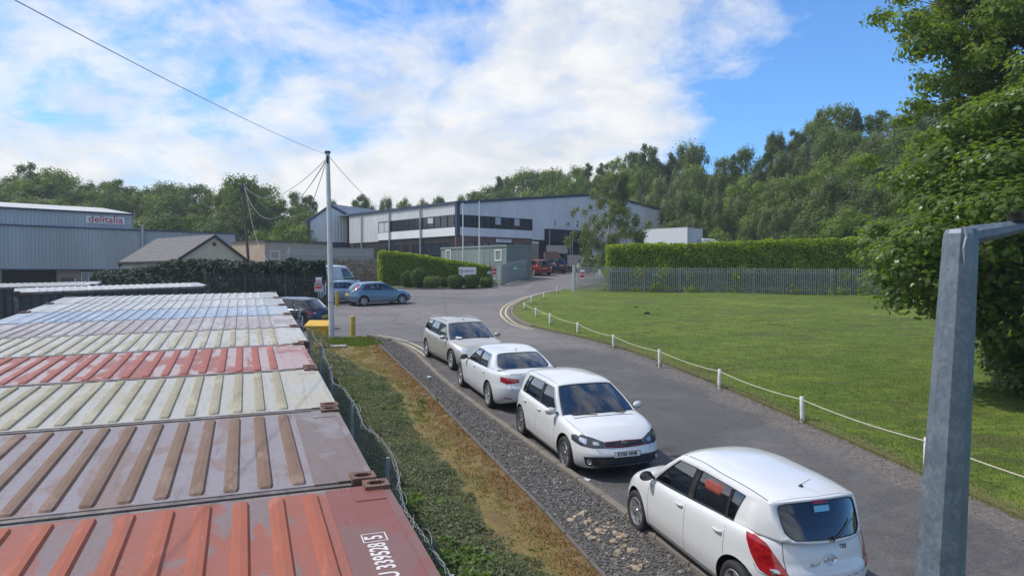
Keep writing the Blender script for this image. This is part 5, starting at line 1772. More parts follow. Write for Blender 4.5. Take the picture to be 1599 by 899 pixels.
WFRAME = plain('navy_window_frame', (0.04, 0.05, 0.085), 0.4, var=.1)
UPVC = plain('white_window_frame', (0.72, 0.72, 0.71), 0.45, var=.05)
BLIND = plain('pale_blind', (0.50, 0.52, 0.55), 0.7, var=.1)
DARKIN = plain('dark_interior', (0.012, 0.012, 0.014), 0.9, var=.2)
DOCKM = plain('dark_dock_curtain', (0.020, 0.021, 0.028), 0.7, var=.25)
GREENC = cladmat('grey_green_cabin_panel', (0.20, 0.245, 0.235), .2)
GREENL = cladmat('pale_cabin_trim', (0.24, 0.28, 0.27), .2)
def brickmat(name, a, b2, mortar):
    m, nt, b = newmat(name); p = nt.obj()
    br = nt.n('ShaderNodeTexBrick'); nt.put(br.inputs['Vector'], nt.mapping(p, rot=(R(90), 0, 0)))
    br.inputs['Color1'].default_value = (*a, 1); br.inputs['Color2'].default_value = (*b2, 1); br.inputs['Mortar'].default_value = (*mortar, 1)
    br.inputs['Scale'].default_value = 1.0; br.inputs['Mortar Size'].default_value = .01; br.inputs['Brick Width'].default_value = .225; br.inputs['Row Height'].default_value = .075
    n1 = nt.noise(.8, p, 6, .6)
    nt.put(b.inputs['Base Color'], nt.mix(nt.math('MULTIPLY', nt.step(n1, .45, .75), .4), br.outputs['Color'], tuple(x * .55 for x in a)))
    b.inputs['Roughness'].default_value = .9
    return m
BRICK = brickmat('red_brick', (0.20, 0.088, 0.065), (0.15, 0.065, 0.05), (0.2, 0.17, 0.15))
BUFF = brickmat('buff_block', (0.36, 0.285, 0.205), (0.31, 0.24, 0.17), (0.3, 0.26, 0.2))
def rendermat(name, col):
    m, nt, b = newmat(name); p = nt.obj()
    n1 = nt.noise(.5, nt.mapping(p, scale=(1, 1, .5)), 7, .65); n2 = nt.noise(6, p, 5, .7)
    c = nt.ramp(n1, [(.3, tuple(x * .75 for x in col)), (.55, col), (.75, tuple(min(1, x * 1.12) for x in col))])
    nt.put(b.inputs['Base Color'], nt.mix(.2, c, nt.ramp(n2, [(.3, tuple(x * .6 for x in col)), (.7, tuple(min(1, x * 1.2) for x in col))])))
    b.inputs['Roughness'].default_value = .92; nt.put(b.inputs['Normal'], nt.bump(n2, .4, .02))
    return m
HUTW = rendermat('tan_pebbledash', (0.74, 0.55, 0.385))
HUTL = rendermat('pale_rendered_wall', (0.50, 0.52, 0.53))
BEIGE = rendermat('stained_peach_render', (0.56, 0.43, 0.32))
SLATEM = plain('worn_slate', (0.135, 0.128, 0.132), .75, var=.3, scale=3, bump=.4)
SIGNW = plain('white_sign_panel', (0.74, 0.75, 0.76), .45, var=.04)
SIGNRED = plain('red_sign_lettering', (0.52, 0.035, 0.03), .5, var=.05)
SIGNGREEN = plain('green_sign_panel', (0.03, 0.30, 0.12), .5, var=.08)
SIGNBLUE = plain('pale_blue_sign_panel', (0.30, 0.52, 0.66), .5, var=.08)
GALV = plain('dull_galvanised', (0.36, 0.38, 0.40), .5, metal=.4, var=.2, scale=5)
GREYINK = plain('grey_lettering', (0.10, 0.10, 0.12), .5, var=.05)
TIMBER = plain('weathered_timber', (0.36, 0.335, 0.31), .9, var=.28, scale=5, bump=.4)

class Wall:
    """A vertical wall plane: origin o (x, y), direction d along the wall, n outwards."""
    def __init__(s, o, d):
        s.o = Vector((o[0], o[1], 0)); s.d = Vector((d[0], d[1], 0)).normalized(); s.n = Vector((s.d.y, -s.d.x, 0))
        if s.n.dot(-s.o) < 0: s.n = -s.n
    def p(s, u, z, out=0.0): return s.o + s.d * u + s.n * out + Vector((0, 0, z))
    def u(s, px):
        k = (px - CX) / FPX
        return (k * s.o.y - s.o.x) / (s.d.x - k * s.d.y)
    def Y(s, px): return s.o.y + s.d.y * s.u(px)
    def z(s, px, py): return ZAT(py, s.Y(px))
    def slab(s, mb, u0, u1, z0, z1, o0, o1):
        v = [s.p(u, z, o_) for o_ in (o0, o1) for z in (z0, z1) for u in (u0, u1)]
        mb.add(v, [(0, 1, 3, 2), (4, 6, 7, 5), (0, 4, 5, 1), (2, 3, 7, 6), (0, 2, 6, 4), (1, 5, 7, 3)])
    def poly(s, mb, pts, o0, o1):
        n = len(pts); v = [s.p(u, z, o0) for u, z in pts] + [s.p(u, z, o1) for u, z in pts]
        mb.add(v, [tuple(range(n)), tuple(range(n, 2 * n))[::-1]] + [(i, (i + 1) % n, n + (i + 1) % n, n + i) for i in range(n)])
    def ribbed(s, mb, u0, u1, z0, z1, o, pitch=.35, depth=.05):
        """Trapezoidal sheet; z1 may be a function of u."""
        f = z1 if callable(z1) else (lambda u: z1)
        g = z0 if callable(z0) else (lambda u: z0)
        n = max(2, int((u1 - u0) / pitch)); st = (u1 - u0) / n; pr = []
        for i in range(n): 
            a = u0 + i * st; pr += [(a, o), (a + st * .55, o), (a + st * .68, o - depth), (a + st * .87, o - depth)]
        pr.append((u1, o)); v = []
        for u, oo in pr: v += [s.p(u, g(u), oo), s.p(u, f(u), oo)]
        mb.add(v, [(2 * i, 2 * i + 2, 2 * i + 3, 2 * i + 1) for i in range(len(pr) - 1)])
    def window(s, parent, u0, u1, z0, z1, out, mat=None, frame=None, fw=.06, name='window', mull=0, blind=0.0):
        f = MB(); 
        for a, b_, c, d in ((u0, u1, z0, z0 + fw), (u0, u1, z1 - fw, z1), (u0, u0 + fw, z0 + fw, z1 - fw), (u1 - fw, u1, z0 + fw, z1 - fw)):
            s.slab(f, a, b_, c, d, out - .08, out + .02)
        for k in range(mull):
            uu = u0 + (u1 - u0) * (k + 1) / (mull + 1); s.slab(f, uu - fw * .4, uu + fw * .4, z0 + fw, z1 - fw, out - .06, out)
        w = f.build(name, frame or WFRAME, parent)
        g = MB(); s.slab(g, u0 + fw, u1 - fw, z0 + fw, z1 - fw, out - .07, out - .045); g.build('pane', mat or WGLASS, w)
        if blind:
            g = MB(); s.slab(g, u0 + fw, u1 - fw, z1 - fw - (z1 - z0) * blind, z1 - fw, out - .042, out - .032); g.build('blind', BLIND, w)
        return w

# ------------------------------------------------------------ the warehouse on the rise
CD = 85.0
corner = ((714 - CX) / FPX * CD, CD)
aL = R(41.3)
WL = Wall(corner, (-math.sin(aL), math.cos(aL)))          # office front, running away to the left
WR = Wall(corner, (math.cos(aL), math.sin(aL)))           # gable end with the loading docks
zg = 4.2
ze = ZAT(317, CD); zwt = WR.z(721, 335); zwb = WR.z(721, 354.5); zcb = ZAT(367.5, CD)
uL = WL.u(545.5); uR = WR.u(1033)
root = empty('warehouse', 'large pale grey warehouse with navy trim, ribbon windows and numbered dock doors', 'warehouse')
zpk = WR.z(940, 304.5); upk = WR.u(940); zre = WR.z(1033, 329)
gable = lambda u: ze + (zpk - ze) * u / upk if u < upk else zpk + (zre - zpk) * (u - upk) / (uR - upk)
udoor0, udoor1 = WR.u(850), WR.u(925)
zdt = WR.z(850, 357.5); zdb = WR.z(850, 398)
# solid core behind the cladding
m = MB()
WL.slab(m, 0.15, uL, zg - 1.5, ze - .05, -18, -.16)
m.build('core', DARKIN, root)
m = MB(); WR.poly(m, [(0.1, zg - 1.5), (udoor0 - .5, zg - 1.5), (udoor0 - .5, zdt + .3), (udoor1, zdt + .3), (udoor1, zg - 1.5), (uR - .2, zg - 1.5), (uR - .2, gable(uR) - .1), (upk, zpk - .12), (0.1, ze - .1)], -24, -.16); m.build('core', DARKIN, root)
m = MB(); WR.slab(m, udoor0 - .5, udoor1, zg - 1.5, zdt + .3, -24, -3.0); m.build('dock_interior', DARKIN, root)
# gable cladding in panels between the openings
uw1 = WR.u(831.5)
m = MB()
WR.ribbed(m, 0.35, uw1, zwt, gable, 0, .42, .03)
WR.ribbed(m, uw1, udoor0, WR.z(840, 374.5), gable, 0, .42, .03)
WR.ribbed(m, udoor0, udoor1, zdt, gable, 0, .42, .03)
WR.ribbed(m, udoor1, upk + 3, WR.z(960, 400), gable, 0, .42, .03)
WR.ribbed(m, upk + 3, uR - .1, zg, gable, 0, .42, .03)
m.build('gable_cladding', CLAD, root)
m = MB(); WR.slab(m, .35, uw1, zcb, zwb, -.12, .01); m.build('fascia_band', CLADL, root)
uwl0 = WL.u(591)
m = MB(); WL.slab(m, .35, uwl0, zcb, zwb, -.12, .01); m.build('fascia_band', CLADL, root)
m = MB(); WL.ribbed(m, .35, uwl0, zwt, ze, 0, .40, .05); WL.ribbed(m, uwl0, uL, WL.z(570, 378.5), ze, 0, .40, .05); m.build('front_cladding', CLAD, root)
# brick ground floor
m = MB(); WL.slab(m, .2, uL, zg - 1.5, zcb, -.3, -.12); WR.slab(m, -.1, WR.u(834), zg - 1.5, zcb, -.3, -.125); m.build('brick_base', BRICK, root)
m = MB(); WR.slab(m, WR.u(830), WR.u(839), zg - 1.5, WR.z(835, 380), -.12, .25); m.build('entrance_pier', BUFF, root)
m = MB(); WR.slab(m, WR.u(839), WR.u(849), zg - .5, WR.z(835, 381), -.12, -.05); m.build('entrance_door', DARKIN, root)
# ribbon windows, one by one
us = np.linspace(.55, uw1 - .05, 12)
for k in range(11): WR.window(root, us[k] + .01, us[k + 1] - .01, zwb, zwt, .0, blind=.6 if k in (5, 8) else 0)
us = np.linspace(.55, WL.u(609.5), 11)
for k in range(10):
    WL.window(root, us[k] + .01, us[k + 1] - .01, zwb, zwt, .0, blind=.5 if k in (3,) else 0)
WL.window(root, WL.u(609), uwl0, zwb, zwt, 0, mull=1, blind=.95)
for a, b_ in ((603, 609), (615, 622), (629, 636), (643, 662), (664, 700)):
    u1, u0 = WL.u(a), WL.u(b_); WL.window(root, u0, u1, ZAT(398, CD + 5), ZAT(379, CD + 4), -.04, mull=int((u1 - u0) / 1.4))
for k in range(4): WR.window(root, .8 + k * 2.0, 2.7 + k * 2.0, ZAT(400, 87), WR.z(730, 377), -.04, mull=1)
# trims and downpipes
m = MB(); WL.slab(m, -.1, uL, ze - .10, ze + .22, -.5, .14); m.build('eaves_trim', NAVYT, root)
m = MB(); WR.poly(m, [(-.1, ze - .1), (-.1, ze + .22), (upk, zpk + .25), (uR + .1, zre + .22), (uR + .1, zre - .05), (upk, zpk - .04)], -.5, .15); m.build('verge_trim', NAVYT, root)
m = MB()
for wl in (WL, WR): wl.slab(m, -.02 if wl is WL else .005, .38, zcb - .1, ze - .1, -.2, .05)
m.build('corner_trim', NAVYT, root)
m = MB(); WR.slab(m, uR - .25, uR + .05, zg, zre - .05, -.2, .06); m.build('corner_trim', NAVYT, root)
for px in (658, 609.5, 566):
    u = WL.u(px); WL_ = MB().tube([WL.p(u, ze - .15, .14), WL.p(u, zg - 1, .14)], .10, 8).build('downpipe', GALV, root)
# roof slopes
m = MB()
for a, b_, za, zb_ in ((-.1, upk, ze + .2, zpk + .23), (upk, uR + .1, zpk + .23, zre + .2)):
    v = [WR.p(a, za, .1), WR.p(b_, zb_, .1), WR.p(b_, zb_, -34), WR.p(a, za, -34)]
    m.add(v + [q - Vector((0, 0, .12)) for q in v], [(0, 1, 2, 3), (7, 6, 5, 4), (0, 4, 5, 1), (1, 5, 6, 2), (2, 6, 7, 3), (3, 7, 4, 0)])
m.build('roof', ROOFM, root)
# loading docks: dark curtains, posts, numbers
for a, b_ in ((851, 884), (888, 922)):
    ua, ub = WR.u(a), WR.u(b_)
    m = MB(); WR.slab(m, ua, ub, zdt - 1.7, zdt + .02, -.5, .35); WR.slab(m, ua, ua + .5, zdb - 1.2, zdt - 1.7, -.5, .3); WR.slab(m, ub - .5, ub, zdb - 1.2, zdt - 1.7, -.5, .3)
    WR.slab(m, ua + .5, ub - .5, zdb - 1.2, zdt - 1.7, -.9, -.7)
    m.build('dock_shelter', DOCKM, root)
for px in (854, 886, 889.5):
    u = WR.u(px); MB().tube([WR.p(u, zdt - .2, .5), WR.p(u, zg, .5)], .06, 8).build('dock_post', GALV, root)
for px, tx in ((866, '1'), (901.5, '2')):
    u = WR.u(px); mm = basis(WR.p(u, WR.z(px, 349.5), .035), WR.d, (0, 0, 1))
    pl = MB(); WR.slab(pl, u - .42, u + .42, WR.z(px, 355), WR.z(px, 344), .0, .03); pb = pl.build('number_panel', SIGNW, root)
    text_obj('lettering', tx, 1.0, BLACKINK, pb, mm, depth=.004, bold=.03)
u = WR.u(885); lp = MB().lathe([(0, .05), (.2, .04), (.24, -.05), (.1, -.2), (0, -.22)], 14); o = lp.build('floodlight', GALV, root, smooth=True); o.matrix_local = basis(WR.p(u, WR.z(885, 349), .35), WR.d, (0, 0, 1))
# entrance name boards
for a, b_, y0, y1 in ((774.5, 798, 373, 378), (830.5, 841, 377, 380)):
    m = MB(); WR.slab(m, WR.u(a), WR.u(b_), WR.z(a, y1), WR.z(a, y0), .0, .06); sg = m.build('name_board', SIGNW, root)
    if a < 800:
        mm = basis(WR.p((WR.u(a) + WR.u(b_)) / 2, WR.z(786, 375.6), .065), WR.d, (0, 0, 1)); text_obj('lettering', 'RECEPTION', .30, GREYINK, sg, mm, depth=.003)

# ------------------------------------------------------------ gabled wing on the left end of the warehouse
aw = R(25)
rd_ = Vector((math.sin(aw), math.cos(aw), 0))
pk = W(516.5, 320, 104); lf = W(481, 346, 102.5); rt = W(545, 337, 106.5)
gx = Vector((rt.x - lf.x, rt.y - lf.y, 0)).normalized()
WG = Wall((lf.x, lf.y), (gx.x, gx.y)); gw = (Vector((rt.x, rt.y, 0)) - Vector((lf.x, lf.y, 0))).length; up_ = WG.u(516.5)
root = empty('gabled_wing', 'gabled grey clad wing with navy edges at the left end of the warehouse', 'building')
zl, zp_, zr_ = lf.z, WG.z(516.5, 320), rt.z
zw0 = WG.z(500, 378)
gg = lambda u: zl + (zp_ - zl) * u / up_ if u < up_ else zp_ + (zr_ - zp_) * (u - up_) / (gw - up_)
m = MB(); WG.ribbed(m, .1, up_, zw0, gg, 0, .42, .05); WG.ribbed(m, up_, gw - .1, zw0, gg, 0, .42, .05); m.build('gable_cladding', CLAD, root)
m = MB(); pr_ = [(0.05, zg - 1), (gw - .05, zg - 1), (gw - .05, zr_ - .1), (up_, zp_ - .1), (0.05, zl - .1)]
v = [WG.p(u, z, -.12) for u, z in pr_]; v = v + [q + rd_ * 24 for q in v]
m.add(v, [(0, 1, 2, 3, 4), (9, 8, 7, 6, 5)] + [(i, (i + 1) % 5, 5 + (i + 1) % 5, 5 + i) for i in range(5)]); m.build('core', CLAD, root)
m = MB(); WG.slab(m, -.15, .28, zg, zl, -.1, .08); WG.slab(m, gw - .3, gw + .1, zg, zr_, -.1, .08); WG.slab(m, .28, gw - .3, zw0 - .75, zw0 + .05, -.1, .07)
WG.poly(m, [(-.2, zl - .3), (up_, zp_ - .25), (up_, zp_ + .15), (-.2, zl + .08)], -.1, .1); WG.poly(m, [(up_, zp_ - .25), (gw + .15, zr_ - .3), (gw + .15, zr_ + .1), (up_, zp_ + .15)], -.1, .1)
m.build('navy_edging', NAVYT, root)
m = MB(); WG.slab(m, .2, gw - .2, zg - 2, zw0 - .75, -.3, .02); m.build('base_wall', BUFF, root)
m = MB()
for a, b_, za, zb_ in ((-.3, up_, zl + .05, zp_ + .16), (up_, gw + .2, zp_ + .16, zr_ + .08)):
    q0, q1 = WG.p(a, za, .05), WG.p(b_, zb_, .05); back = rd_ * 26
    v = [q0, q1, q1 + back, q0 + back]
    m.add(v + [q - Vector((0, 0, .12)) for q in v], [(0, 1, 2, 3), (7, 6, 5, 4), (0, 4, 5, 1), (1, 5, 6, 2), (2, 6, 7, 3), (3, 7, 4, 0)])
m.build('roof', ROOFM, root)

# ------------------------------------------------------------ grey-green portable cabin
WPa = Wall(((791 - CX) / FPX * 72, 72), (-math.sin(aL), math.cos(aL))); WPb = Wall(((791 - CX) / FPX * 72, 72), (math.cos(aL), math.sin(aL)))
root = empty('portable_cabin', 'grey-green flat roofed portable cabin behind the clipped hedge and gate', 'cabin')
zt = ZAT(382, 72); z0 = 3.55; ul = WPa.u(689); ub = WPb.u(829.5)
m = MB(); m.prism([xy(WPa.p(0, 0)), xy(WPb.p(ub, 0)), xy(WPb.p(ub, 0) + WPa.d * ul), xy(WPa.p(ul, 0))], z0, zt - .12); m.build('wall', GREENC, root)
m = MB(); m.prism([xy(WPa.p(-.08, 0, .08) ), xy(WPb.p(ub + .08, 0, .08)), xy(WPb.p(ub + .08, 0) + WPa.d * (ul + .08)), xy(WPa.p(ul + .08, 0, .08))], zt - .16, zt); m.build('roof', GREENL, root)
m = MB()
for u in (0.06, 2.6, 7.7, ul - .06): WPa.slab(m, u - .06, u + .06, z0, zt - .17, .0, .025)
WPb.slab(m, ub - .12, ub, z0, zt - .17, 0, .025); m.build('panel_joint', GREENL, root)
for a, b_ in ((696.5, 704.5), (773, 783.5)):
    u1, u0 = WPa.u(a), WPa.u(b_); WPa.window(root, u0, u1, WPa.z(a, 407.5), WPa.z(a, 390), .03, BLIND, UPVC, .11, mull=0)
m = MB(); WPa.slab(m, WPa.u(756), WPa.u(746), z0, WPa.z(750, 391), .0, .03); m.build('door', GREENC, root)

# ------------------------------------------------------------ long blue-grey factory on the left
wf = Wall((W(0, 419.5, 75).x, 75), (.703, .711))
root = empty('factory', 'long blue-grey factory with a red lettered white name sign', 'factory')
zt0 = wf.z(0, 352); zb0 = wf.z(0, 419.5); uE = wf.u(369)
m = MB(); wf.ribbed(m, -30, uE, zb0, zt0, 0, .333, .05); m.build('wall_cladding', FACT, root)
m = MB(); wf.slab(m, -30, uE, zb0 + .05, zt0 + .02, -30, -.1); m.build('upper_storey', FACT, root)
m = MB(); wf.slab(m, -30, uE + .1, zt0, zt0 + .16, -.6, .1); wf.slab(m, uE - .05, uE + .08, zb0, zt0, -.2, .06); wf.slab(m, -30, uE, zb0 - .12, zb0, -.4, .04); m.build('edge_trim', NAVYT, root)
uU = wf.u(209); zu = wf.z(209, 336)
m = MB(); wf.ribbed(m, -30, uU, zt0 + .16, zu, -.3, .36, .05); m.build('upper_cladding', FACTU, root)
m = MB(); wf.slab(m, -30, uU - .05, zt0 + .1, zu, -22, -.36); m.build('upper_block', FACTU, root)
m = MB(); wf.slab(m, -30, uU + .15, zu, zu + .18, -.7, -.1); m.build('gutter', NAVYT, root)
m = MB(); a, b_, c_, d_ = wf.p(-30, zu + .18, -.2), wf.p(uU + .15, zu + .18, -.2), wf.p(uU + .15, zu + 1.5, -11), wf.p(-30, zu + 1.5, -11)
v = [a, b_, c_, d_]; m.add(v + [q - Vector((0, 0, .1)) for q in v], [(0, 1, 2, 3), (7, 6, 5, 4), (0, 4, 5, 1), (1, 5, 6, 2), (2, 6, 7, 3), (3, 7, 4, 0)]); m.build('roof', PALER, root)
# ground floor: dark loading door, buff wall, window
m = MB(); 
for a, b_ in ((-80, 5), (92, 128), (153, 200)): wf.slab(m, wf.u(a) if a > -80 else -30, wf.u(b_), .2, zb0 - .12, -1.0, -.6)
m.build('ground_floor_wall', BUFF, root)
m = MB(); wf.slab(m, wf.u(5), wf.u(92), .2, zb0 - .12, -4, -3); m.build('loading_opening', DARKIN, root)
m = MB(); wf.slab(m, wf.u(98), wf.u(121), zb0 - 1.6, zb0 - .9, -.6, -.52); m.build('shutter_box', plain('brown_shutter_box', (0.12, .08, .06), .6), root)
wf.window(root, wf.u(129), wf.u(152), .8, zb0 - .3, -.55, mull=1, frame=UPVC, mat=plain('pale_blue_pane', (0.20, .25, .29), .15), fw=.09)
m = MB(); wf.slab(m, wf.u(119) - .06, wf.u(119) + .06, .3, zb0 - 1.0, -.4, -.3); m.build('white_post', UPVC, root)
# sign
ua, ub_ = wf.u(136), wf.u(196.5); sz0, sz1 = wf.z(136, 348), wf.z(136, 336.5)
m = MB(); wf.slab(m, ua, ub_, sz0, sz1, -.3, -.16); sg = m.build('name_sign', SIGNW, root)
text_obj('lettering', 'delitalia', 1.12, SIGNRED, sg, basis(wf.p(ua + (ub_ - ua) * .5, (sz0 + sz1) / 2 + .06, -.15), wf.d, (0, 0, 1)), depth=.004, bold=.012, xscale=1.02)
# flue and mast
u = wf.u(222); MB().tube([wf.p(u, zb0 + 1.2, .25), wf.p(u, wf.z(222, 353), .25)], .17, 10).build('flue', GALV, root, smooth=True)
u = wf.u(210.5); MB().tube([wf.p(u, zt0, .05), wf.p(u, wf.z(210, 328), .05)], .035, 6).build('mast', GALV, root)

# ------------------------------------------------------------ hut with slate roof
l0, r0 = W(278, 403.5, 64), W(390, 408, 69)
gd = Vector((r0.x - l0.x, r0.y - l0.y, 0)); wh = gd.length
WH = Wall((l0.x, l0.y), (gd.x, gd.y)); bk = -WH.n
uh = WH.u(335); zpk_ = WH.z(335, 367.5); zl_, zr2 = l0.z, r0.z
root = empty('slate_roofed_hut', 'low tan gabled hut with a worn slate roof in front of the factory', 'hut')
LB = 11.6
m = MB(); WH.poly(m, [(0, .3), (wh, .3), (wh, zr2), (uh, zpk_ - .1), (0, zl_)], -LB, 0); m.build('wall', HUTW, root)
m = MB(); v = [WH.p(-.03, .3, -.05), WH.p(-.03, zl_ - .1, -.05), WH.p(-.03, zl_ - .1, -LB), WH.p(-.03, .3, -LB)]; m.add(v, [(0, 1, 2, 3)]); m.build('side_wall', HUTL, root)
for (ua, za, ub2, zb2, nm) in ((-.35, zl_ - .2, uh, zpk_ + .05, 'roof'), (wh + .3, zr2 - .25, uh, zpk_ + .05, 'roof')):
    m = MB(); v = [WH.p(ua, za, .15), WH.p(ub2, zb2, .15), WH.p(ub2, zb2, -LB - .2), WH.p(ua, za, -LB - .2)]
    m.add(v + [q - Vector((0, 0, .13)) for q in v], [(0, 1, 2, 3), (7, 6, 5, 4), (0, 4, 5, 1), (1, 5, 6, 2), (2, 6, 7, 3), (3, 7, 4, 0)])
    rf = m.build(nm, SLATEM, root)
    # slate courses
    if ua < 0:
        sl_ = MB(); rs = random.Random(5); nC, nS = 16, 30
        for i in range(nC):
            for j in range(nS):
                t0, t1 = i / nC, (i + 1.15) / nC
                w0, w1 = -LB - .2 + (LB + .35) * j / nS, -LB - .2 + (LB + .35) * (j + .94) / nS
                lift = .012 + rs.uniform(0, .012)
                A_ = lambda t, w_, l_: WH.p(ua + (ub2 - ua) * t, za + (zb2 - za) * t + l_, w_)
                q = [A_(t0, w0, lift + .03), A_(t0, w1, lift + .03), A_(min(t1, 1), w1, lift), A_(min(t1, 1), w0, lift)]
                sl_.add(q + [x - Vector((0, 0, .015)) for x in q], [(0, 1, 2, 3), (0, 4, 5, 1), (0, 3, 7, 4), (1, 5, 6, 2)])
        o = sl_.build('slate', SLATEM, rf); o['kind'] = 'stuff'
BARGE = plain('dark_bargeboard', (.045, .042, .045), .7)
for (a, za, b_, zb2) in ((-.35, zl_ - .22, uh, zpk_ + .02), (uh, zpk_ + .02, wh + .3, zr2 - .28)): 
    m = MB(); WH.poly(m, [(a, za - .2), (b_, zb2 - .2), (b_, zb2 + .06), (a, za + .06)], .1, .18); m.build('bargeboard', BARGE, root)
    m = MB(); WH.poly(m, [(a, za - .5), (b_, zb2 - .4), (b_, zb2 + .1), (a, za + .1)], -LB - .3, -LB - .18); m.build('bargeboard', BARGE, root)
m = MB(); v0, v1 = WH.p(-.4, zl_ - .3, .1), WH.p(-.4, zl_ - .3, -LB - .2); m.bar(v0, v1, .14, .14); m.build('gutter', plain('dark_gutter', (.03, .03, .035), .5), root)
o = MB().lathe([(0, .05), (.18, .03), (.2, -.02), (.2, -.1)], 16).build('wall_vent', plain('rusty_vent', (.13, .07, .05), .7), root); o.matrix_local = basis(WH.p(uh, WH.z(335, 381), .02), WH.d, (0, 0, 1))

# ------------------------------------------------------------ peach rendered flat roofed shed
bl, br_ = W(413.5, 377, 82), W(545, 377, 92)
WB = Wall((bl.x, bl.y), (br_.x - bl.x, br_.y - bl.y)); root = empty('rendered_shed', 'stained peach flat roofed shed left of the gabled wing', 'shed')
lb = WB.u(520)
m = MB(); WB.slab(m, 0, lb, 2.0, bl.z - .05, -6, 0); m.build('wall', BEIGE, root)
m = MB(); WB.slab(m, -.1, lb, bl.z - .05, bl.z + .12, -6.1, .1); m.build('roof', plain('felt_roof', (.14, .12, .105), .9), root)
WB.window(root, WB.u(422), WB.u(437.5), WB.z(430, 405), WB.z(430, 391), .0, frame=UPVC, fw=.13, mull=2)
WB.window(root, WB.u(449), WB.u(455), WB.z(450, 405), WB.z(450, 391), .0, frame=UPVC, fw=.13)
# ------------------------------------------------------------ stone retaining wall with a board fence on it
s0, s1 = W(470, 408, 66), W(589, 408, 70)
WS = Wall((s0.x, s0.y), (s1.x - s0.x, s1.y - s0.y)); us1 = WS.u(589); zt = WS.z(560, 408.5)
STONEM = [plain(n_, c_, .92, var=.3, scale=6, bump=.5) for n_, c_ in (('buff_rubble', (.44, .345, .245)), ('brown_rubble', (.30, .22, .155)), ('grey_rubble', (.36, .32, .275)))]
root = empty('stone_wall', 'rubble stone retaining wall behind the parked van', 'wall')
m = MB(); WS.slab(m, 0, us1, 2.2, zt, -1.2, -.06); WS.slab(m, us1 - 1.2, us1, 2.2, zt, -6, -1.2); m.build('core', STONEM[1], root)
rs = random.Random(8); m = MB(); z = 2.6; 
while z < zt:
    h_ = rs.uniform(.14, .30); u = WS.u(515)
    while u < us1:
        w_ = rs.uniform(.22, .62); m.cur = rs.randrange(3)
        ctr_ = WS.p(u + w_ / 2, z + h_ / 2, -.02)
        b0 = len(m.v); o_ = rs.uniform(.0, .07)
        q = [(u + .012, z + .012), (u + w_ - .012, z + rs.uniform(.005, .03)), (u + w_ - .015, z + h_ - .012), (u + rs.uniform(.01, .03), z + h_ - .015)]
        v = [WS.p(a, b_, -.1) for a, b_ in q] + [WS.p(a + (u + w_ / 2 - a) * .12, b_ + (z + h_ / 2 - b_) * .14, o_) for a, b_ in q]
        m.add(v, [(4, 5, 6, 7), (0, 1, 5, 4), (1, 2, 6, 5), (2, 3, 7, 6), (3, 0, 4, 7)]); u += w_
    z += h_
o = m.build('rubble_facing', STONEM, root); o['kind'] = 'stuff'
root = empty('board_fence', 'weathered vertical board fence standing on the stone retaining wall', 'fence')
bmesh_ = MB().box((0, 0, 0), (.19, .022, 1.0)).mesh('board'); bmesh_.materials.append(TIMBER)
ua, ub_ = WS.u(455), WS.u(585)
zt2 = WS.z(520, 386.5); n = int((ub_ - ua) / .2); rs = random.Random(2)
for k in range(n):
    q = link('board', bmesh_, root); u = ua + (k + .5) * .2; h_ = zt2 - zt + .25 + rs.uniform(-.03, .03)
    pp = WS.p(u, zt - .25 + h_ / 2, -.25); q.matrix_local = basis(pp, WS.d, WS.n) @ Matrix.Diagonal((1, 1, -h_ if False else h_, 1)); 
for zz in (.3, 1.1):
    m = MB(); WS.slab(m, ua, ub_, zt + zz, zt + zz + .09, -.33, -.27); m.build('rail', TIMBER, root)
for k in range(6):
    u = ua + (ub_ - ua) * k / 5; m = MB(); WS.slab(m, u - .06, u + .06, zt - .3, zt2 + .05, -.42, -.31); m.build('post', TIMBER, root)

# ------------------------------------------------------------ brick steps and board screens by the docks
root = empty('dock_steps', 'stepped brick flight beside the two cars under dock number one', 'steps')
y0 = 86.0
q0, q1 = W(853, 393, y0), W(890, 424, y0)
m = MB(); n = 9
for k in range(n):
    xa = q0.x + 1.3 + (q1.x - q0.x - 1.3) * k / n; xb = q0.x + 1.3 + (q1.x - q0.x - 1.3) * (k + 1) / n; zt_ = q0.z + (q1.z - q0.z) * (k + .35) / n
    m.bbox((xa, y0, 4.0), (xb, y0 + 2.2, zt_))
m.bbox((q0.x - .2, y0, 4.0), (q0.x + 1.3, y0 + 2.2, q0.z)); m.build('flight', BRICK, root)
def screen(label, px0, px1, py0, py1, Y):
    r = empty('board_screen', label, 'fence'); a, b_ = W(px0, py0, Y), W(px1, py1, Y)
    n = max(3, int((b_.x - a.x) / .17)); rs = random.Random(px0)
    me = MB().box((0, 0, 0), (.155, .03, a.z - b_.z)).mesh('board'); me.materials.append(TIMBER)
    for k in range(n): q = link('board', me, r); q.location = (a.x + (k + .5) * (b_.x - a.x) / n, Y + rs.uniform(-.01, .01), (a.z + b_.z) / 2 + rs.uniform(-.02, .02))
    for f in (.2, .8): MB().bbox((a.x, Y + .02, b_.z + (a.z - b_.z) * f), (b_.x, Y + .08, b_.z + (a.z - b_.z) * f + .08)).build('rail', TIMBER, r)
    return r
screen('tall board screen on the dock platform above the brick steps', 853, 886, 383, 396, 88.3)
screen('lower board screen beside the foot of the brick steps and birch', 886, 924, 398, 416, 85.2)

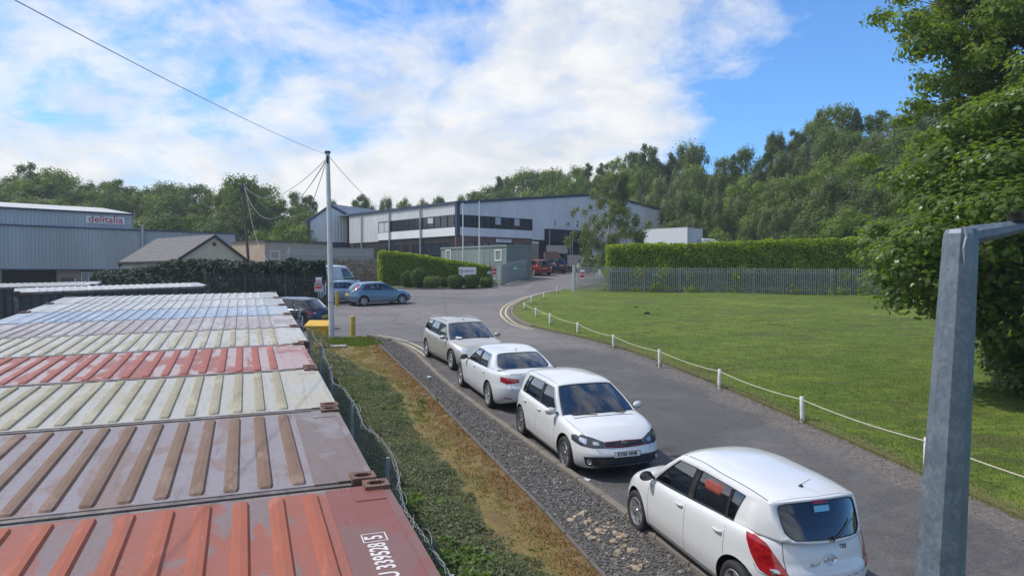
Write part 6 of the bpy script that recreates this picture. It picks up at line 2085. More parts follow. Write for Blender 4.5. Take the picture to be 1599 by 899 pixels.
# ------------------------------------------------------------ parked trailer behind the right hedge
root = empty('box_trailer', 'white box trailer parked behind the bright right-hand hedge', 'trailer')
ta, tb = W(1003, 358, 84), W(1074, 356.5, 80); tc = W(1096, 357, 83)
m = MB(); d = Vector((tb.x - ta.x, tb.y - ta.y, 0)); zt = ta.z; zb_ = zt - 2.75; e = Vector((tc.x - tb.x, tc.y - tb.y, 0))
pl = [xy(ta), xy(tb), xy(Vector(tb) + e), xy(Vector(ta) + e)]
TRW = plain('white_trailer_panel', (.66, .67, .69), .4, var=.05)
m.prism(pl, zb_, zt - .06); m.build('box_body', TRW, root)
m = MB(); k = .05; m.prism(pl, zt - .06, zt); 
for q in pl: m.box((q[0], q[1], (zb_ + zt) / 2), (.12, .12, zt - zb_ - .02))
m.build('corner_trim', plain('trailer_edge', (.42, .43, .45), .4), root)
wp = Wall(xy(tb), (e.x, e.y)); m = MB(); wp.slab(m, .4, e.length - .2, zb_, zb_ + .75, 0, .5); m.build('fridge_unit', GALV, root)
for f in (.12, .2, .28): 
    c_ = Vector(ta) + d * f; 
    for yy in (.3, 2.0): MB().lathe([(0, -.15), (.5, -.15), (.5, .15), (0, .15)], 20, 'y', (c_.x, c_.y + yy, gzf(c_.x, c_.y) + .5)).build('wheel', RUBBER, root)
m = MB(); m.bar((*xy(ta), zb_ - .15), (*xy(tb), zb_ - .15), .9, .25); c_ = Vector(tb); m.bbox((c_.x - .6, c_.y + .4, gzf(c_.x, c_.y)), (c_.x - .4, c_.y + .6, zb_)); m.build('chassis', TRIM, root)
ct = W(1096, 372, 80.5); root = empty('truck_cab', 'pale truck roof just showing right of the white trailer', 'truck')
m = MB(); z1 = ct.z; zq = gzf(ct.x, ct.y)
m.add([(ct.x + .1, 80.5, zq + .9), (ct.x + 2.3, 80.5, zq + .9), (ct.x + 2.2, 80.5, z1 - .55), (ct.x + 1.4, 80.5, z1 - .1), (ct.x + .1, 80.5, z1), (ct.x + .1, 82.8, zq + .9), (ct.x + 2.3, 82.8, zq + .9), (ct.x + 2.2, 82.8, z1 - .55), (ct.x + 1.4, 82.8, z1 - .1), (ct.x + .1, 82.8, z1)],
      [(0, 1, 2, 3, 4), (9, 8, 7, 6, 5), (0, 5, 6, 1), (1, 6, 7, 2), (2, 7, 8, 3), (3, 8, 9, 4), (4, 9, 5, 0)]); m.build('cab', TRW, root, bevel=.08)
for yy in (80.7, 82.6): MB().lathe([(0, -.15), (.48, -.15), (.48, .15), (0, .15)], 20, 'y', (ct.x + 1.4, yy, zq + .48)).build('wheel', RUBBER, root)
# ================================================================== STREET FURNITURE
POSTW = plain('grey_white_post', (0.56, 0.565, 0.56), .6, var=.12, scale=3)
WOODP = plain('dark_creosoted_pole', (0.085, 0.07, 0.058), .9, var=.3, scale=4, bump=.3)
WIRE = plain('pale_cable', (0.25, 0.26, 0.28), .6, var=.05)
WIRED = plain('grey_cable', (0.22, 0.23, 0.25), .6, var=.05)
YELLOW = plain('weathered_yellow_paint', (0.52, 0.34, 0.055), .6, var=.22, scale=7)
ROPEM = plain('pale_rope', (0.46, 0.42, 0.32), .9, var=.2, scale=30)
WHITEPOST = plain('white_painted_timber', (0.66, 0.65, 0.61), .6, var=.12, scale=12)
PALEM = plain('galvanised_pale', (0.31, 0.33, 0.325), .5, metal=.35, var=.2, scale=4)
DARKPALE = plain('dark_painted_pale', (0.030, 0.040, 0.042), .5, var=.25)
WIREM = plain('galvanised_wire', (0.24, 0.25, 0.26), .55, metal=.3, var=.2)
def galvsteel():
    m, nt, b = newmat('spangled_galvanised_steel'); p = nt.obj()
    v = nt.voro(120, nt.mapping(p, scale=(1, 1, .7)), out='Color'); sp = nt.n('ShaderNodeSeparateColor'); nt.put(sp.inputs[0], v)
    n1 = nt.noise(5, p, 6, .65); n2 = nt.noise(2.2, nt.mapping(p, scale=(3, 3, .4)), 6, .6)
    t = nt.math('ADD', nt.math('MULTIPLY', sp.outputs[0], .20), nt.math('MULTIPLY', nt.noise(16, p, 7, .65), .80))
    c = nt.ramp(t, [(.3, (.105, .135, .170)), (.5, (.150, .185, .225)), (.68, (.205, .240, .280))])
    c = nt.mix(nt.math('MULTIPLY', nt.step(n2, .55, .8), .4), c, (.12, .14, .165))
    nt.put(b.inputs['Base Color'], c); b.inputs['Metallic'].default_value = .35
    nt.put(b.inputs['Roughness'], nt.ramp(t, [(.3, .42), (.7, .62)]))
    nt.put(b.inputs['Normal'], nt.bump(n1, .12, .01))
    return m
GSTEEL = galvsteel()
# ---- grey utility pole at the end of the verge
b0 = P(518.5, 531); tp = W(511.5, 238, b0.y)
root = empty('utility_pole', 'tall grey utility pole standing at the far end of the verge', 'pole', loc=b0)
rel = lambda v: Vector(v) - b0
MB().tube([(0, 0, -.4), rel(b0.lerp(tp, .5)), rel(tp)], [.125, .108, .085], 16).build('shaft', POSTW, root, smooth=True)
MB().tube([rel(tp) + Vector((0, 0, -.04)), rel(tp) + Vector((0, 0, .05))], [.13, .12], 16).build('pole_cap', WOODP, root, smooth=True)
MB().box(rel(tp) + Vector((.02, -.12, -.32)), (.09, .08, .30)).build('terminal_box', TRIM, root, bevel=.01)
o = MB().box(rel(b0.lerp(tp, .30)) + Vector((0.02, -.125, 0)), (.10, .02, .16)).build('number_tag', GALV, root)
m = MB(); m.tube([rel(b0.lerp(tp, .2)), rel(b0.lerp(tp, .208))], .128, 16); m.build('band', GALV, root)
# ---- leaning telegraph pole
b1 = W(390, 410, 80); t1 = W(378, 284, 80)
b1.z = gzf(b1.x, b1.y) - .3; b1.x = W(391.5, 430, 80).x
root = empty('telegraph_pole', 'dark leaning wooden telegraph pole behind the tan hut', 'pole', loc=b1)
MB().tube([(0, 0, 0), t1 - b1], [.17, .12], 12).build('shaft', WOODP, root, smooth=True)
MB().bar(t1 - b1 + Vector((-.5, 0, -.35)), t1 - b1 + Vector((.5, .1, -.35)), .10, .12).build('crossarm', WOODP, root)
MB().tube([t1 - b1 + Vector((0, -.15, -.6)), t1 - b1 + Vector((0, -.15, -1.1))], .09, 8).build('terminal_box', TRIM, root)
for x in (-.42, .42):
    MB().lathe([(0, .12), (.05, .1), (.06, .03), (.03, 0), (.03, -.05)], 10).build('insulator', POSTW, root).location = t1 - b1 + Vector((x, .04, -.24))
# ---- overhead wires
def cable(label, a, b_, sag, r, mat=WIRED):
    pts = [a.lerp(b_, t) - Vector((0, 0, sag * 4 * t * (1 - t))) for t in np.linspace(0, 1, 24)]
    o = MB().tube(pts, r, 5).build('overhead_cable', mat); tag(o, label, 'cable', 'overhead cables'); return o
top = tp + Vector((0, 0, -.1))
nearend = W(75, 0, 9.0); ext = nearend + (nearend - top) * .45
cable('long overhead cable crossing the sky from the grey pole to the upper left', top, ext, .25, .0065, WIRE)
for (px, py, Y, sag, lab) in ((380, 287, 80, 1.6, 'upper cable strung from the grey pole to the telegraph pole'),
                              (381, 292, 80, 3.0, 'middle cable sagging from the grey pole to the telegraph pole'),
                              (383, 292, 80, 6.2, 'lowest, deeply sagging pale cable between the grey and telegraph poles')):
    cable(lab, top - Vector((0, 0, .12)), W(px, py, Y), sag, .016, WIRE)
cable('cable dropping steeply left from the grey pole top', top - Vector((0, 0, .15)), W(452, 318, 60), .4, .012)
cable('cable running right from the grey pole towards the warehouse roof', top, WL.p(WL.u(640), ze, .2), 1.4, .012)
# ---- yellow bollards and grit bin
for (px, py0, py1, lab) in ((551, 526, 494, 'yellow bollard at the end of the verge, right of the grey pole'), (526.5, 478.5, 455, 'yellow bollard behind the grey pole beside the blue cars')):
    c = P(px, py0); h_ = W(px, py1, c.y).z - c.z
    root = empty('bollard', lab, 'bollard', loc=c, group='yellow bollards')
    MB().tube([(0, 0, -.05), (0, 0, h_)], .115, 16).build('post', YELLOW, root, smooth=True)
    MB().lathe([(.115, 0), (.10, .02), (0, .03)], 16, 'z', (0, 0, h_)).build('cap', YELLOW, root, smooth=True)
    MB().tube([(0, 0, h_ - .30), (0, 0, h_ - .24)], .117, 16).build('reflective_band', plain('faded_reflective_band', (.6, .5, .2), .4), root)
c = P(498, 527); root = empty('grit_bin', 'yellow grit bin with a sloping lid by the chain-link fence', 'grit bin', mw=frame(c.x, c.y, R(-4)) @ Matrix.Scale(.86, 4))
GY = plain('yellow_plastic', (.60, .36, .035), .5, var=.12)
m = MB(); m.add([(-.48, -.28, .02), (.48, -.28, .02), (.48, .28, .02), (-.48, .28, .02), (-.58, -.36, .60), (.58, -.36, .60), (.58, .36, .74), (-.58, .36, .74)], [(3, 2, 1, 0), (4, 5, 6, 7), (0, 1, 5, 4), (1, 2, 6, 5), (2, 3, 7, 6), (3, 0, 4, 7)]); m.build('bin', GY, root, bevel=.03)
m = MB(); m.add([(-.63, -.42, .60), (.63, -.42, .60), (.63, .40, .77), (-.63, .40, .77), (-.60, -.38, .68), (.60, -.38, .68), (.60, .36, .86), (-.60, .36, .86)], [(3, 2, 1, 0), (4, 5, 6, 7), (0, 1, 5, 4), (1, 2, 6, 5), (2, 3, 7, 6), (3, 0, 4, 7)]); m.build('lid', GY, root, bevel=.02)
# ---- white posts and rope round the lawn
spots = [(1253, 655, 619), (1123, 603.5, 576), (1030, 571, 545), (958, 542.5, 522), (902, 520, 503), (858.5, 507, 489), (837, 495, 480), (819, 483, 472), (830, 474, 462.5), (849.5, 466, 458), (870, 456.5, 450)]
first = (1446, 727, 683)
WHERE = ['second post along the road side, right of the white hatchbacks', 'post level with the facing white hatchback', 'post beside the worn patch of road', 'post opposite the white saloon',
         'post opposite the silver estate', 'post just before the lawn corner', 'post at the bend of the lawn edge', 'post nearest the double yellow lines', 'first post past the bend towards the gate', 'second post past the bend towards the gate', 'last short post before the gate']
tops = []
allp = [first] + spots
lab0 = ['post half hidden by the galvanised column'] + WHERE
# one more post along the same line, outside the frame, carries the rope on
p_first, p_second = P(*first[:2], .07), P(*spots[0][:2], .07)
beyond = p_first + (p_first - p_second) * 1.0
pw = None
for k, (px, py0, py1) in enumerate([None] * 0 + allp):
    c = P(px, py0, .07); h_ = max(.42, min(.62, W(px, py1, c.y).z - c.z))
    root = empty('rope_post', 'white timber rope ' + lab0[k], 'post', loc=c, group='white rope posts round the lawn')
    rl = random.Random(k); tilt = Vector((rl.uniform(-.02, .02), rl.uniform(-.02, .02), 0))
    MB().tube([(0, 0, -.1), tilt * .5 + Vector((0, 0, h_ * .5)), tilt + Vector((0, 0, h_ - .015)), tilt + Vector((0, 0, h_))], [.052, .051, .050, .042], 14).build('post', WHITEPOST, root, smooth=True)
    MB().tube([tilt + Vector((-.06, 0, h_ - .07)), tilt + Vector((.06, 0, h_ - .07))], .018, 8).build('rope_eye', GALV, root)
    tops.append(c + tilt + Vector((0, 0, h_ - .07)))
rope_line = [beyond + Vector((0, 0, .48))] + tops
SEC = ['from the galvanised column out of the frame', 'between the column and the second white post', 'beside the facing white hatchback', 'beside the worn patch of road', 'opposite the white saloon', 'opposite the silver estate', 'approaching the lawn corner', 'at the bend of the lawn edge', 'next to the double yellow lines', 'just round the bend', 'between the posts past the bend', 'next to the last short post']
for i, (a, b_) in enumerate(zip(rope_line[:-1], rope_line[1:])):
    L = (b_ - a).length; sag = .03 * L * .55
    pts = [a.lerp(b_, t) - Vector((0, 0, sag * 4 * t * (1 - t))) for t in np.linspace(0, 1, 18)]
    o = MB().tube(pts, .013, 6).build('rope', ROPEM, smooth=True); tag(o, 'pale rope span hung from white posts ' + SEC[i], 'rope', 'rope spans round the lawn')
# ---- palisade fences
def pale_mesh(h, w=.068, mat=PALEM):
    m = MB()
    pf = [(-w / 2, .012), (-w * .18, -.012), (w * .18, -.012), (w / 2, .012)]
    v = []
    for z, k in ((0, 1), (h - .09, 1), (h, .25)):
        v += [(x * k if z == h else x, y, z) for x, y in pf]
    f = []
    for i in range(2):
        for j in range(3): a = i * 4 + j; f.append((a, a + 1, a + 5, a + 4))
    v2 = [(x, y + .006, z) for x, y, z in v]
    m.add(v + v2, f + [tuple(q + 12 for q in ff[::-1]) for ff in f])
    me = m.mesh('pale'); me.materials.append(mat); return me
def palisade(label, a, b_, h, mat=PALEM, pitch=.152, posts=2.75, group=None):
    root = empty('palisade_fence', label, 'fence', group=group); me = pale_mesh(h, mat=mat)
    a, b_ = Vector((*xy(a), 0)), Vector((*xy(b_), 0)); d = (b_ - a).normalized(); L = (b_ - a).length; ang = math.atan2(d.y, d.x)
    rs = random.Random(int(L * 10))
    for k in range(int(L / pitch)):
        c = a + d * (k + .5) * pitch; q = link('pale', me, root); q.location = (c.x, c.y, gzf(c.x, c.y) + .08 + rs.uniform(-.012, .012)); q.rotation_euler = (rs.uniform(-.008, .008), rs.uniform(-.010, .010), ang)
    nn = Vector((-d.y, d.x, 0)) * .045
    for f in (.18, .82):
        m = MB(); n = 8
        for i in range(n):
            p0, p1 = a + d * L * i / n + nn, a + d * L * (i + 1) / n + nn
            m.bar((p0.x, p0.y, gzf(p0.x, p0.y) + .08 + h * f), (p1.x, p1.y, gzf(p1.x, p1.y) + .08 + h * f), .04, .05)
        m.build('rail', mat, root)
    for k in range(int(L / posts) + 1):
        c = a + d * min(L, k * posts) + nn * 2; MB().box((c.x, c.y, gzf(c.x, c.y) + h / 2), (.10, .06, h + .1), ang).build('post', mat, root)
    return root
ga = P(897, 455.5); gb2 = P(1120, 458.5); gc_ = P(1402, 463); ge = xy(gc_); ex_ = extend(xy(gc_), xy(gb2), 8)
fr_ = palisade('grey galvanised palisade fence below the bright right-hand hedge', ga, ex_, 1.95)
fl_ = palisade('dark palisade fence in front of the dark conifer hedge', P(512, 481), (-19.5, 47.5), 2.0, DARKPALE)
f3_ = palisade('short palisade fence panel with small signs left of the gate', W(752, 448, 67.5), W(776, 448, 66.5), 1.95)
# gate posts and open gate leaf
for (px, py0, py1, lab) in ((779.5, 447.5, 415.5, 'square steel gate post left of the drive'), (895.5, 457.5, 413.5, 'square steel gate post right of the drive beside the fence')):
    c = P(px, py0); h_ = W(px, py1, c.y).z - c.z
    root = empty('gate_post', lab, 'post', loc=c, group='steel gate posts')
    MB().box((0, 0, h_ / 2), (.16, .16, h_)).build('post', POSTW, root, bevel=.01); MB().box((0, 0, h_ + .015), (.19, .19, .03)).build('cap', POSTW, root)
    for z in (.4, 1.6): MB().tube([(.08, -.1, z - .06), (.08, -.1, z + .06)], .03, 8).build('hinge', GALV, root)
gp0 = P(783, 447); gp1 = W(823, 441, 73.5)
root = empty('gate_leaf', 'open palisade gate leaf with a small green sign by the portable cabin', 'gate')
a, b_ = Vector((gp0.x, gp0.y, 0)), Vector((gp1.x, gp1.y, 0)); d = (b_ - a).normalized(); L = (b_ - a).length; ang = math.atan2(d.y, d.x); me = pale_mesh(1.85)
for k in range(int(L / .15)):
    c = a + d * (k + .5) * .15; q = link('pale', me, root); q.location = (c.x, c.y, gzf(c.x, c.y) + .1); q.rotation_euler = (0, 0, ang)
for z in (.3, 1.5): MB().bar((a.x, a.y + .05, gzf(a.x, a.y) + z), (b_.x, b_.y + .05, gzf(b_.x, b_.y) + z), .05, .06).build('rail', PALEM, root)
def sign(name, label, px0, py0, px1, py1, Y, mat, words=None, cat='sign', bands=None, group=None, tm=None):
    a, b_ = W(px0, py1, Y), W(px1, py0, Y)
    root = empty(name, label, cat, loc=((a.x + b_.x) / 2, Y, a.z), group=group); w_, h_ = b_.x - a.x, b_.z - a.z
    MB().box((0, 0, h_ / 2), (w_, .03, h_)).build('panel', mat, root, bevel=.004)
    for (f0, f1, mm) in (bands or []):
        MB().box((0, -.019, h_ * (f0 + f1) / 2), (w_ * .9, .006, h_ * (f1 - f0))).build('printed_band', mm, root)
    for (tx, fz, sz, fx) in (words or []):
        text_obj('lettering', tx, sz * h_, tm or GREYINK, root, basis(Vector((w_ * fx, -.0185, h_ * fz)), (1, 0, 0), (0, 0, 1)), depth=.002, bold=.004)
    return root, w_, h_
sr, w_, h_ = sign('sign_board', 'white sign board in front of the clipped hedge between round bushes', 716.5, 417, 743.5, 432, 64.6, SIGNW, [('HARVEST', .58, .30, .08), ('visitors and deliveries', .22, .09, .12)])
MB().bar((-w_ * .36, -.02, h_ * .45), (-w_ * .36, -.02, h_ * .75), .05, .01).build('logo', GREYINK, sr)
mlg = MB().tube([(-w_ * .36 + .16 * math.cos(a), -.02, h_ * .58 + .16 * math.sin(a)) for a in np.linspace(0, 2 * PI, 17)], .02, 5, cap=False); mlg.build('logo', plain('brown_logo', (.20, .12, .08), .5), sr)
for x in (-w_ * .4, w_ * .4): MB().bar((x, .04, -1.6), (x, .04, h_), .07, .07).build('leg', GALV, sr)
sg = [sign('warning_sign', 'red and white warning sign beside the left gate post', 769, 417.5, 775.5, 429.5, 66.3, SIGNW, bands=[(.5, .95, SIGNRED), (.08, .42, SIGNRED)]),
      sign('notice', 'small pale blue notice on the short fence panel left of the gate', 761, 423.5, 767, 427.5, 66.6, SIGNBLUE),
      sign('notice', 'small white notice below the red warning sign by the gate', 770.5, 431, 773.5, 437, 66.3, SIGNW),
      sign('notice', 'small green sign fixed to the open gate leaf', 801, 416.5, 808, 423.5, gp0.y + 2.6, SIGNGREEN, bands=[(.55, .75, SIGNW)]),
      sign('warning_sign', 'red and white warning sign on the palisade right of the gate', 905.5, 421, 913, 435, P(909, 456).y - .1, SIGNW, bands=[(.55, .72, SIGNRED), (.12, .45, SIGNRED)]),
      sign('notice', 'small white box notice on the palisade beside the red warning sign', 934, 421, 938, 429, P(936, 456).y - .1, SIGNW),
      sign('notice', 'green sign on the palisade below the bright right-hand hedge', 1017.5, 425, 1030, 434, P(1024, 457).y - .12, SIGNGREEN, bands=[(.5, .68, SIGNW)]),
      sign('notice', 'upper pale notice on the dark palisade left of the grey pole', 493, 433, 502.5, 441, P(497, 481).y - .1, SIGNW, bands=[(.35, .5, GREYINK), (.08, .2, SIGNRED)]),
      sign('warning_sign', 'lower red and white warning sign on the dark palisade', 491.5, 442, 503.5, 455.5, P(497, 481).y - .1, SIGNW, bands=[(.72, .92, GREYINK), (.32, .66, SIGNRED), (.08, .2, GREYINK)])]
# flagpoles
for px, py0, py1, lab in ((723, 424, 318, 'slim white flagpole, left one of two before the portable cabin'), (748.5, 424, 315, 'slim white flagpole, right one of two before the portable cabin')):
    t_ = W(px, py1, 70); bz = gzf(t_.x, 70); root = empty('flagpole', lab, 'flagpole', loc=(t_.x, 70, bz), group='two slim flagpoles')
    MB().tube([(0, 0, -.1), (0, 0, t_.z - bz)], [.075, .05], 10).build('shaft', WHITEPOST, root, smooth=True); MB().lathe([(0, .09), (.05, .05), (.05, 0), (.03, -.03)], 10, 'z', (0, 0, t_.z - bz)).build('finial', POSTW, root, smooth=True)
    MB().tube([(.05, 0, .9), (.04, 0, t_.z - bz - .1)], .007, 4).build('halyard', WIRED, root)
# ---- galvanised lamp column close to the camera on the right
YC = 2.05
t_ = W(1501, 358, YC); b_ = W(1467, 899, YC); dirp = (t_ - b_).normalized()
g0 = t_ - dirp * ((t_.z - gzf(t_.x, YC)) / dirp.z)
root = empty('lamp_column', 'octagonal galvanised steel column with a side arm, close in front on the right', 'lamp column', loc=g0)
m = MB(); L = (t_ - g0).length
rad = lambda s_: .0485 * 0.88 + (.018 * (L - s_) / .95 if (L - s_) < 1.2 else .018 * 1.2 / .95 + (L - s_ - 1.2) * .012)
rings = []
for s_ in (0, L * .4, L - 1.2, L - .6, L - .04, L - .012, L):
    r_ = rad(s_) * (1 if s_ < L - .03 else (.97 if s_ < L - .005 else .86)); c_ = dirp * s_
    rings.append([c_ + Vector((math.cos(a), math.sin(a), 0)) * r_ for a in [2 * PI * (k + .5) / 8 + R(-9) for k in range(8)]])
v = [q for rg in rings for q in rg]; f = []
for i in range(len(rings) - 1):
    for k in range(8): f.append((i * 8 + k, i * 8 + (k + 1) % 8, (i + 1) * 8 + (k + 1) % 8, (i + 1) * 8 + k))
f.append(tuple((len(rings) - 1) * 8 + k for k in range(8)))
m.add(v, f); m.build('shaft', GSTEEL, root)
a0 = W(1497, 371, YC) - g0; a1 = W(1640, 345, YC + .02) - g0
m = MB(); q = (a1 - a0).normalized(); upn = Vector((0, -1, 0)).cross(q) * -1
upn = q.cross(Vector((0, 1, 0))); upn = upn if upn.z > 0 else -upn
def hexring(c, r_): return [c + (upn * math.sin(a) + Vector((0, 1, 0)) * math.cos(a)) * r_ for a in [2 * PI * (k + .5) / 8 for k in range(8)]]
rg = [hexring(a0, .0285), hexring(a0 + q * .06, .0275), hexring(a1, .0125)]
v = [x for r_ in rg for x in r_]; f = [(i * 8 + k, (i + 1) * 8 + k, (i + 1) * 8 + (k + 1) % 8, i * 8 + (k + 1) % 8) for i in range(2) for k in range(8)] + [tuple(range(8)), tuple(16 + k for k in range(8))[::-1]]
m.add(v, f); m.build('side_arm', GSTEEL, root)
m = MB(); wp_ = [a0 + Vector((-.012, -.047, .028)), a0 + Vector((-.008, -.048, 0)), a0 + Vector((-.016, -.049, -.03)), a0 + Vector((-.014, -.05, -.07))]; m.tube(wp_, [.003, .004, .003, .001], 6); m.build('weld_seam', GALV, root)
lc = W(1592, 341, YC + .01) - g0
m = MB(); m.tube([lc + upn * -.004, lc + upn * .014], [.030, .030], 20); m.tube([lc + upn * .014, lc + upn * .020], [.034, .034], 20); m.build('lamp_base', GLOSSBLK, root, smooth=True)
# ---- chain-link fence along the container ends
H_F = 2.14
root = empty('chain_link_fence', 'sagging chain-link fence between the container ends and the verge', 'fence')
def fp(s_, z, o_=0.0):
    c = F0 + FDIR * s_ + np.array([FDIR[1], -FDIR[0]]) * o_
    return Vector((c[0], c[1], gzf(c[0], c[1]) + z))
rs = random.Random(11)
S0, S1 = -5.5, 19.5
sag = lambda s_: .035 * math.sin(s_ * 1.9) + .015 * math.sin(s_ * 4.7 + 1)
lean = lambda s_: .06 * math.sin(s_ * .8 + .5) + .035 * math.sin(s_ * 2.3)
for k in range(10):
    s_ = S0 + .6 + k * 2.75
    if s_ > S1: break
    MB().bar(fp(s_, 0), fp(s_, H_F + .02, lean(s_) * .4), .034, .034).build('post', GALV, root)
step = .075; n = int((S1 - S0) / step); dz = step
zlo = .62; nz_ = int((H_F - zlo) / dz)
mv, mf = [], []
def seg(p, q, r_):
    b = len(mv); d = (q - p); u = Vector((0, 0, 1)) if abs(d.z) < d.length * .9 else Vector((1, 0, 0)); a_ = d.cross(u).normalized() * r_; c_ = a_.cross(d).normalized() * r_
    for o_ in (p, q):
        mv.extend([o_ + a_, o_ - a_ * .5 + c_ * .87, o_ - a_ * .5 - c_ * .87])
    mf.extend([(b, b + 1, b + 4, b + 3), (b + 1, b + 2, b + 5, b + 4), (b + 2, b, b + 3, b + 5)])
zt_ = lambda s_, j: zlo + (H_F + sag(s_) - zlo) * j / nz_
for i in range(n):
    s_ = S0 + i * step
    for j in range(nz_):
        up_s = (i + j) % 2 == 0
        s0_, s1_ = (s_, s_ + step) if up_s else (s_ + step, s_)
        p_, q_ = fp(s0_, zt_(s0_, j), lean(s0_) * j / nz_), fp(s1_, zt_(s1_, j + 1), lean(s1_) * (j + 1) / nz_)
        seg(p_, q_, .0012)
me = bigmesh('mesh_panel', np.array([v[:] for v in mv]), np.array(mf))
o = link('mesh_panel', me, root, WIREM); o['kind'] = 'stuff'
for ph, r_, am in ((0, .0034, .010), (PI, .0034, .010)):
    pts = []
    for i in range(int((S1 - S0) / .03)):
        s_ = S0 + i * .03; w_ = s_ * 21 + ph
        pts.append(fp(s_, H_F + sag(s_) + am * math.sin(w_), lean(s_) + am * math.cos(w_)))
    MB().tube(pts, r_, 5).build('twisted_wire', WIREM, root)
pts = []
for i in range(420):
    s_ = S0 + 1 + i * .03; k = i * .55
    pts.append(fp(s_ + .05 * math.sin(k), H_F + sag(s_) + .005 + .03 * math.cos(k) * (1 + .4 * math.sin(i * .13)), lean(s_) + .035 * math.sin(k * .7)))
MB().tube(pts, .0024, 5).build('loose_wire', WIREM, root)
# ================================================================== VEGETATION
def leafmat(name, base, light, trans=0.35, rough=0.5, spec=0.35, objvar=0.45):
    """Leaf colour varies from leaf to leaf and plant to plant; light passes through."""
    m, nt, b = newmat(name)
    r = nt.island(); orr = nt.objrand()
    c = nt.ramp(r, [(0.0, tuple(x * .75 for x in base)), (0.5, base), (1.0, light)])
    c = nt.mix(nt.math('MULTIPLY', orr, objvar), c, tuple(x * .62 for x in base))
    c = nt.mix(nt.math('MULTIPLY', nt.math('GREATER_THAN', orr, .66), objvar * .9), c, tuple(min(1, x * 1.25) for x in light))
    nt.put(b.inputs['Base Color'], c); b.inputs['Roughness'].default_value = rough; b.inputs['Specular IOR Level'].default_value = spec
    tr = nt.n('ShaderNodeBsdfTranslucent'); nt.put(tr.inputs[0], nt.mix(1.0, c, (1.5, 1.55, .62), 'MULTIPLY'))
    mx = nt.n('ShaderNodeMixShader'); mx.inputs[0].default_value = trans
    nt.t.links.new(b.outputs[0], mx.inputs[1]); nt.t.links.new(tr.outputs[0], mx.inputs[2])
    nt.t.links.new(mx.outputs[0], nt.t.nodes['Material Output'].inputs[0])
    return m
BARK = plain('grey_brown_bark', (.10, .082, .066), .95, var=.35, scale=5, bump=.6)
BIRCHB = plain('pale_birch_bark', (.34, .32, .29), .85, var=.4, scale=4, bump=.4)
L_OAK = leafmat('mid_green_leaves', (.105, .155, .036), (.170, .220, .056), .52)
L_DARK = leafmat('dark_green_leaves', (.080, .122, .038), (.128, .170, .054), .48)
L_BRIGHT = leafmat('fresh_green_leaves', (.130, .200, .032), (.195, .262, .054), .52)
L_BIRCH = leafmat('grey_green_birch_leaves', (.130, .170, .066), (.190, .228, .092), .52)
L_SYC = leafmat('sycamore_leaves', (.082, .142, .026), (.140, .205, .042), .52, .36, .5)
L_LAUREL = leafmat('laurel_leaves', (.215, .300, .016), (.340, .420, .028), .62, .38, .4, .0)
L_CONIF = leafmat('dark_conifer_sprays', (.026, .046, .026), (.044, .070, .038), .2, .6)
L_BOX = leafmat('clipped_box_leaves', (.062, .112, .020), (.100, .160, .030), .4, .5, .3, .0)
L_COVER = leafmat('grey_green_ground_cover', (.175, .195, .112), (.265, .275, .175), .35, .6)
L_WEED = leafmat('bright_weed_leaves', (.095, .165, .028), (.165, .245, .055), .45, .5)
L_GRASS = leafmat('grass_blades', (.085, .145, .016), (.170, .225, .040), .35, .6, .2)
L_DRY = leafmat('dry_grass_blades', (.22, .165, .052), (.44, .36, .15), .3, .8, .1)
L_RUST = leafmat('rusty_moss_tufts', (.190, .085, .024), (.340, .180, .062), .25, .9, .1)
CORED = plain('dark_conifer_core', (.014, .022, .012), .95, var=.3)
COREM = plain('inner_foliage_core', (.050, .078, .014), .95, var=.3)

def unit(v): return v / (np.linalg.norm(v, axis=-1, keepdims=True) + 1e-9)
def leaf_quads(pos, nrm, size, rg, aspect=1.7, fold=.18):
    """Folded diamond leaves at pos, facing nrm. Returns V, F."""
    n = len(pos)
    t = unit(np.cross(nrm, rg.normal(size=(n, 3)))); bt = np.cross(nrm, t)
    s = (size * rg.uniform(.65, 1.35, n))[:, None] if np.ndim(size) == 0 else (size * rg.uniform(.7, 1.3, n))[:, None]
    L, w_ = s * aspect / 2, s / 2
    a = pos - t * L; c = pos + t * L - nrm * s * .12
    b = pos + bt * w_ - nrm * s * fold - t * L * .15; d = pos - bt * w_ - nrm * s * fold - t * L * .15
    V = np.stack([a, b, c, d], 1).reshape(-1, 3)
    i = np.arange(n)[:, None] * 4
    F = np.concatenate([i + [[0, 1, 2]], i + [[0, 2, 3]]], 1).reshape(-1, 3)
    return V, F
MAPLE = np.array([(0, 0), (.16, -.06), (.46, -.02), (.36, .16), (.52, .40), (.28, .40), (.16, .52), (0, .98), (-.16, .52), (-.28, .40), (-.52, .40), (-.36, .16), (-.46, -.02), (-.16, -.06)])
def maple_leaves(pos, nrm, tip, size, rg):
    """Lobed leaves lying square to nrm with their tips along tip."""
    n = len(pos)
    t = unit(tip - nrm * np.sum(tip * nrm, 1, keepdims=True)); bt = np.cross(nrm, t)
    s = (size * rg.uniform(.6, 1.35, n))[:, None]
    k = len(MAPLE); V = np.zeros((n, k, 3))
    for j, (x, y) in enumerate(MAPLE):
        V[:, j] = pos + bt * s * x + t * s * (y - .3) - nrm * s * (abs(x) * .28 + max(0, y - .4) * .22)
    V = V.reshape(-1, 3); i = np.arange(n)[:, None] * k
    tris = [(0, 1, 3), (1, 2, 3), (0, 3, 5), (3, 4, 5), (0, 5, 6), (0, 6, 7), (0, 7, 8), (0, 8, 9), (0, 9, 11), (9, 10, 11), (0, 11, 13), (11, 12, 13)]
    F = np.concatenate([i + [list(q)] for q in tris], 1).reshape(-1, 3)
    return V, F
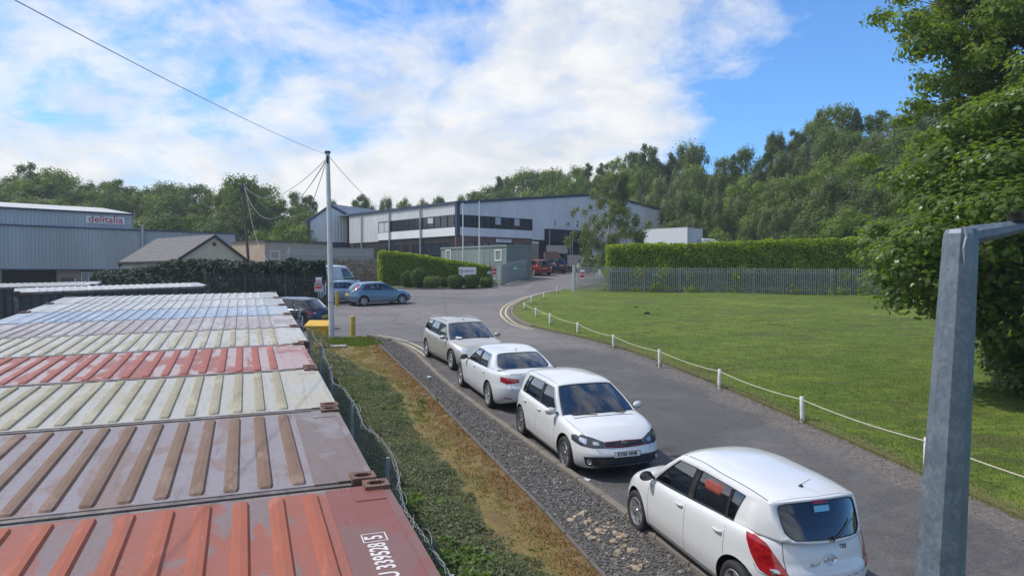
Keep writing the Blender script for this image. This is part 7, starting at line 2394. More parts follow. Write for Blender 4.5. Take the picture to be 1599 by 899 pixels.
def on_lobes(lobes, n, rg, shell=.55, up=.08):
    """Points spread through ellipsoid lobes (cx,cy,cz,rx,ry,rz), mostly near their outsides, with outward normals."""
    lb = np.array(lobes); w_ = (lb[:, 3] * lb[:, 4] + lb[:, 3] * lb[:, 5] + lb[:, 4] * lb[:, 5]); k = rg.choice(len(lb), n, p=w_ / w_.sum())
    d = unit(rg.normal(size=(n, 3))); r = shell + (1.08 - shell) * rg.random(n) ** .6 + rg.normal(size=n) * .14
    r = r * (1 + .30 * np.sin(d[:, 0] * 7 + k * 1.7) * np.sin(d[:, 1] * 6 + k) * np.sin(d[:, 2] * 6 + k * .7))
    p = lb[k, :3] + d * lb[k, 3:6] * r[:, None]
    nr = unit(d / lb[k, 3:6] + rg.normal(size=(n, 3)) * .32 + np.array([0, 0, up]))
    return p, nr, k
def trunk_mesh(segs, name='trunk', n=8):
    m = MB()
    for pts, r in segs: m.tube(pts, r, n)
    me = m.mesh(name, True, 60); return me

def proto_tree(seed, style):
    """Tree of unit height; returns (trunk mesh, crown mesh)."""
    rg = np.random.default_rng(seed); rr = random.Random(seed)
    lobes, segs = [], []
    if style == 'broad':
        segs.append(([(0, 0, -.03), (.01, 0, .25), (0, .01, .6), (.01, 0, .85)], [.022, .017, .010, .003]))
        for k in range(46):
            z = rr.uniform(.08, .93); a = rr.uniform(0, 2 * PI); env = .30 * math.sin(PI * min(1, (z + .02) ** .85)) ** .6 + .02
            q = rr.uniform(.35, .95) * env; r_ = rr.uniform(.07, .135) * (1 if z < .8 else .75)
            lobes.append((q * math.cos(a), q * math.sin(a), z, r_ * .9, r_ * .9, r_ * 1.15))
            if k % 3 == 0: segs.append(([(0, 0, max(.1, z - .22)), (q * .5 * math.cos(a), q * .5 * math.sin(a), z - .08), (q * math.cos(a), q * math.sin(a), z)], [.009, .006, .002]))
        n, ls, mat, bark, asp = 11000, .0155, L_OAK, BARK, 1.5
    elif style == 'tall':
        segs.append(([(0, 0, -.03), (.005, 0, .4), (0, .005, .95)], [.018, .012, .002]))
        for k in range(28):
            z = .10 + .88 * (k + rr.random()) / 28; a = rr.uniform(0, 2 * PI); env = .17 * (1 - z) ** .55 + .02
            q = rr.uniform(.3, 1) * env; r_ = rr.uniform(.055, .085) * (1.25 - .6 * z)
            lobes.append((q * math.cos(a), q * math.sin(a), z, r_, r_, r_ * 1.15))
            if k % 3 == 0: segs.append(([(0, 0, z - .1), (q * math.cos(a), q * math.sin(a), z)], [.006, .002]))
        n, ls, mat, bark, asp = 9500, .0140, L_DARK, BARK, 1.6
    elif style == 'airy':
        segs.append(([(0, 0, -.03), (.02, .01, .35), (.0, .02, .95)], [.016, .011, .002]))
        for k in range(30):
            z = rr.uniform(.25, .97); a = rr.uniform(0, 2 * PI); env = .25 * math.sin(PI * (z * .86 + .08)) ** .7 + .015
            q = rr.uniform(.2, 1.05) * env; r_ = rr.uniform(.04, .085)
            lobes.append((q * math.cos(a), q * math.sin(a), z, r_, r_, r_ * .8))
            if k % 2 == 0: segs.append(([(0, 0, z - .14), (q * .6 * math.cos(a), q * .6 * math.sin(a), z - .04), (q * math.cos(a), q * math.sin(a), z)], [.006, .004, .0015]))
        n, ls, mat, bark, asp = 6500, .0135, L_OAK, BARK, 1.6
    elif style == 'birch':
        segs.append(([(0, 0, -.03), (.01, 0, .4), (0, .01, .97)], [.012, .009, .002]))
        for k in range(40):
            z = rr.uniform(.18, .96); a = rr.uniform(0, 2 * PI); env = .21 * math.sin(PI * (z * .8 + .14)) ** .6
            q = rr.uniform(.25, 1) * env; r_ = rr.uniform(.040, .075)
            lobes.append((q * math.cos(a), q * math.sin(a), z - .03, r_, r_, r_ * 1.9))
            if k % 2 == 0: segs.append(([(0, 0, z - .10), (q * .7 * math.cos(a), q * .7 * math.sin(a), z + .03), (q * math.cos(a), q * math.sin(a), z)], [.005, .003, .001]))
        n, ls, mat, bark, asp = 9500, .0122, L_BIRCH, BIRCHB, 1.9
    else:  # bush
        segs.append(([(0, 0, -.03), (.0, 0, .5)], [.03, .01]))
        for k in range(20):
            z = rr.uniform(.12, .88); a = rr.uniform(0, 2 * PI); env = .42 * (1 - z * .55)
            q = rr.uniform(.1, 1) * env; r_ = rr.uniform(.14, .20); lobes.append((q * math.cos(a), q * math.sin(a), z, r_, r_, r_ * .8))
        n, ls, mat, bark, asp = 8000, .025, L_BRIGHT, BARK, 1.5
    p, nr, k = on_lobes(lobes, n, rg, .3)
    V, F = leaf_quads(p, nr, ls, rg, asp)
    cm = bigmesh('crown', V, F); cm.materials.append(mat)
    tm = trunk_mesh(segs); tm.materials.append(bark)
    return tm, cm
PROTO = {}
for i, (st_, mt) in enumerate([('broad', L_OAK), ('broad', L_DARK), ('broad', L_BRIGHT), ('tall', L_DARK), ('tall', L_OAK), ('airy', L_OAK), ('airy', L_DARK), ('birch', L_BIRCH), ('birch', L_BIRCH), ('bush', L_BRIGHT), ('broad', L_OAK)]):
    tm, cm = proto_tree(40 + i, st_); cm.materials.clear(); cm.materials.append(mt); PROTO[i] = (tm, cm, st_)
KINDW = {'broad': 'broad-crowned', 'tall': 'tall narrow dark', 'airy': 'thin airy', 'birch': 'grey-green drooping', 'bush': 'bright bushy'}
def plant_tree(kind, x, y, h, label, group, wide=1.0, rz=None, name='tree', base=None, rs=random.Random(1)):
    tm, cm, st_ = PROTO[kind]
    z = gzf(x, y) if base is None else base
    r = empty(name, label, 'tree', loc=(x, y, z), rz=rs.uniform(0, 6.28) if rz is None else rz, group=group)
    r.scale = (h * wide, h * wide, h)
    link('trunk', tm, r); c = link('crown', cm, r); c['kind'] = 'stuff'
    return r
SKY = [(-260, 262), (-60, 258), (0, 276), (30, 266), (62, 252), (95, 268), (130, 277), (160, 272), (200, 284), (232, 292), (265, 281), (300, 283), (335, 290), (375, 276), (402, 282), (430, 300), (462, 297), (495, 316), (520, 322), (565, 312), (605, 300),
       (640, 306), (690, 299), (722, 302), (760, 291), (800, 268), (850, 264), (905, 262), (950, 248), (1000, 228), (1040, 236), (1090, 215), (1130, 240), (1170, 230), (1200, 205), (1245, 204), (1290, 166), (1345, 165), (1385, 178), (1430, 168), (1500, 150), (1600, 140), (1750, 135), (1950, 130)]
skx = [p[0] for p in SKY]; sky_ = [p[1] for p in SKY]
trs = random.Random(77)
NEARBY = [(-60, 'left of the factory'), (110, 'over the factory roof'), (230, 'over the lettered name sign'), (320, 'above the slate roof of the hut'), (400, 'beside the leaning telegraph pole'), (505, 'near the grey pole'), (600, 'right of the gabled wing'), (700, 'over the office windows'), (800, 'above the two flagpoles'), (880, 'above dock number one'), (960, 'above the birch'), (1040, 'over the warehouse end'), (1120, 'above the white trailer'),
          (1210, 'right of the trailer'), (1290, 'above the long hedge'), (1370, 'left of the sycamore'), (1470, 'behind the sycamore edge'), (1560, 'behind the column top'), (9999, 'at the frame edge')]
def where(px): return next(t for x, t in NEARBY if px < x)
TONE = {0: 'mid green', 1: 'deep green', 2: 'fresh', 3: 'deep green', 4: 'mid green', 5: 'mid green', 6: 'deep green', 7: 'silvery', 8: 'pale', 9: '', 10: 'full green'}
def belt(x0, x1, step, Y, drop, kinds, place_txt, group, wide=(.9, 1.25), jit=8, hmin=7):
    px = x0
    while px < x1:
        q = px + trs.uniform(-.35, .35) * step; YY = (Y(q) if callable(Y) else Y) + trs.uniform(-jit, jit) * .5
        top_ = float(np.interp(q, skx, sky_)) + drop(q) + trs.uniform(-3, 9)
        c = W(q, top_, YY); k = trs.choice(kinds); g = gzf(c.x, c.y); h = max(hmin, c.z - g)
        plant_tree(k, c.x, c.y, h, (TONE[k] + ' ' + KINDW[PROTO[k][2]]).strip().replace('tall narrow dark', 'tall narrow').replace('grey-green drooping', 'drooping') + ' tree ' + place_txt + ', ' + where(q), group, trs.uniform(*wide) * (1.0 if h > 12 else 1.15), rs=trs)
        px += step * trs.uniform(.8, 1.2)
# woods behind the factory, left
belt(-240, 500, 27, 128, lambda x: 0, [0, 1, 1, 3, 5, 6, 10], 'on the skyline', 'woodland behind the factory', (.9, 1.2))
belt(-200, 500, 26, 118, lambda x: 16, [0, 1, 1, 10, 5], 'below the skyline', 'woodland behind the factory', (1.0, 1.35))
belt(-100, 500, 28, 109, lambda x: 48, [1, 1, 0, 10], 'low in the woods', 'woodland behind the factory', (1.2, 1.6))
plant_tree(10, *xy(W(375, 272, 112)), W(375, 274, 112).z - gzf(*xy(W(375, 272, 112))), 'largest rounded tree directly behind the leaning telegraph pole', None, 1.0)
for q, tp_, Y_ in ((418, 352, 97), (448, 338, 100), (470, 345, 104), (402, 385, 92)):
    c = W(q, tp_, Y_); plant_tree(9, c.x, c.y, max(4.5, c.z - gzf(c.x, c.y)), 'bright bushy tree between the telegraph pole and the gabled wing', 'bright bushes left of the gabled wing', .95)
# trees behind the warehouse
belt(520, 760, 30, 158, lambda x: 0, [5, 0, 2, 7], 'far beyond the roof', 'trees behind the warehouse', (.75, 1.0), hmin=9)
c = W(567, 303, 140); plant_tree(6, c.x, c.y, c.z - gzf(c.x, c.y), 'lone thin tree rising over the roof between wing and offices', None, .8)
belt(740, 1010, 20, 152, lambda x: 0, [0, 2, 2, 10, 3, 5], 'on the skyline', 'trees behind the warehouse', (.9, 1.2))
belt(760, 1060, 26, 138, lambda x: 22, [0, 2, 2, 10], 'close behind the roof', 'trees behind the warehouse', (1.0, 1.3))
# wooded hillside, right
yb = lambda x: float(np.interp(x, [1000, 1300, 1450, 1900], [128, 104, 92, 80]))
belt(1000, 1720, 24, yb, lambda x: 0, [1, 3, 4, 0, 7, 3, 10, 5], 'on the hill skyline', 'trees on the wooded hill', (.72, .98))
belt(1010, 1720, 30, lambda x: yb(x) - 9, lambda x: 34, [0, 7, 4, 2, 8, 10, 3], 'on the upper hillside', 'trees on the wooded hill', (.78, 1.05))
belt(1030, 1720, 32, lambda x: yb(x) - 17, lambda x: 74, [2, 7, 8, 0, 10, 4], 'halfway down the hillside', 'trees on the wooded hill', (.85, 1.12), 6)
belt(1050, 1720, 34, lambda x: yb(x) - 24, lambda x: 112, [2, 8, 7, 0, 2], 'low on the hillside', 'trees on the wooded hill', (1.0, 1.35), 6, 5)
belt(1085, 1700, 40, lambda x: yb(x) - 29, lambda x: 160, [2, 9, 8, 9], 'at the foot of the hill', 'trees on the wooded hill', (.9, 1.2), 4, 4)
# birch by the drive
def special_birch():
    rg = np.random.default_rng(5); rr = random.Random(5)
    b_ = W(945, 440, 72); H = W(965, 272, 72).z - gzf(b_.x, 72)
    r = empty('birch_tree', 'airy drooping birch in front of the warehouse docks', 'tree', loc=(b_.x, 72, gzf(b_.x, 72)))
    segs, lobes = [], []
    stem = [np.array((0, 0, -.2)), np.array((.1, 0, H * .3)), np.array((.5, .1, H * .6)), np.array((1.2, 0, H * .96))]
    segs.append(([tuple(q) for q in stem], [.14, .10, .07, .015]))
    for k in range(135):
        t = rr.uniform(.14, 1.0); z = H * t; a = rr.uniform(0, 2 * PI)
        cx_ = np.interp(t, [0, .3, .6, 1], [0, .1, .5, 1.2]); env = 4.7 * max(.05, math.sin(PI * (t * .86 + .12))) ** .62 * (1.12 - .3 * t)
        q = rr.uniform(.15, 1.0) * env; x, y = cx_ + q * math.cos(a), q * math.sin(a) * .8; r_ = rr.uniform(.28, .62)
        lobes.append((x, y, z - .2, r_, r_, r_ * 1.3))
        if k % 2 == 0: segs.append(([(cx_ * .8, 0, z - 1.2), (cx_ + q * .6 * math.cos(a), q * .5 * math.sin(a), z + .15), (x, y, z - .1)], [.035, .02, .006]))
    p, nr, k = on_lobes(lobes, 24000, rg, .2)
    V, F = leaf_quads(p, nr, .105, rg, 1.6); o = link('crown', bigmesh('crown', V, F), r, leafmat('pale_birch_leaves', (.16, .20, .08), (.24, .28, .12), .55)); o['kind'] = 'stuff'
    link('trunk', trunk_mesh(segs), r, BIRCHB)
special_birch()
# ---- big sycamore on the right
def sycamore():
    rg = np.random.default_rng(9); rr = random.Random(9)
    bx, by = 16.5, 19.8; bz = gzf(bx, by)
    r = empty('sycamore_tree', 'large leafy sycamore overhanging the lawn at the right', 'tree', loc=(bx, by, bz))
    lobes, segs = [], []
    segs.append(([(0, 0, -.3), (.1, 0, 2.2), (-.1, .1, 5), (0, 0, 8.2)], [.30, .22, .16, .05]))
    # outline read as half-width at height
    prof = [(.1, 2.0), (1.0, 3.2), (2.2, 5.6), (3.4, 6.8), (4.6, 6.7), (5.8, 5.9), (7.0, 5.1), (8.0, 4.3), (8.9, 3.2), (9.7, 1.5)]
    for k in range(170):
        z = rr.uniform(.2, 9.6); a = rr.uniform(0, 2 * PI)
        if math.cos(a) > .55 and rr.random() < .6: a += PI
        env = np.interp(z, [q[0] for q in prof], [q[1] for q in prof]); q = env * rr.uniform(.72, 1.0) - .35
        x, y = q * math.cos(a), q * math.sin(a) * .9; r_ = rr.uniform(.50, .95)
        lobes.append((x, y, z, r_ * 1.15, r_ * 1.1, r_ * .62))
        if k % 4 == 0: segs.append(([(0, 0, max(.8, z - 1.8)), (x * .5, y * .5, z - .55), (x, y, z)], [.06, .04, .012]))
    p, nr, k = on_lobes(lobes, 56000, rg, .35, .55)
    # leave out what the crown itself hides on its far side
    keep = (p[:, 1] < 3.0) & (p[:, 0] < 3.5); p, nr = p[keep], nr[keep]
    nr = unit(nr + np.array([0, 0, .55]))
    tip = unit(np.stack([p[:, 0], p[:, 1], -.35 * np.ones(len(p)) * 4], 1) + rg.normal(size=p.shape) * 2.0)
    V, F = maple_leaves(p, nr, tip, .165, rg)
    o = link('crown', bigmesh('crown', V, F), r, L_SYC); o['kind'] = 'stuff'
    # inner leaves fill the far half
    p2, n2, _ = on_lobes([(x * .8, y * .8, z, a * 1.2, b * 1.2, c * 1.2) for x, y, z, a, b, c in lobes], 12000, rg, .1)
    V, F = leaf_quads(p2, n2, .24, rg, 1.2); o = link('inner_foliage', bigmesh('inner_foliage', V, F), r, L_SYC); o['kind'] = 'stuff'
    link('trunk', trunk_mesh(segs), r, BARK)
sycamore()
def ash():
    rg = np.random.default_rng(19); rr = random.Random(19)
    bx, by = 21.5, 27.5; bz = gzf(bx, by); H = 17.2
    r = empty('ash_tree', 'tall finer-leaved tree rising behind the sycamore, bare limbs showing', 'tree', loc=(bx, by, bz))
    lobes, segs = [], []
    segs.append(([(0, 0, -.3), (.1, 0, 6), (-.3, 0, 11), (0, 0, H * .96)], [.34, .26, .17, .03]))
    for k in range(26):
        a = rr.uniform(0, 2 * PI); z0 = rr.uniform(5, 12); L = rr.uniform(4.0, 7.3); up = rr.uniform(.30, .75)
        if k < 14: a = PI + rr.uniform(-.9, .6)
        end = np.array((L * math.cos(a), L * math.sin(a) * .8, min(H - .3, z0 + L * up)))
        mid_ = end * [.5, .5, 0] + [0, 0, z0 + L * up * .62]
        segs.append(([(0, 0, z0), tuple(mid_), tuple(end)], [.11, .07, .02]))
        for j in range(10):
            t = rr.uniform(.25, 1.05); c = np.array((0, 0, z0)) * (1 - t) ** 2 + 2 * mid_ * t * (1 - t) + end * t * t + rg.normal(size=3) * .75
            r_ = rr.uniform(.45, .95); lobes.append((*c, r_, r_, r_ * .7))
            segs.append(([tuple(mid_ * .4 + end * .6), tuple(c)], [.03, .008]))
    p, nr, k = on_lobes(lobes, 60000, rg, .25, .3)
    V, F = leaf_quads(p, nr, .115, rg, 1.9); o = link('crown', bigmesh('crown', V, F), r, L_BRIGHT); o['kind'] = 'stuff'
    link('trunk', trunk_mesh(segs), r, BARK)
ash()
# ---- hedges
def hedge(name, label, path, width, leaf, mat, n, seed, seg=24, aspect=1.6, lump=.10, core=True, upbias=.45, droop=0.0):
    """path: list of (x, y, height). Leaves over the sides and top of a rounded slab, dark core inside."""
    rg = np.random.default_rng(seed); root = empty(name, label, 'hedge')
    pa_ = np.array(path, float); s = np.concatenate([[0], np.cumsum(np.hypot(*np.diff(pa_[:, :2], axis=0).T))])
    def at(t):
        return np.stack([np.interp(t, s, pa_[:, k]) for k in range(3)], -1)
    u = rg.uniform(0, s[-1], n); c = at(u); d = unit(at(np.minimum(u + .1, s[-1])) - at(np.maximum(u - .1, 0))); d[:, 2] = 0
    nn = np.stack([d[:, 1], -d[:, 0], np.zeros(n)], -1)
    # cross-section: rounded rectangle, parameter over the perimeter
    hh = c[:, 2]; hw = width / 2
    per = 2 * hh + width; q = rg.random(n) * per
    side = np.where(q < hh, 0, np.where(q < 2 * hh, 1, 2))
    z = np.where(side == 0, q, np.where(side == 1, q - hh, hh)); o_ = np.where(side == 0, hw, np.where(side == 1, -hw, q - 2 * hh - hw))
    endk = np.minimum(u, s[-1] - u); er = np.clip(endk / .5, 0, 1); er = np.sqrt(1 - (1 - er) ** 2) * .75 + .25
    # round the shoulders
    zz = z / hh; sh = np.clip((zz - .86) / .14, 0, 1); o_ = o_ * (1 - .16 * sh ** 2 * (side < 2)); z = z - (side == 2) * .10 * hh * np.clip(np.abs(o_) / hw, 0, 1) ** 4
    o_ = o_ * er
    lumps_ = lump * (np.sin(u * 2.1 + z * 2.3) * np.sin(u * .9 - z * 1.7 + 1) + .6 * np.sin(u * 5.3 + z * 4.1))
    depth = -np.abs(rg.normal(size=n)) * leaf * .6 + lumps_
    nr = np.where((side == 2)[:, None], np.array([0, 0, 1.0]), nn * np.sign(o_)[:, None])
    pos = np.stack([c[:, 0], c[:, 1], gz(c[:, 0], c[:, 1]) + z], -1) + nn * o_[:, None] + nr * depth[:, None]
    fl = unit(nr + rg.normal(size=(n, 3)) * .6 + np.array([0, 0, upbias]))
    if droop: pos[:, 2] -= 0
    V, F = leaf_quads(pos, fl, leaf, rg, aspect); ob = link('foliage', bigmesh('foliage', V, F), root, mat); ob['kind'] = 'stuff'
    # woody core
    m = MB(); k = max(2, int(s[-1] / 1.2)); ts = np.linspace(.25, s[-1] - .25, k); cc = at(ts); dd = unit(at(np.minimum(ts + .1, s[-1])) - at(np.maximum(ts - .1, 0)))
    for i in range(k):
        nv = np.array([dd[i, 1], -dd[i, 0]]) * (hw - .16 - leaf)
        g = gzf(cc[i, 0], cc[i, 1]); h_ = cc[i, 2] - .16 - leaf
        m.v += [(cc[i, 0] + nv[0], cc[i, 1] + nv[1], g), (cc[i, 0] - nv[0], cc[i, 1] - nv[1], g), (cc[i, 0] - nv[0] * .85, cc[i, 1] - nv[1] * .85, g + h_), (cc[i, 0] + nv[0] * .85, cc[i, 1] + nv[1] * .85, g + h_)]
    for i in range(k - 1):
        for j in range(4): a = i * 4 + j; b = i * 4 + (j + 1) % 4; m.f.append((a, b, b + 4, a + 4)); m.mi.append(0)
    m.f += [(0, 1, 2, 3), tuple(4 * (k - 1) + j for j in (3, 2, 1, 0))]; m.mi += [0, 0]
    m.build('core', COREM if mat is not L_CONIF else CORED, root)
    return root
def hp(px, pytop, Y): 
    c = W(px, pytop, Y); return (c.x, c.y, c.z - gzf(c.x, c.y))
fa = Vector((*xy(ga), 0)); fb = Vector((*ex_, 0)); fd = (fb - fa).normalized(); fn = Vector((-fd.y, fd.x, 0))
h0 = P(950, 455.7)
def behind(px, off, top):
    k = (px - CX) / FPX; o_ = fa + fn * off
    t = (k * o_.y - o_.x) / (fd.x - k * fd.y); q = o_ + fd * t; return (q.x, q.y, ZAT(top, q.y) - gzf(q.x, q.y))
hedge('laurel_hedge', 'long bright green clipped hedge above the right palisade fence', [behind(946, 1.3, 384), behind(960, 1.3, 381), behind(1080, 1.3, 380), behind(1200, 1.3, 375), behind(1350, 1.3, 371), behind(1450, 1.3, 369)], 1.7, .125, L_LAUREL, 42000, 31)
hedge('laurel_hedge', 'bright green clipped hedge sloping down behind the white sign board', [hp(590, 394, 66.5), hp(604, 392, 66.6), hp(650, 397, 67), hp(700, 405, 67.4), hp(745, 412, 67.6), hp(770, 416, 67.6)], 1.8, .125, L_LAUREL, 22000, 32)
ce = [(-34.0, 61.5, 0), (-27.0, 55.5, 0), (-19.0, 51.0, 0), (-12.5, 48.7, 0)]
ctop = [424, 418, 410, 407.5]
hedge('conifer_hedge', 'tall dark conifer hedge behind the dark palisade fence', [(x, y, ZAT(t, y) - gzf(x, y)) for (x, y, _), t in zip(ce, ctop)], 1.8, .15, L_CONIF, 22000, 33, aspect=2.2, lump=.14)
# ivy and suckers coming through the right fence
rg = np.random.default_rng(44); pts = []
for k in range(70):
    t = rg.uniform(1.5, (fb - fa).length - 1); c = fa + fd * t + fn * rg.uniform(-.15, .35); n_ = rg.integers(20, 90); zc_ = rg.choice([.25, .35, .5, 1.3, 1.7], p=[.35, .25, .15, .1, .15])
    q = rg.normal(size=(n_, 3)) * [.28, .12, .22] + [c.x, c.y, gzf(c.x, c.y) + zc_]; pts.append(q)
pts = np.concatenate(pts); V, F = leaf_quads(pts, unit(rg.normal(size=pts.shape) + [0, -.8, .5]), .10, rg, 1.3)
o = link('creeper', bigmesh('creeper', V, F), None, L_LAUREL); tag(o, 'creeper and suckers growing through the grey palisade fence', 'creeper', kind='stuff')
# ---- clipped bushes
def topiary(px, pyb, pyt, wpx, label, squash=1.0, mat=L_BOX):
    c = P(px, pyb); Y = c.y; h_ = W(px, pyt, Y).z - c.z; w_ = wpx * Y / FPX / 2; rg = np.random.default_rng(int(px)); n = int(2600 * min(2, max(.4, w_ * h_)))
    root = empty('clipped_bush', label, 'bush', loc=c, group='clipped bushes along the planted strip')
    d = unit(rg.normal(size=(n, 3))); d[:, 2] = np.abs(d[:, 2]) * np.sign(rg.random(n) - .22)
    rad_ = np.array([w_, w_, h_ / 2]); sup = (np.abs(d) ** 2.6).sum(1) ** (-1 / 2.6)
    p = d * sup[:, None] * rad_ * (1 - .05 * rg.random(n)[:, None]) + [0, 0, h_ / 2]; p = p * (1 + .035 * np.sin(p[:, :1] * 6 + p[:, 2:] * 5))
    V, F = leaf_quads(p, unit(d + rg.normal(size=(n, 3)) * .5), .075, rg, 1.5); o = link('foliage', bigmesh('foliage', V, F), root, mat); o['kind'] = 'stuff'
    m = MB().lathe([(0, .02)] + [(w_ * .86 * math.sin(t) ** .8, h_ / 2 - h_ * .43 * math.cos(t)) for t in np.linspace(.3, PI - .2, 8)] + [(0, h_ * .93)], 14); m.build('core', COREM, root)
topiary(637, 449, 423, 21, 'rounded clipped bush leftmost before the sloping hedge')
topiary(655, 450, 419, 27, 'tallest egg-shaped clipped bush before the sloping hedge')
topiary(674.5, 450.5, 431, 29, 'low wide clipped bush right of the tall egg-shaped one', mat=L_OAK)
topiary(694, 449, 433, 14, 'smallest clipped bush between the two wide ones')
topiary(711.5, 451, 429, 26, 'round clipped bush under the left end of the sign board')
topiary(736, 450.5, 428.5, 26, 'round clipped bush under the right end of the sign board')
topiary(759, 449, 433, 22, 'dull round clipped bush beside the short fence panel', mat=L_OAK)
# ---- ground cover beside the container fence
def inside(poly, x, y):
    c = np.zeros(x.shape, bool); n = len(poly)
    for i in range(n):
        (x0, y0), (x1, y1) = poly[i], poly[(i + 1) % n]
        k = ((y0 > y) != (y1 > y)) & (x < (x1 - x0) * (y - y0) / (y1 - y0 + 1e-12) + x0); c ^= k
    return c
def scatter(poly, n, rg):
    pa_ = np.array(poly); lo, hi = pa_.min(0), pa_.max(0); out = np.zeros((0, 2))
    while len(out) < n:
        q = rg.uniform(lo, hi, (n * 2, 2)); out = np.concatenate([out, q[inside(poly, q[:, 0], q[:, 1])]])
    return out[:n]
def vn(x, y, s, seed):
    """Smooth value noise, -1..1."""
    r_ = np.random.default_rng(seed); g = r_.uniform(-1, 1, (256, 256)); fx, fy = np.floor(x / s).astype(int), np.floor(y / s).astype(int); tx, ty = x / s - fx, y / s - fy
    tx, ty = tx * tx * (3 - 2 * tx), ty * ty * (3 - 2 * ty); G = lambda a, b: g[a % 256, b % 256]
    return (G(fx, fy) * (1 - tx) + G(fx + 1, fy) * tx) * (1 - ty) + (G(fx, fy + 1) * (1 - tx) + G(fx + 1, fy + 1) * tx) * ty
cov_edge = PL((862, 897), (802, 850), (752, 800), (732, 767), (710, 735), (684, 705), (660, 682), (646, 652), (638, 632), (620, 607), (598, 592), (572, 580), (550, 566), (528, 556), (508, 550))
cov_edge = [extend(cov_edge[0], cov_edge[1], 4)] + cov_edge
fence_side = [tuple(F0 + FDIR * s_ + np.array([FDIR[1], -FDIR[0]]) * -.05) for s_ in (20, 14, 8, 2, -3, -5.5)]
cov_poly = smooth_line(cov_edge, 4) + fence_side
cover_gap = [xy(P(650, 600)), xy(P(560, 605))]
def cover_height(x, y):
    e = polydist(x, y, smooth_line(cov_edge, 4)); e = np.clip(e + .16 * vn(x, y, .35, 5) - .06, 0, 9); h = .15 * np.clip(e / .5, 0, 1) ** .7 + .045 * vn(x, y, .55, 1) + .025 * vn(x, y, .18, 2)
    # the mats of two planting blocks meet in a shallow dip
    d = np.abs((y - P(585, 690).y) + .35 * (x - P(585, 690).x)); h = h * (1 - .55 * np.exp(-(d / .32) ** 2))
    return np.maximum(.03, h)
rg = np.random.default_rng(50)
q = scatter(cov_poly, 150000, rg); q = q[(polydist(q[:, 0], q[:, 1], smooth_line(cov_edge, 4)) + .16 * vn(q[:, 0], q[:, 1], .35, 5) > .06)]; hh = cover_height(q[:, 0], q[:, 1]); g0_ = gz(q[:, 0], q[:, 1]) + .07
z = g0_ + hh - np.abs(rg.normal(size=len(q))) * .055
e_ = .05; gx_ = (cover_height(q[:, 0] + e_, q[:, 1]) - hh) / e_; gy_ = (cover_height(q[:, 0], q[:, 1] + e_) - hh) / e_
nr = unit(np.stack([-gx_, -gy_, np.ones(len(q))], -1) + rg.normal(size=(len(q), 3)) * .75)
V, F = leaf_quads(np.stack([q[:, 0], q[:, 1], z], -1), nr, .025, rg, 2.4)
o = link('ground_cover', bigmesh('ground_cover', V, F), None, L_COVER); tag(o, 'dense low grey-green shrubs covering the ground beside the chain-link fence', 'ground cover', kind='stuff')
xs_ = np.linspace(min(p[0] for p in cov_poly), max(p[0] for p in cov_poly), 90); ys_ = np.linspace(min(p[1] for p in cov_poly), max(p[1] for p in cov_poly), 220)
X, Y = np.meshgrid(xs_, ys_); ins = inside(cov_poly, X.ravel(), Y.ravel()).reshape(X.shape); Z = gz(X, Y) + np.where(ins, .07 + cover_height(X, Y) - .07, .02)
idx = np.arange(X.size).reshape(X.shape); Fq = np.stack([idx[:-1, :-1], idx[:-1, 1:], idx[1:, 1:], idx[1:, :-1]], -1).reshape(-1, 4)
kq = (ins[:-1, :-1] & ins[:-1, 1:] & ins[1:, 1:] & ins[1:, :-1]).ravel()
link('stem_mat', bigmesh('stem_mat', np.stack([X, Y, Z - .03], -1).reshape(-1, 3), Fq[kq], smooth=True), o, plain('leafy_stem_mat', (.055, .062, .034), .95, var=.4, scale=30))['kind'] = 'stuff'
# weeds: nettles and brambles pushing through, brighter
def weed_patch(name, label, spots, n_each, leaf, spread, hgt, seed, mat=L_WEED, on_cover=True):
    rg = np.random.default_rng(seed); A = []
    for (px, py), k in zip(spots, n_each):
        c = P(px, py, .4); st_ = max(6, k // 14)
        sx, sy = rg.normal(size=(2, st_)) * spread; base = np.stack([c.x + sx, c.y + sy], -1)
        hb = gz(base[:, 0], base[:, 1]) + (cover_height(base[:, 0], base[:, 1]) if on_cover else .06)
        for i in range(st_):
            m_ = k // st_; t = rg.uniform(0, 1, m_); H = hgt * rg.uniform(.5, 1.2); an = rg.uniform(0, 6.28, m_)
            A.append(np.stack([base[i, 0] + .09 * np.cos(an) * (1.1 - t * .6), base[i, 1] + .09 * np.sin(an) * (1.1 - t * .6), hb[i] - .04 + H * t], -1))
    p = np.concatenate(A); V, F = leaf_quads(p, unit(rg.normal(size=p.shape) * .55 + [0, 0, 1.0]), leaf, rg, 1.7)
    o = link(name, bigmesh(name, V, F), None, mat); tag(o, label, 'weeds', kind='stuff')
weed_patch('weeds', 'bright green weeds growing through the shrubs near the grey pole', [(560, 597), (585, 600), (610, 606), (635, 612), (575, 588), (548, 590), (600, 622), (540, 612), (620, 640), (640, 630)], [340] * 10, .05, .26, .12, 61)
weed_patch('weeds', 'lush green weeds along the foot of the chain-link fence', [(625, 765), (638, 790), (660, 830), (690, 850), (720, 868), (760, 885), (800, 893), (700, 885), (740, 850), (640, 770), (850, 897)], [420, 220, 240, 320, 360, 380, 360, 300, 160, 200, 300], .065, .22, .16, 62)
weed_patch('weeds', 'sparse green weeds in the dry verge and gravel', [(697, 698), (692, 702), (745, 745), (820, 812), (866, 820), (760, 655), (590, 545), (545, 534), (530, 530), (572, 530)], [90, 70, 60, 90, 60, 40, 60, 160, 160, 120], .045, .12, .07, 63, on_cover=False)
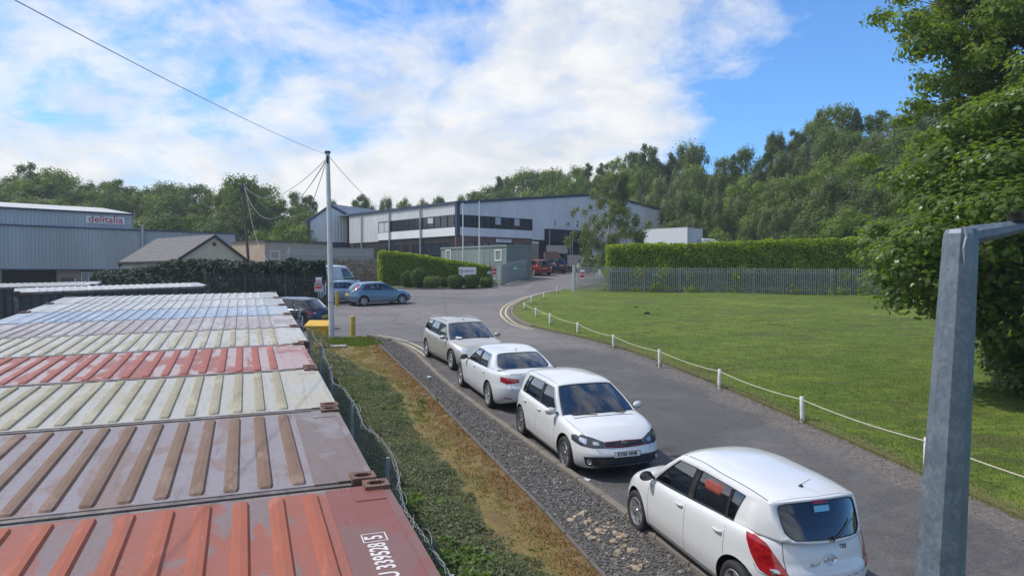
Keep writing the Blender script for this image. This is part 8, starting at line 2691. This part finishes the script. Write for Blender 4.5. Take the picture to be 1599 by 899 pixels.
# bushy grey plants through the far fence by the grit bin
weed_patch('weeds', 'grey-green bushy weeds at the chain-link fence beside the grit bin', [(492, 520), (500, 530), (505, 545), (515, 560), (498, 512), (520, 575)], [420, 420, 420, 420, 300, 300], .05, .22, .55, 64, L_COVER, False)
# ---- grass blades
def blades(name, label, pts, base, h, w_, mat, rg, cat='grass'):
    n = len(pts); an = rg.uniform(0, 6.28, n); hh = h * rg.uniform(.5, 1.3, n); d = np.stack([np.cos(an), np.sin(an)], -1); ln = rg.uniform(.15, .9, n)
    a = np.column_stack([pts - d[:, ::-1] * [1, -1] * w_ / 2, base]); b = np.column_stack([pts + d[:, ::-1] * [1, -1] * w_ / 2, base]); c = np.column_stack([pts + d * (hh * ln)[:, None], base + hh])
    V = np.stack([a, b, c], 1).reshape(-1, 3); F = np.arange(n * 3).reshape(-1, 3)
    o = link(name, bigmesh(name, V, F), None, mat); tag(o, label, cat, kind='stuff'); return o
rg = np.random.default_rng(70)
cand = rg.uniform([2, 4], [34, 48], (800000, 2)); cand = cand[inside(lawn_poly, cand[:, 0], cand[:, 1])]
dist = np.hypot(cand[:, 0], cand[:, 1]); vis = np.abs(cand[:, 0]) < cand[:, 1] * .74 + 1.0; keep = (rg.random(len(cand)) < np.clip((17 / dist) ** 2, 0, 1)) & vis; cand = cand[keep]
ed = polydist(cand[:, 0], cand[:, 1], gedge_s)
wv = .5 + .5 * vn(cand[:, 0], cand[:, 1], 1.3, 9) ; keep = (rg.random(len(cand)) < .35 + .65 * wv); cand, ed = cand[keep], ed[keep]
blades('grass', 'short grass blades standing over the mown lawn', cand, gz(cand[:, 0], cand[:, 1]) + .066 + lumps(cand[:, 0], cand[:, 1]), .052, .015, L_GRASS, rg)
# taller tufts along the lawn edge
ln_ = resample(gedge_s, .02); ln_ = ln_[(ln_[:, 1] > 3) & (ln_[:, 1] < 45)]; pt = ln_.repeat(5, 0) + rg.normal(size=(len(ln_) * 5, 2)) * .09 + [.05, .03]
blades('grass', 'ragged grass tufts along the road edge of the lawn', pt, gz(pt[:, 0], pt[:, 1]) + .02, .065, .010, L_GRASS, rg)
pt = np.concatenate([np.array(xy(P(*s_[:2], .07))) + rg.normal(size=(70, 2)) * .07 for s_ in allp]); blades('grass', 'longer unmown grass tufts round the white rope posts', pt, gz(pt[:, 0], pt[:, 1]) + .06, .13, .012, L_GRASS, rg)
pv_ = scatter(verge_poly, 75000, rg); cvm = ~inside(cov_poly, pv_[:, 0], pv_[:, 1]); e_ = polydist(pv_[:, 0], pv_[:, 1], edging_s); thin = rg.random(len(pv_)) < np.clip((e_ - .25) / .5, 0.0, 1) * (.08 + .92 * (vn(pv_[:, 0], pv_[:, 1], .45, 4) > .05)); pv_ = pv_[cvm & thin & (pv_[:, 1] > 4)]
blades('dry_grass', 'yellowed dry grass on the verge beside the low shrubs', pv_, gz(pv_[:, 0], pv_[:, 1]) + .078, .05, .014, L_DRY, rg)
pm_ = scatter(verge_poly, 120000, rg); e_ = polydist(pm_[:, 0], pm_[:, 1], edging_s) + .22 * vn(pm_[:, 0], pm_[:, 1], .6, 7); pm_ = pm_[~inside(cov_poly, pm_[:, 0], pm_[:, 1]) & (pm_[:, 1] > 4) & (rg.random(len(pm_)) < np.clip(1.25 - e_ * 1.35, 0, 1)) & (vn(pm_[:, 0], pm_[:, 1], .16, 8) > -.45)]
blades('moss', 'rust-brown dry moss along the edging of the verge', pm_, gz(pm_[:, 0], pm_[:, 1]) + .078, .028, .018, L_RUST, rg, 'moss')
pg_ = PL((500, 531), (583, 531), (600, 540), (560, 545), (510, 540)); pv_ = scatter(pg_, 5000, rg); blades('grass', 'green and yellow grass round the foot of the grey pole', pv_, gz(pv_[:, 0], pv_[:, 1]) + .06, .14, .014, L_GRASS, rg)
# ---- gravel stones
def stones(name, label, pts, base, size, mats, rg, parent=None, cat='gravel'):
    t = (1 + 5 ** .5) / 2; ico = unit(np.array([(-1, t, 0), (1, t, 0), (-1, -t, 0), (1, -t, 0), (0, -1, t), (0, 1, t), (0, -1, -t), (0, 1, -t), (t, 0, -1), (t, 0, 1), (-t, 0, -1), (-t, 0, 1)], float))
    fi = np.array([(0, 11, 5), (0, 5, 1), (0, 1, 7), (0, 7, 10), (0, 10, 11), (1, 5, 9), (5, 11, 4), (11, 10, 2), (10, 7, 6), (7, 1, 8), (3, 9, 4), (3, 4, 2), (3, 2, 6), (3, 6, 8), (3, 8, 9), (4, 9, 5), (2, 4, 11), (6, 2, 10), (8, 6, 7), (9, 8, 1)])
    n = len(pts); s = size[:, None, None] * (1 + .28 * rg.normal(size=(n, 12, 1)).clip(-1.4, 1.4)); an = rg.uniform(0, 6.28, n); ca, sa = np.cos(an)[:, None], np.sin(an)[:, None]
    v = ico[None] * s * np.stack([rg.uniform(.8, 1.35, n), rg.uniform(.7, 1.0, n), rg.uniform(.45, .8, n)], -1)[:, None, :]
    x = v[:, :, 0] * ca - v[:, :, 1] * sa; y = v[:, :, 0] * sa + v[:, :, 1] * ca
    V = np.stack([x + pts[:, :1], y + pts[:, 1:], v[:, :, 2] + base[:, None]], -1).reshape(-1, 3); F = (fi[None] + np.arange(n)[:, None, None] * 12).reshape(-1, 3)
    o = link(name, bigmesh(name, V, F), parent, mats); tag(o, label, cat, kind='stuff'); return o
def stonemat():
    m, nt, b = newmat('mixed_gravel_stone'); r = nt.island(); p = nt.pos()
    c = nt.ramp(r, [(0, (.035, .034, .034)), (.45, (.085, .080, .077)), (.78, (.15, .14, .13)), (.90, (.21, .17, .13)), (1, (.40, .385, .36))])
    nt.put(b.inputs['Base Color'], nt.mix(.3, c, nt.ramp(nt.noise(60, p, 3), [(.3, (.03, .03, .03)), (.7, (.2, .19, .18))]))); b.inputs['Roughness'].default_value = .9; return m
STM = stonemat()
near_grav = [p for p in grav_poly]
pg_ = scatter(near_grav, 34000, rg); dk = polydist(pg_[:, 0], pg_[:, 1], kerb_s); ym = (pg_[:, 1] > 4.5) & (rg.random(len(pg_)) < np.where(dk < .22, .3, 1) * np.clip((15 / pg_[:, 1]) ** 1.2, .25, 1)); pg_ = pg_[ym]
sz = .011 + .022 * rg.random(len(pg_)) ** 2.2; stones('gravel', 'loose dark grey gravel stones in the strip beside the kerb', pg_, gz(pg_[:, 0], pg_[:, 1]) + .052, sz, STM, rg)
bgm = plain('tan_rubble', (.30, .235, .17), .9, var=.35, scale=8)
pb_ = scatter([xy(P(*q)) for q in ((905, 800), (960, 820), (1010, 897), (985, 897), (930, 850), (880, 815))], 46, rg); stones('rubble', 'larger pale tan rubble lying on the near gravel', pb_, gz(pb_[:, 0], pb_[:, 1]) + .06, .028 + .04 * rg.random(len(pb_)), bgm, rg, cat='rubble')
# crumbs of grit and dead leaves along the road edge and kerb
le = resample(gedge_s, .03); le = le[(le[:, 1] > 4) & (le[:, 1] < 40)]; tn = np.gradient(le, axis=0); tn = tn / np.linalg.norm(tn, axis=1)[:, None]
off = np.abs(rg.normal(size=len(le) * 4)) * .45; pe = le.repeat(4, 0) + np.stack([-tn[:, 1], tn[:, 0]], -1).repeat(4, 0) * off[:, None] + rg.normal(size=(len(le) * 4, 2)) * .08
pe = pe[~inside(lawn_poly, pe[:, 0], pe[:, 1])]
stones('grit', 'loose grit and crumbled stone along the right edge of the road', pe, gz(pe[:, 0], pe[:, 1]) + .014, .006 + .012 * rg.random(len(pe)) ** 2, STM, rg, cat='grit')
lk = resample(kerb_s, .03); lk = lk[(lk[:, 1] > 4) & (lk[:, 1] < 34)]; pk_ = lk.repeat(3, 0) + np.array([.20, .06]) + rg.normal(size=(len(lk) * 3, 2)) * .07
stones('grit', 'grit and leaf litter lying against the parking side of the kerb', pk_, gz(pk_[:, 0], pk_[:, 1]) + .014, .005 + .010 * rg.random(len(pk_)) ** 2, STM, rg, cat='grit')
# two scraps of litter
for px, py, lab in ((670, 590, 'scrap of white litter on the dry verge'), (915, 746, 'crumpled pale scrap lying on the tarmac before the facing hatchback')):
    c = P(px, py, .06); m = MB(); rs = random.Random(px); m.lathe([(0, .0), (.07, .005), (.06, .03), (0, .045)], 9); m.v = [(x * rs.uniform(.6, 1.3), y * rs.uniform(.5, 1.2), z * rs.uniform(.5, 1.3)) for x, y, z in m.v]
    o = m.build('litter', SIGNW); o.location = (c.x, c.y, gzf(c.x, c.y) + (.085 if px < 700 else .015)); tag(o, lab, 'litter')

# ---- the air: faint haze over the whole valley
import collections
same = collections.defaultdict(list)
for o in list(COL.objects):
    if o.parent is None and o.name.startswith('tree') and o.get('label'): same[o['label']].append(o)
for lb, os_ in same.items():
    if len(os_) > 1 and len(lb.split()) < 16:
        os_.sort(key=lambda o: o.location.x / o.location.y)
        for o, w_ in zip(os_, ['left-hand', 'right-hand'] if len(os_) == 2 else ['left-hand', 'middle', 'right-hand', 'rightmost', 'outermost']): o['label'] = w_ + ' ' + lb
def hazebox():
    m = bpy.data.materials.new('thin_haze'); m.use_nodes = True; nt = m.node_tree
    nt.nodes.remove(nt.nodes['Principled BSDF']); pv = nt.nodes.new('ShaderNodeVolumePrincipled')
    pv.inputs['Color'].default_value = (.80, .88, 1.0, 1); pv.inputs['Density'].default_value = .00055; pv.inputs['Anisotropy'].default_value = .2
    nt.links.new(pv.outputs[0], nt.nodes['Material Output'].inputs['Volume'])
    o = MB().bbox((-330, -90, -6), (330, 330, 62)).build('haze', m); tag(o, 'thin pale air haze over the whole valley', 'haze', kind='stuff')
hazebox()
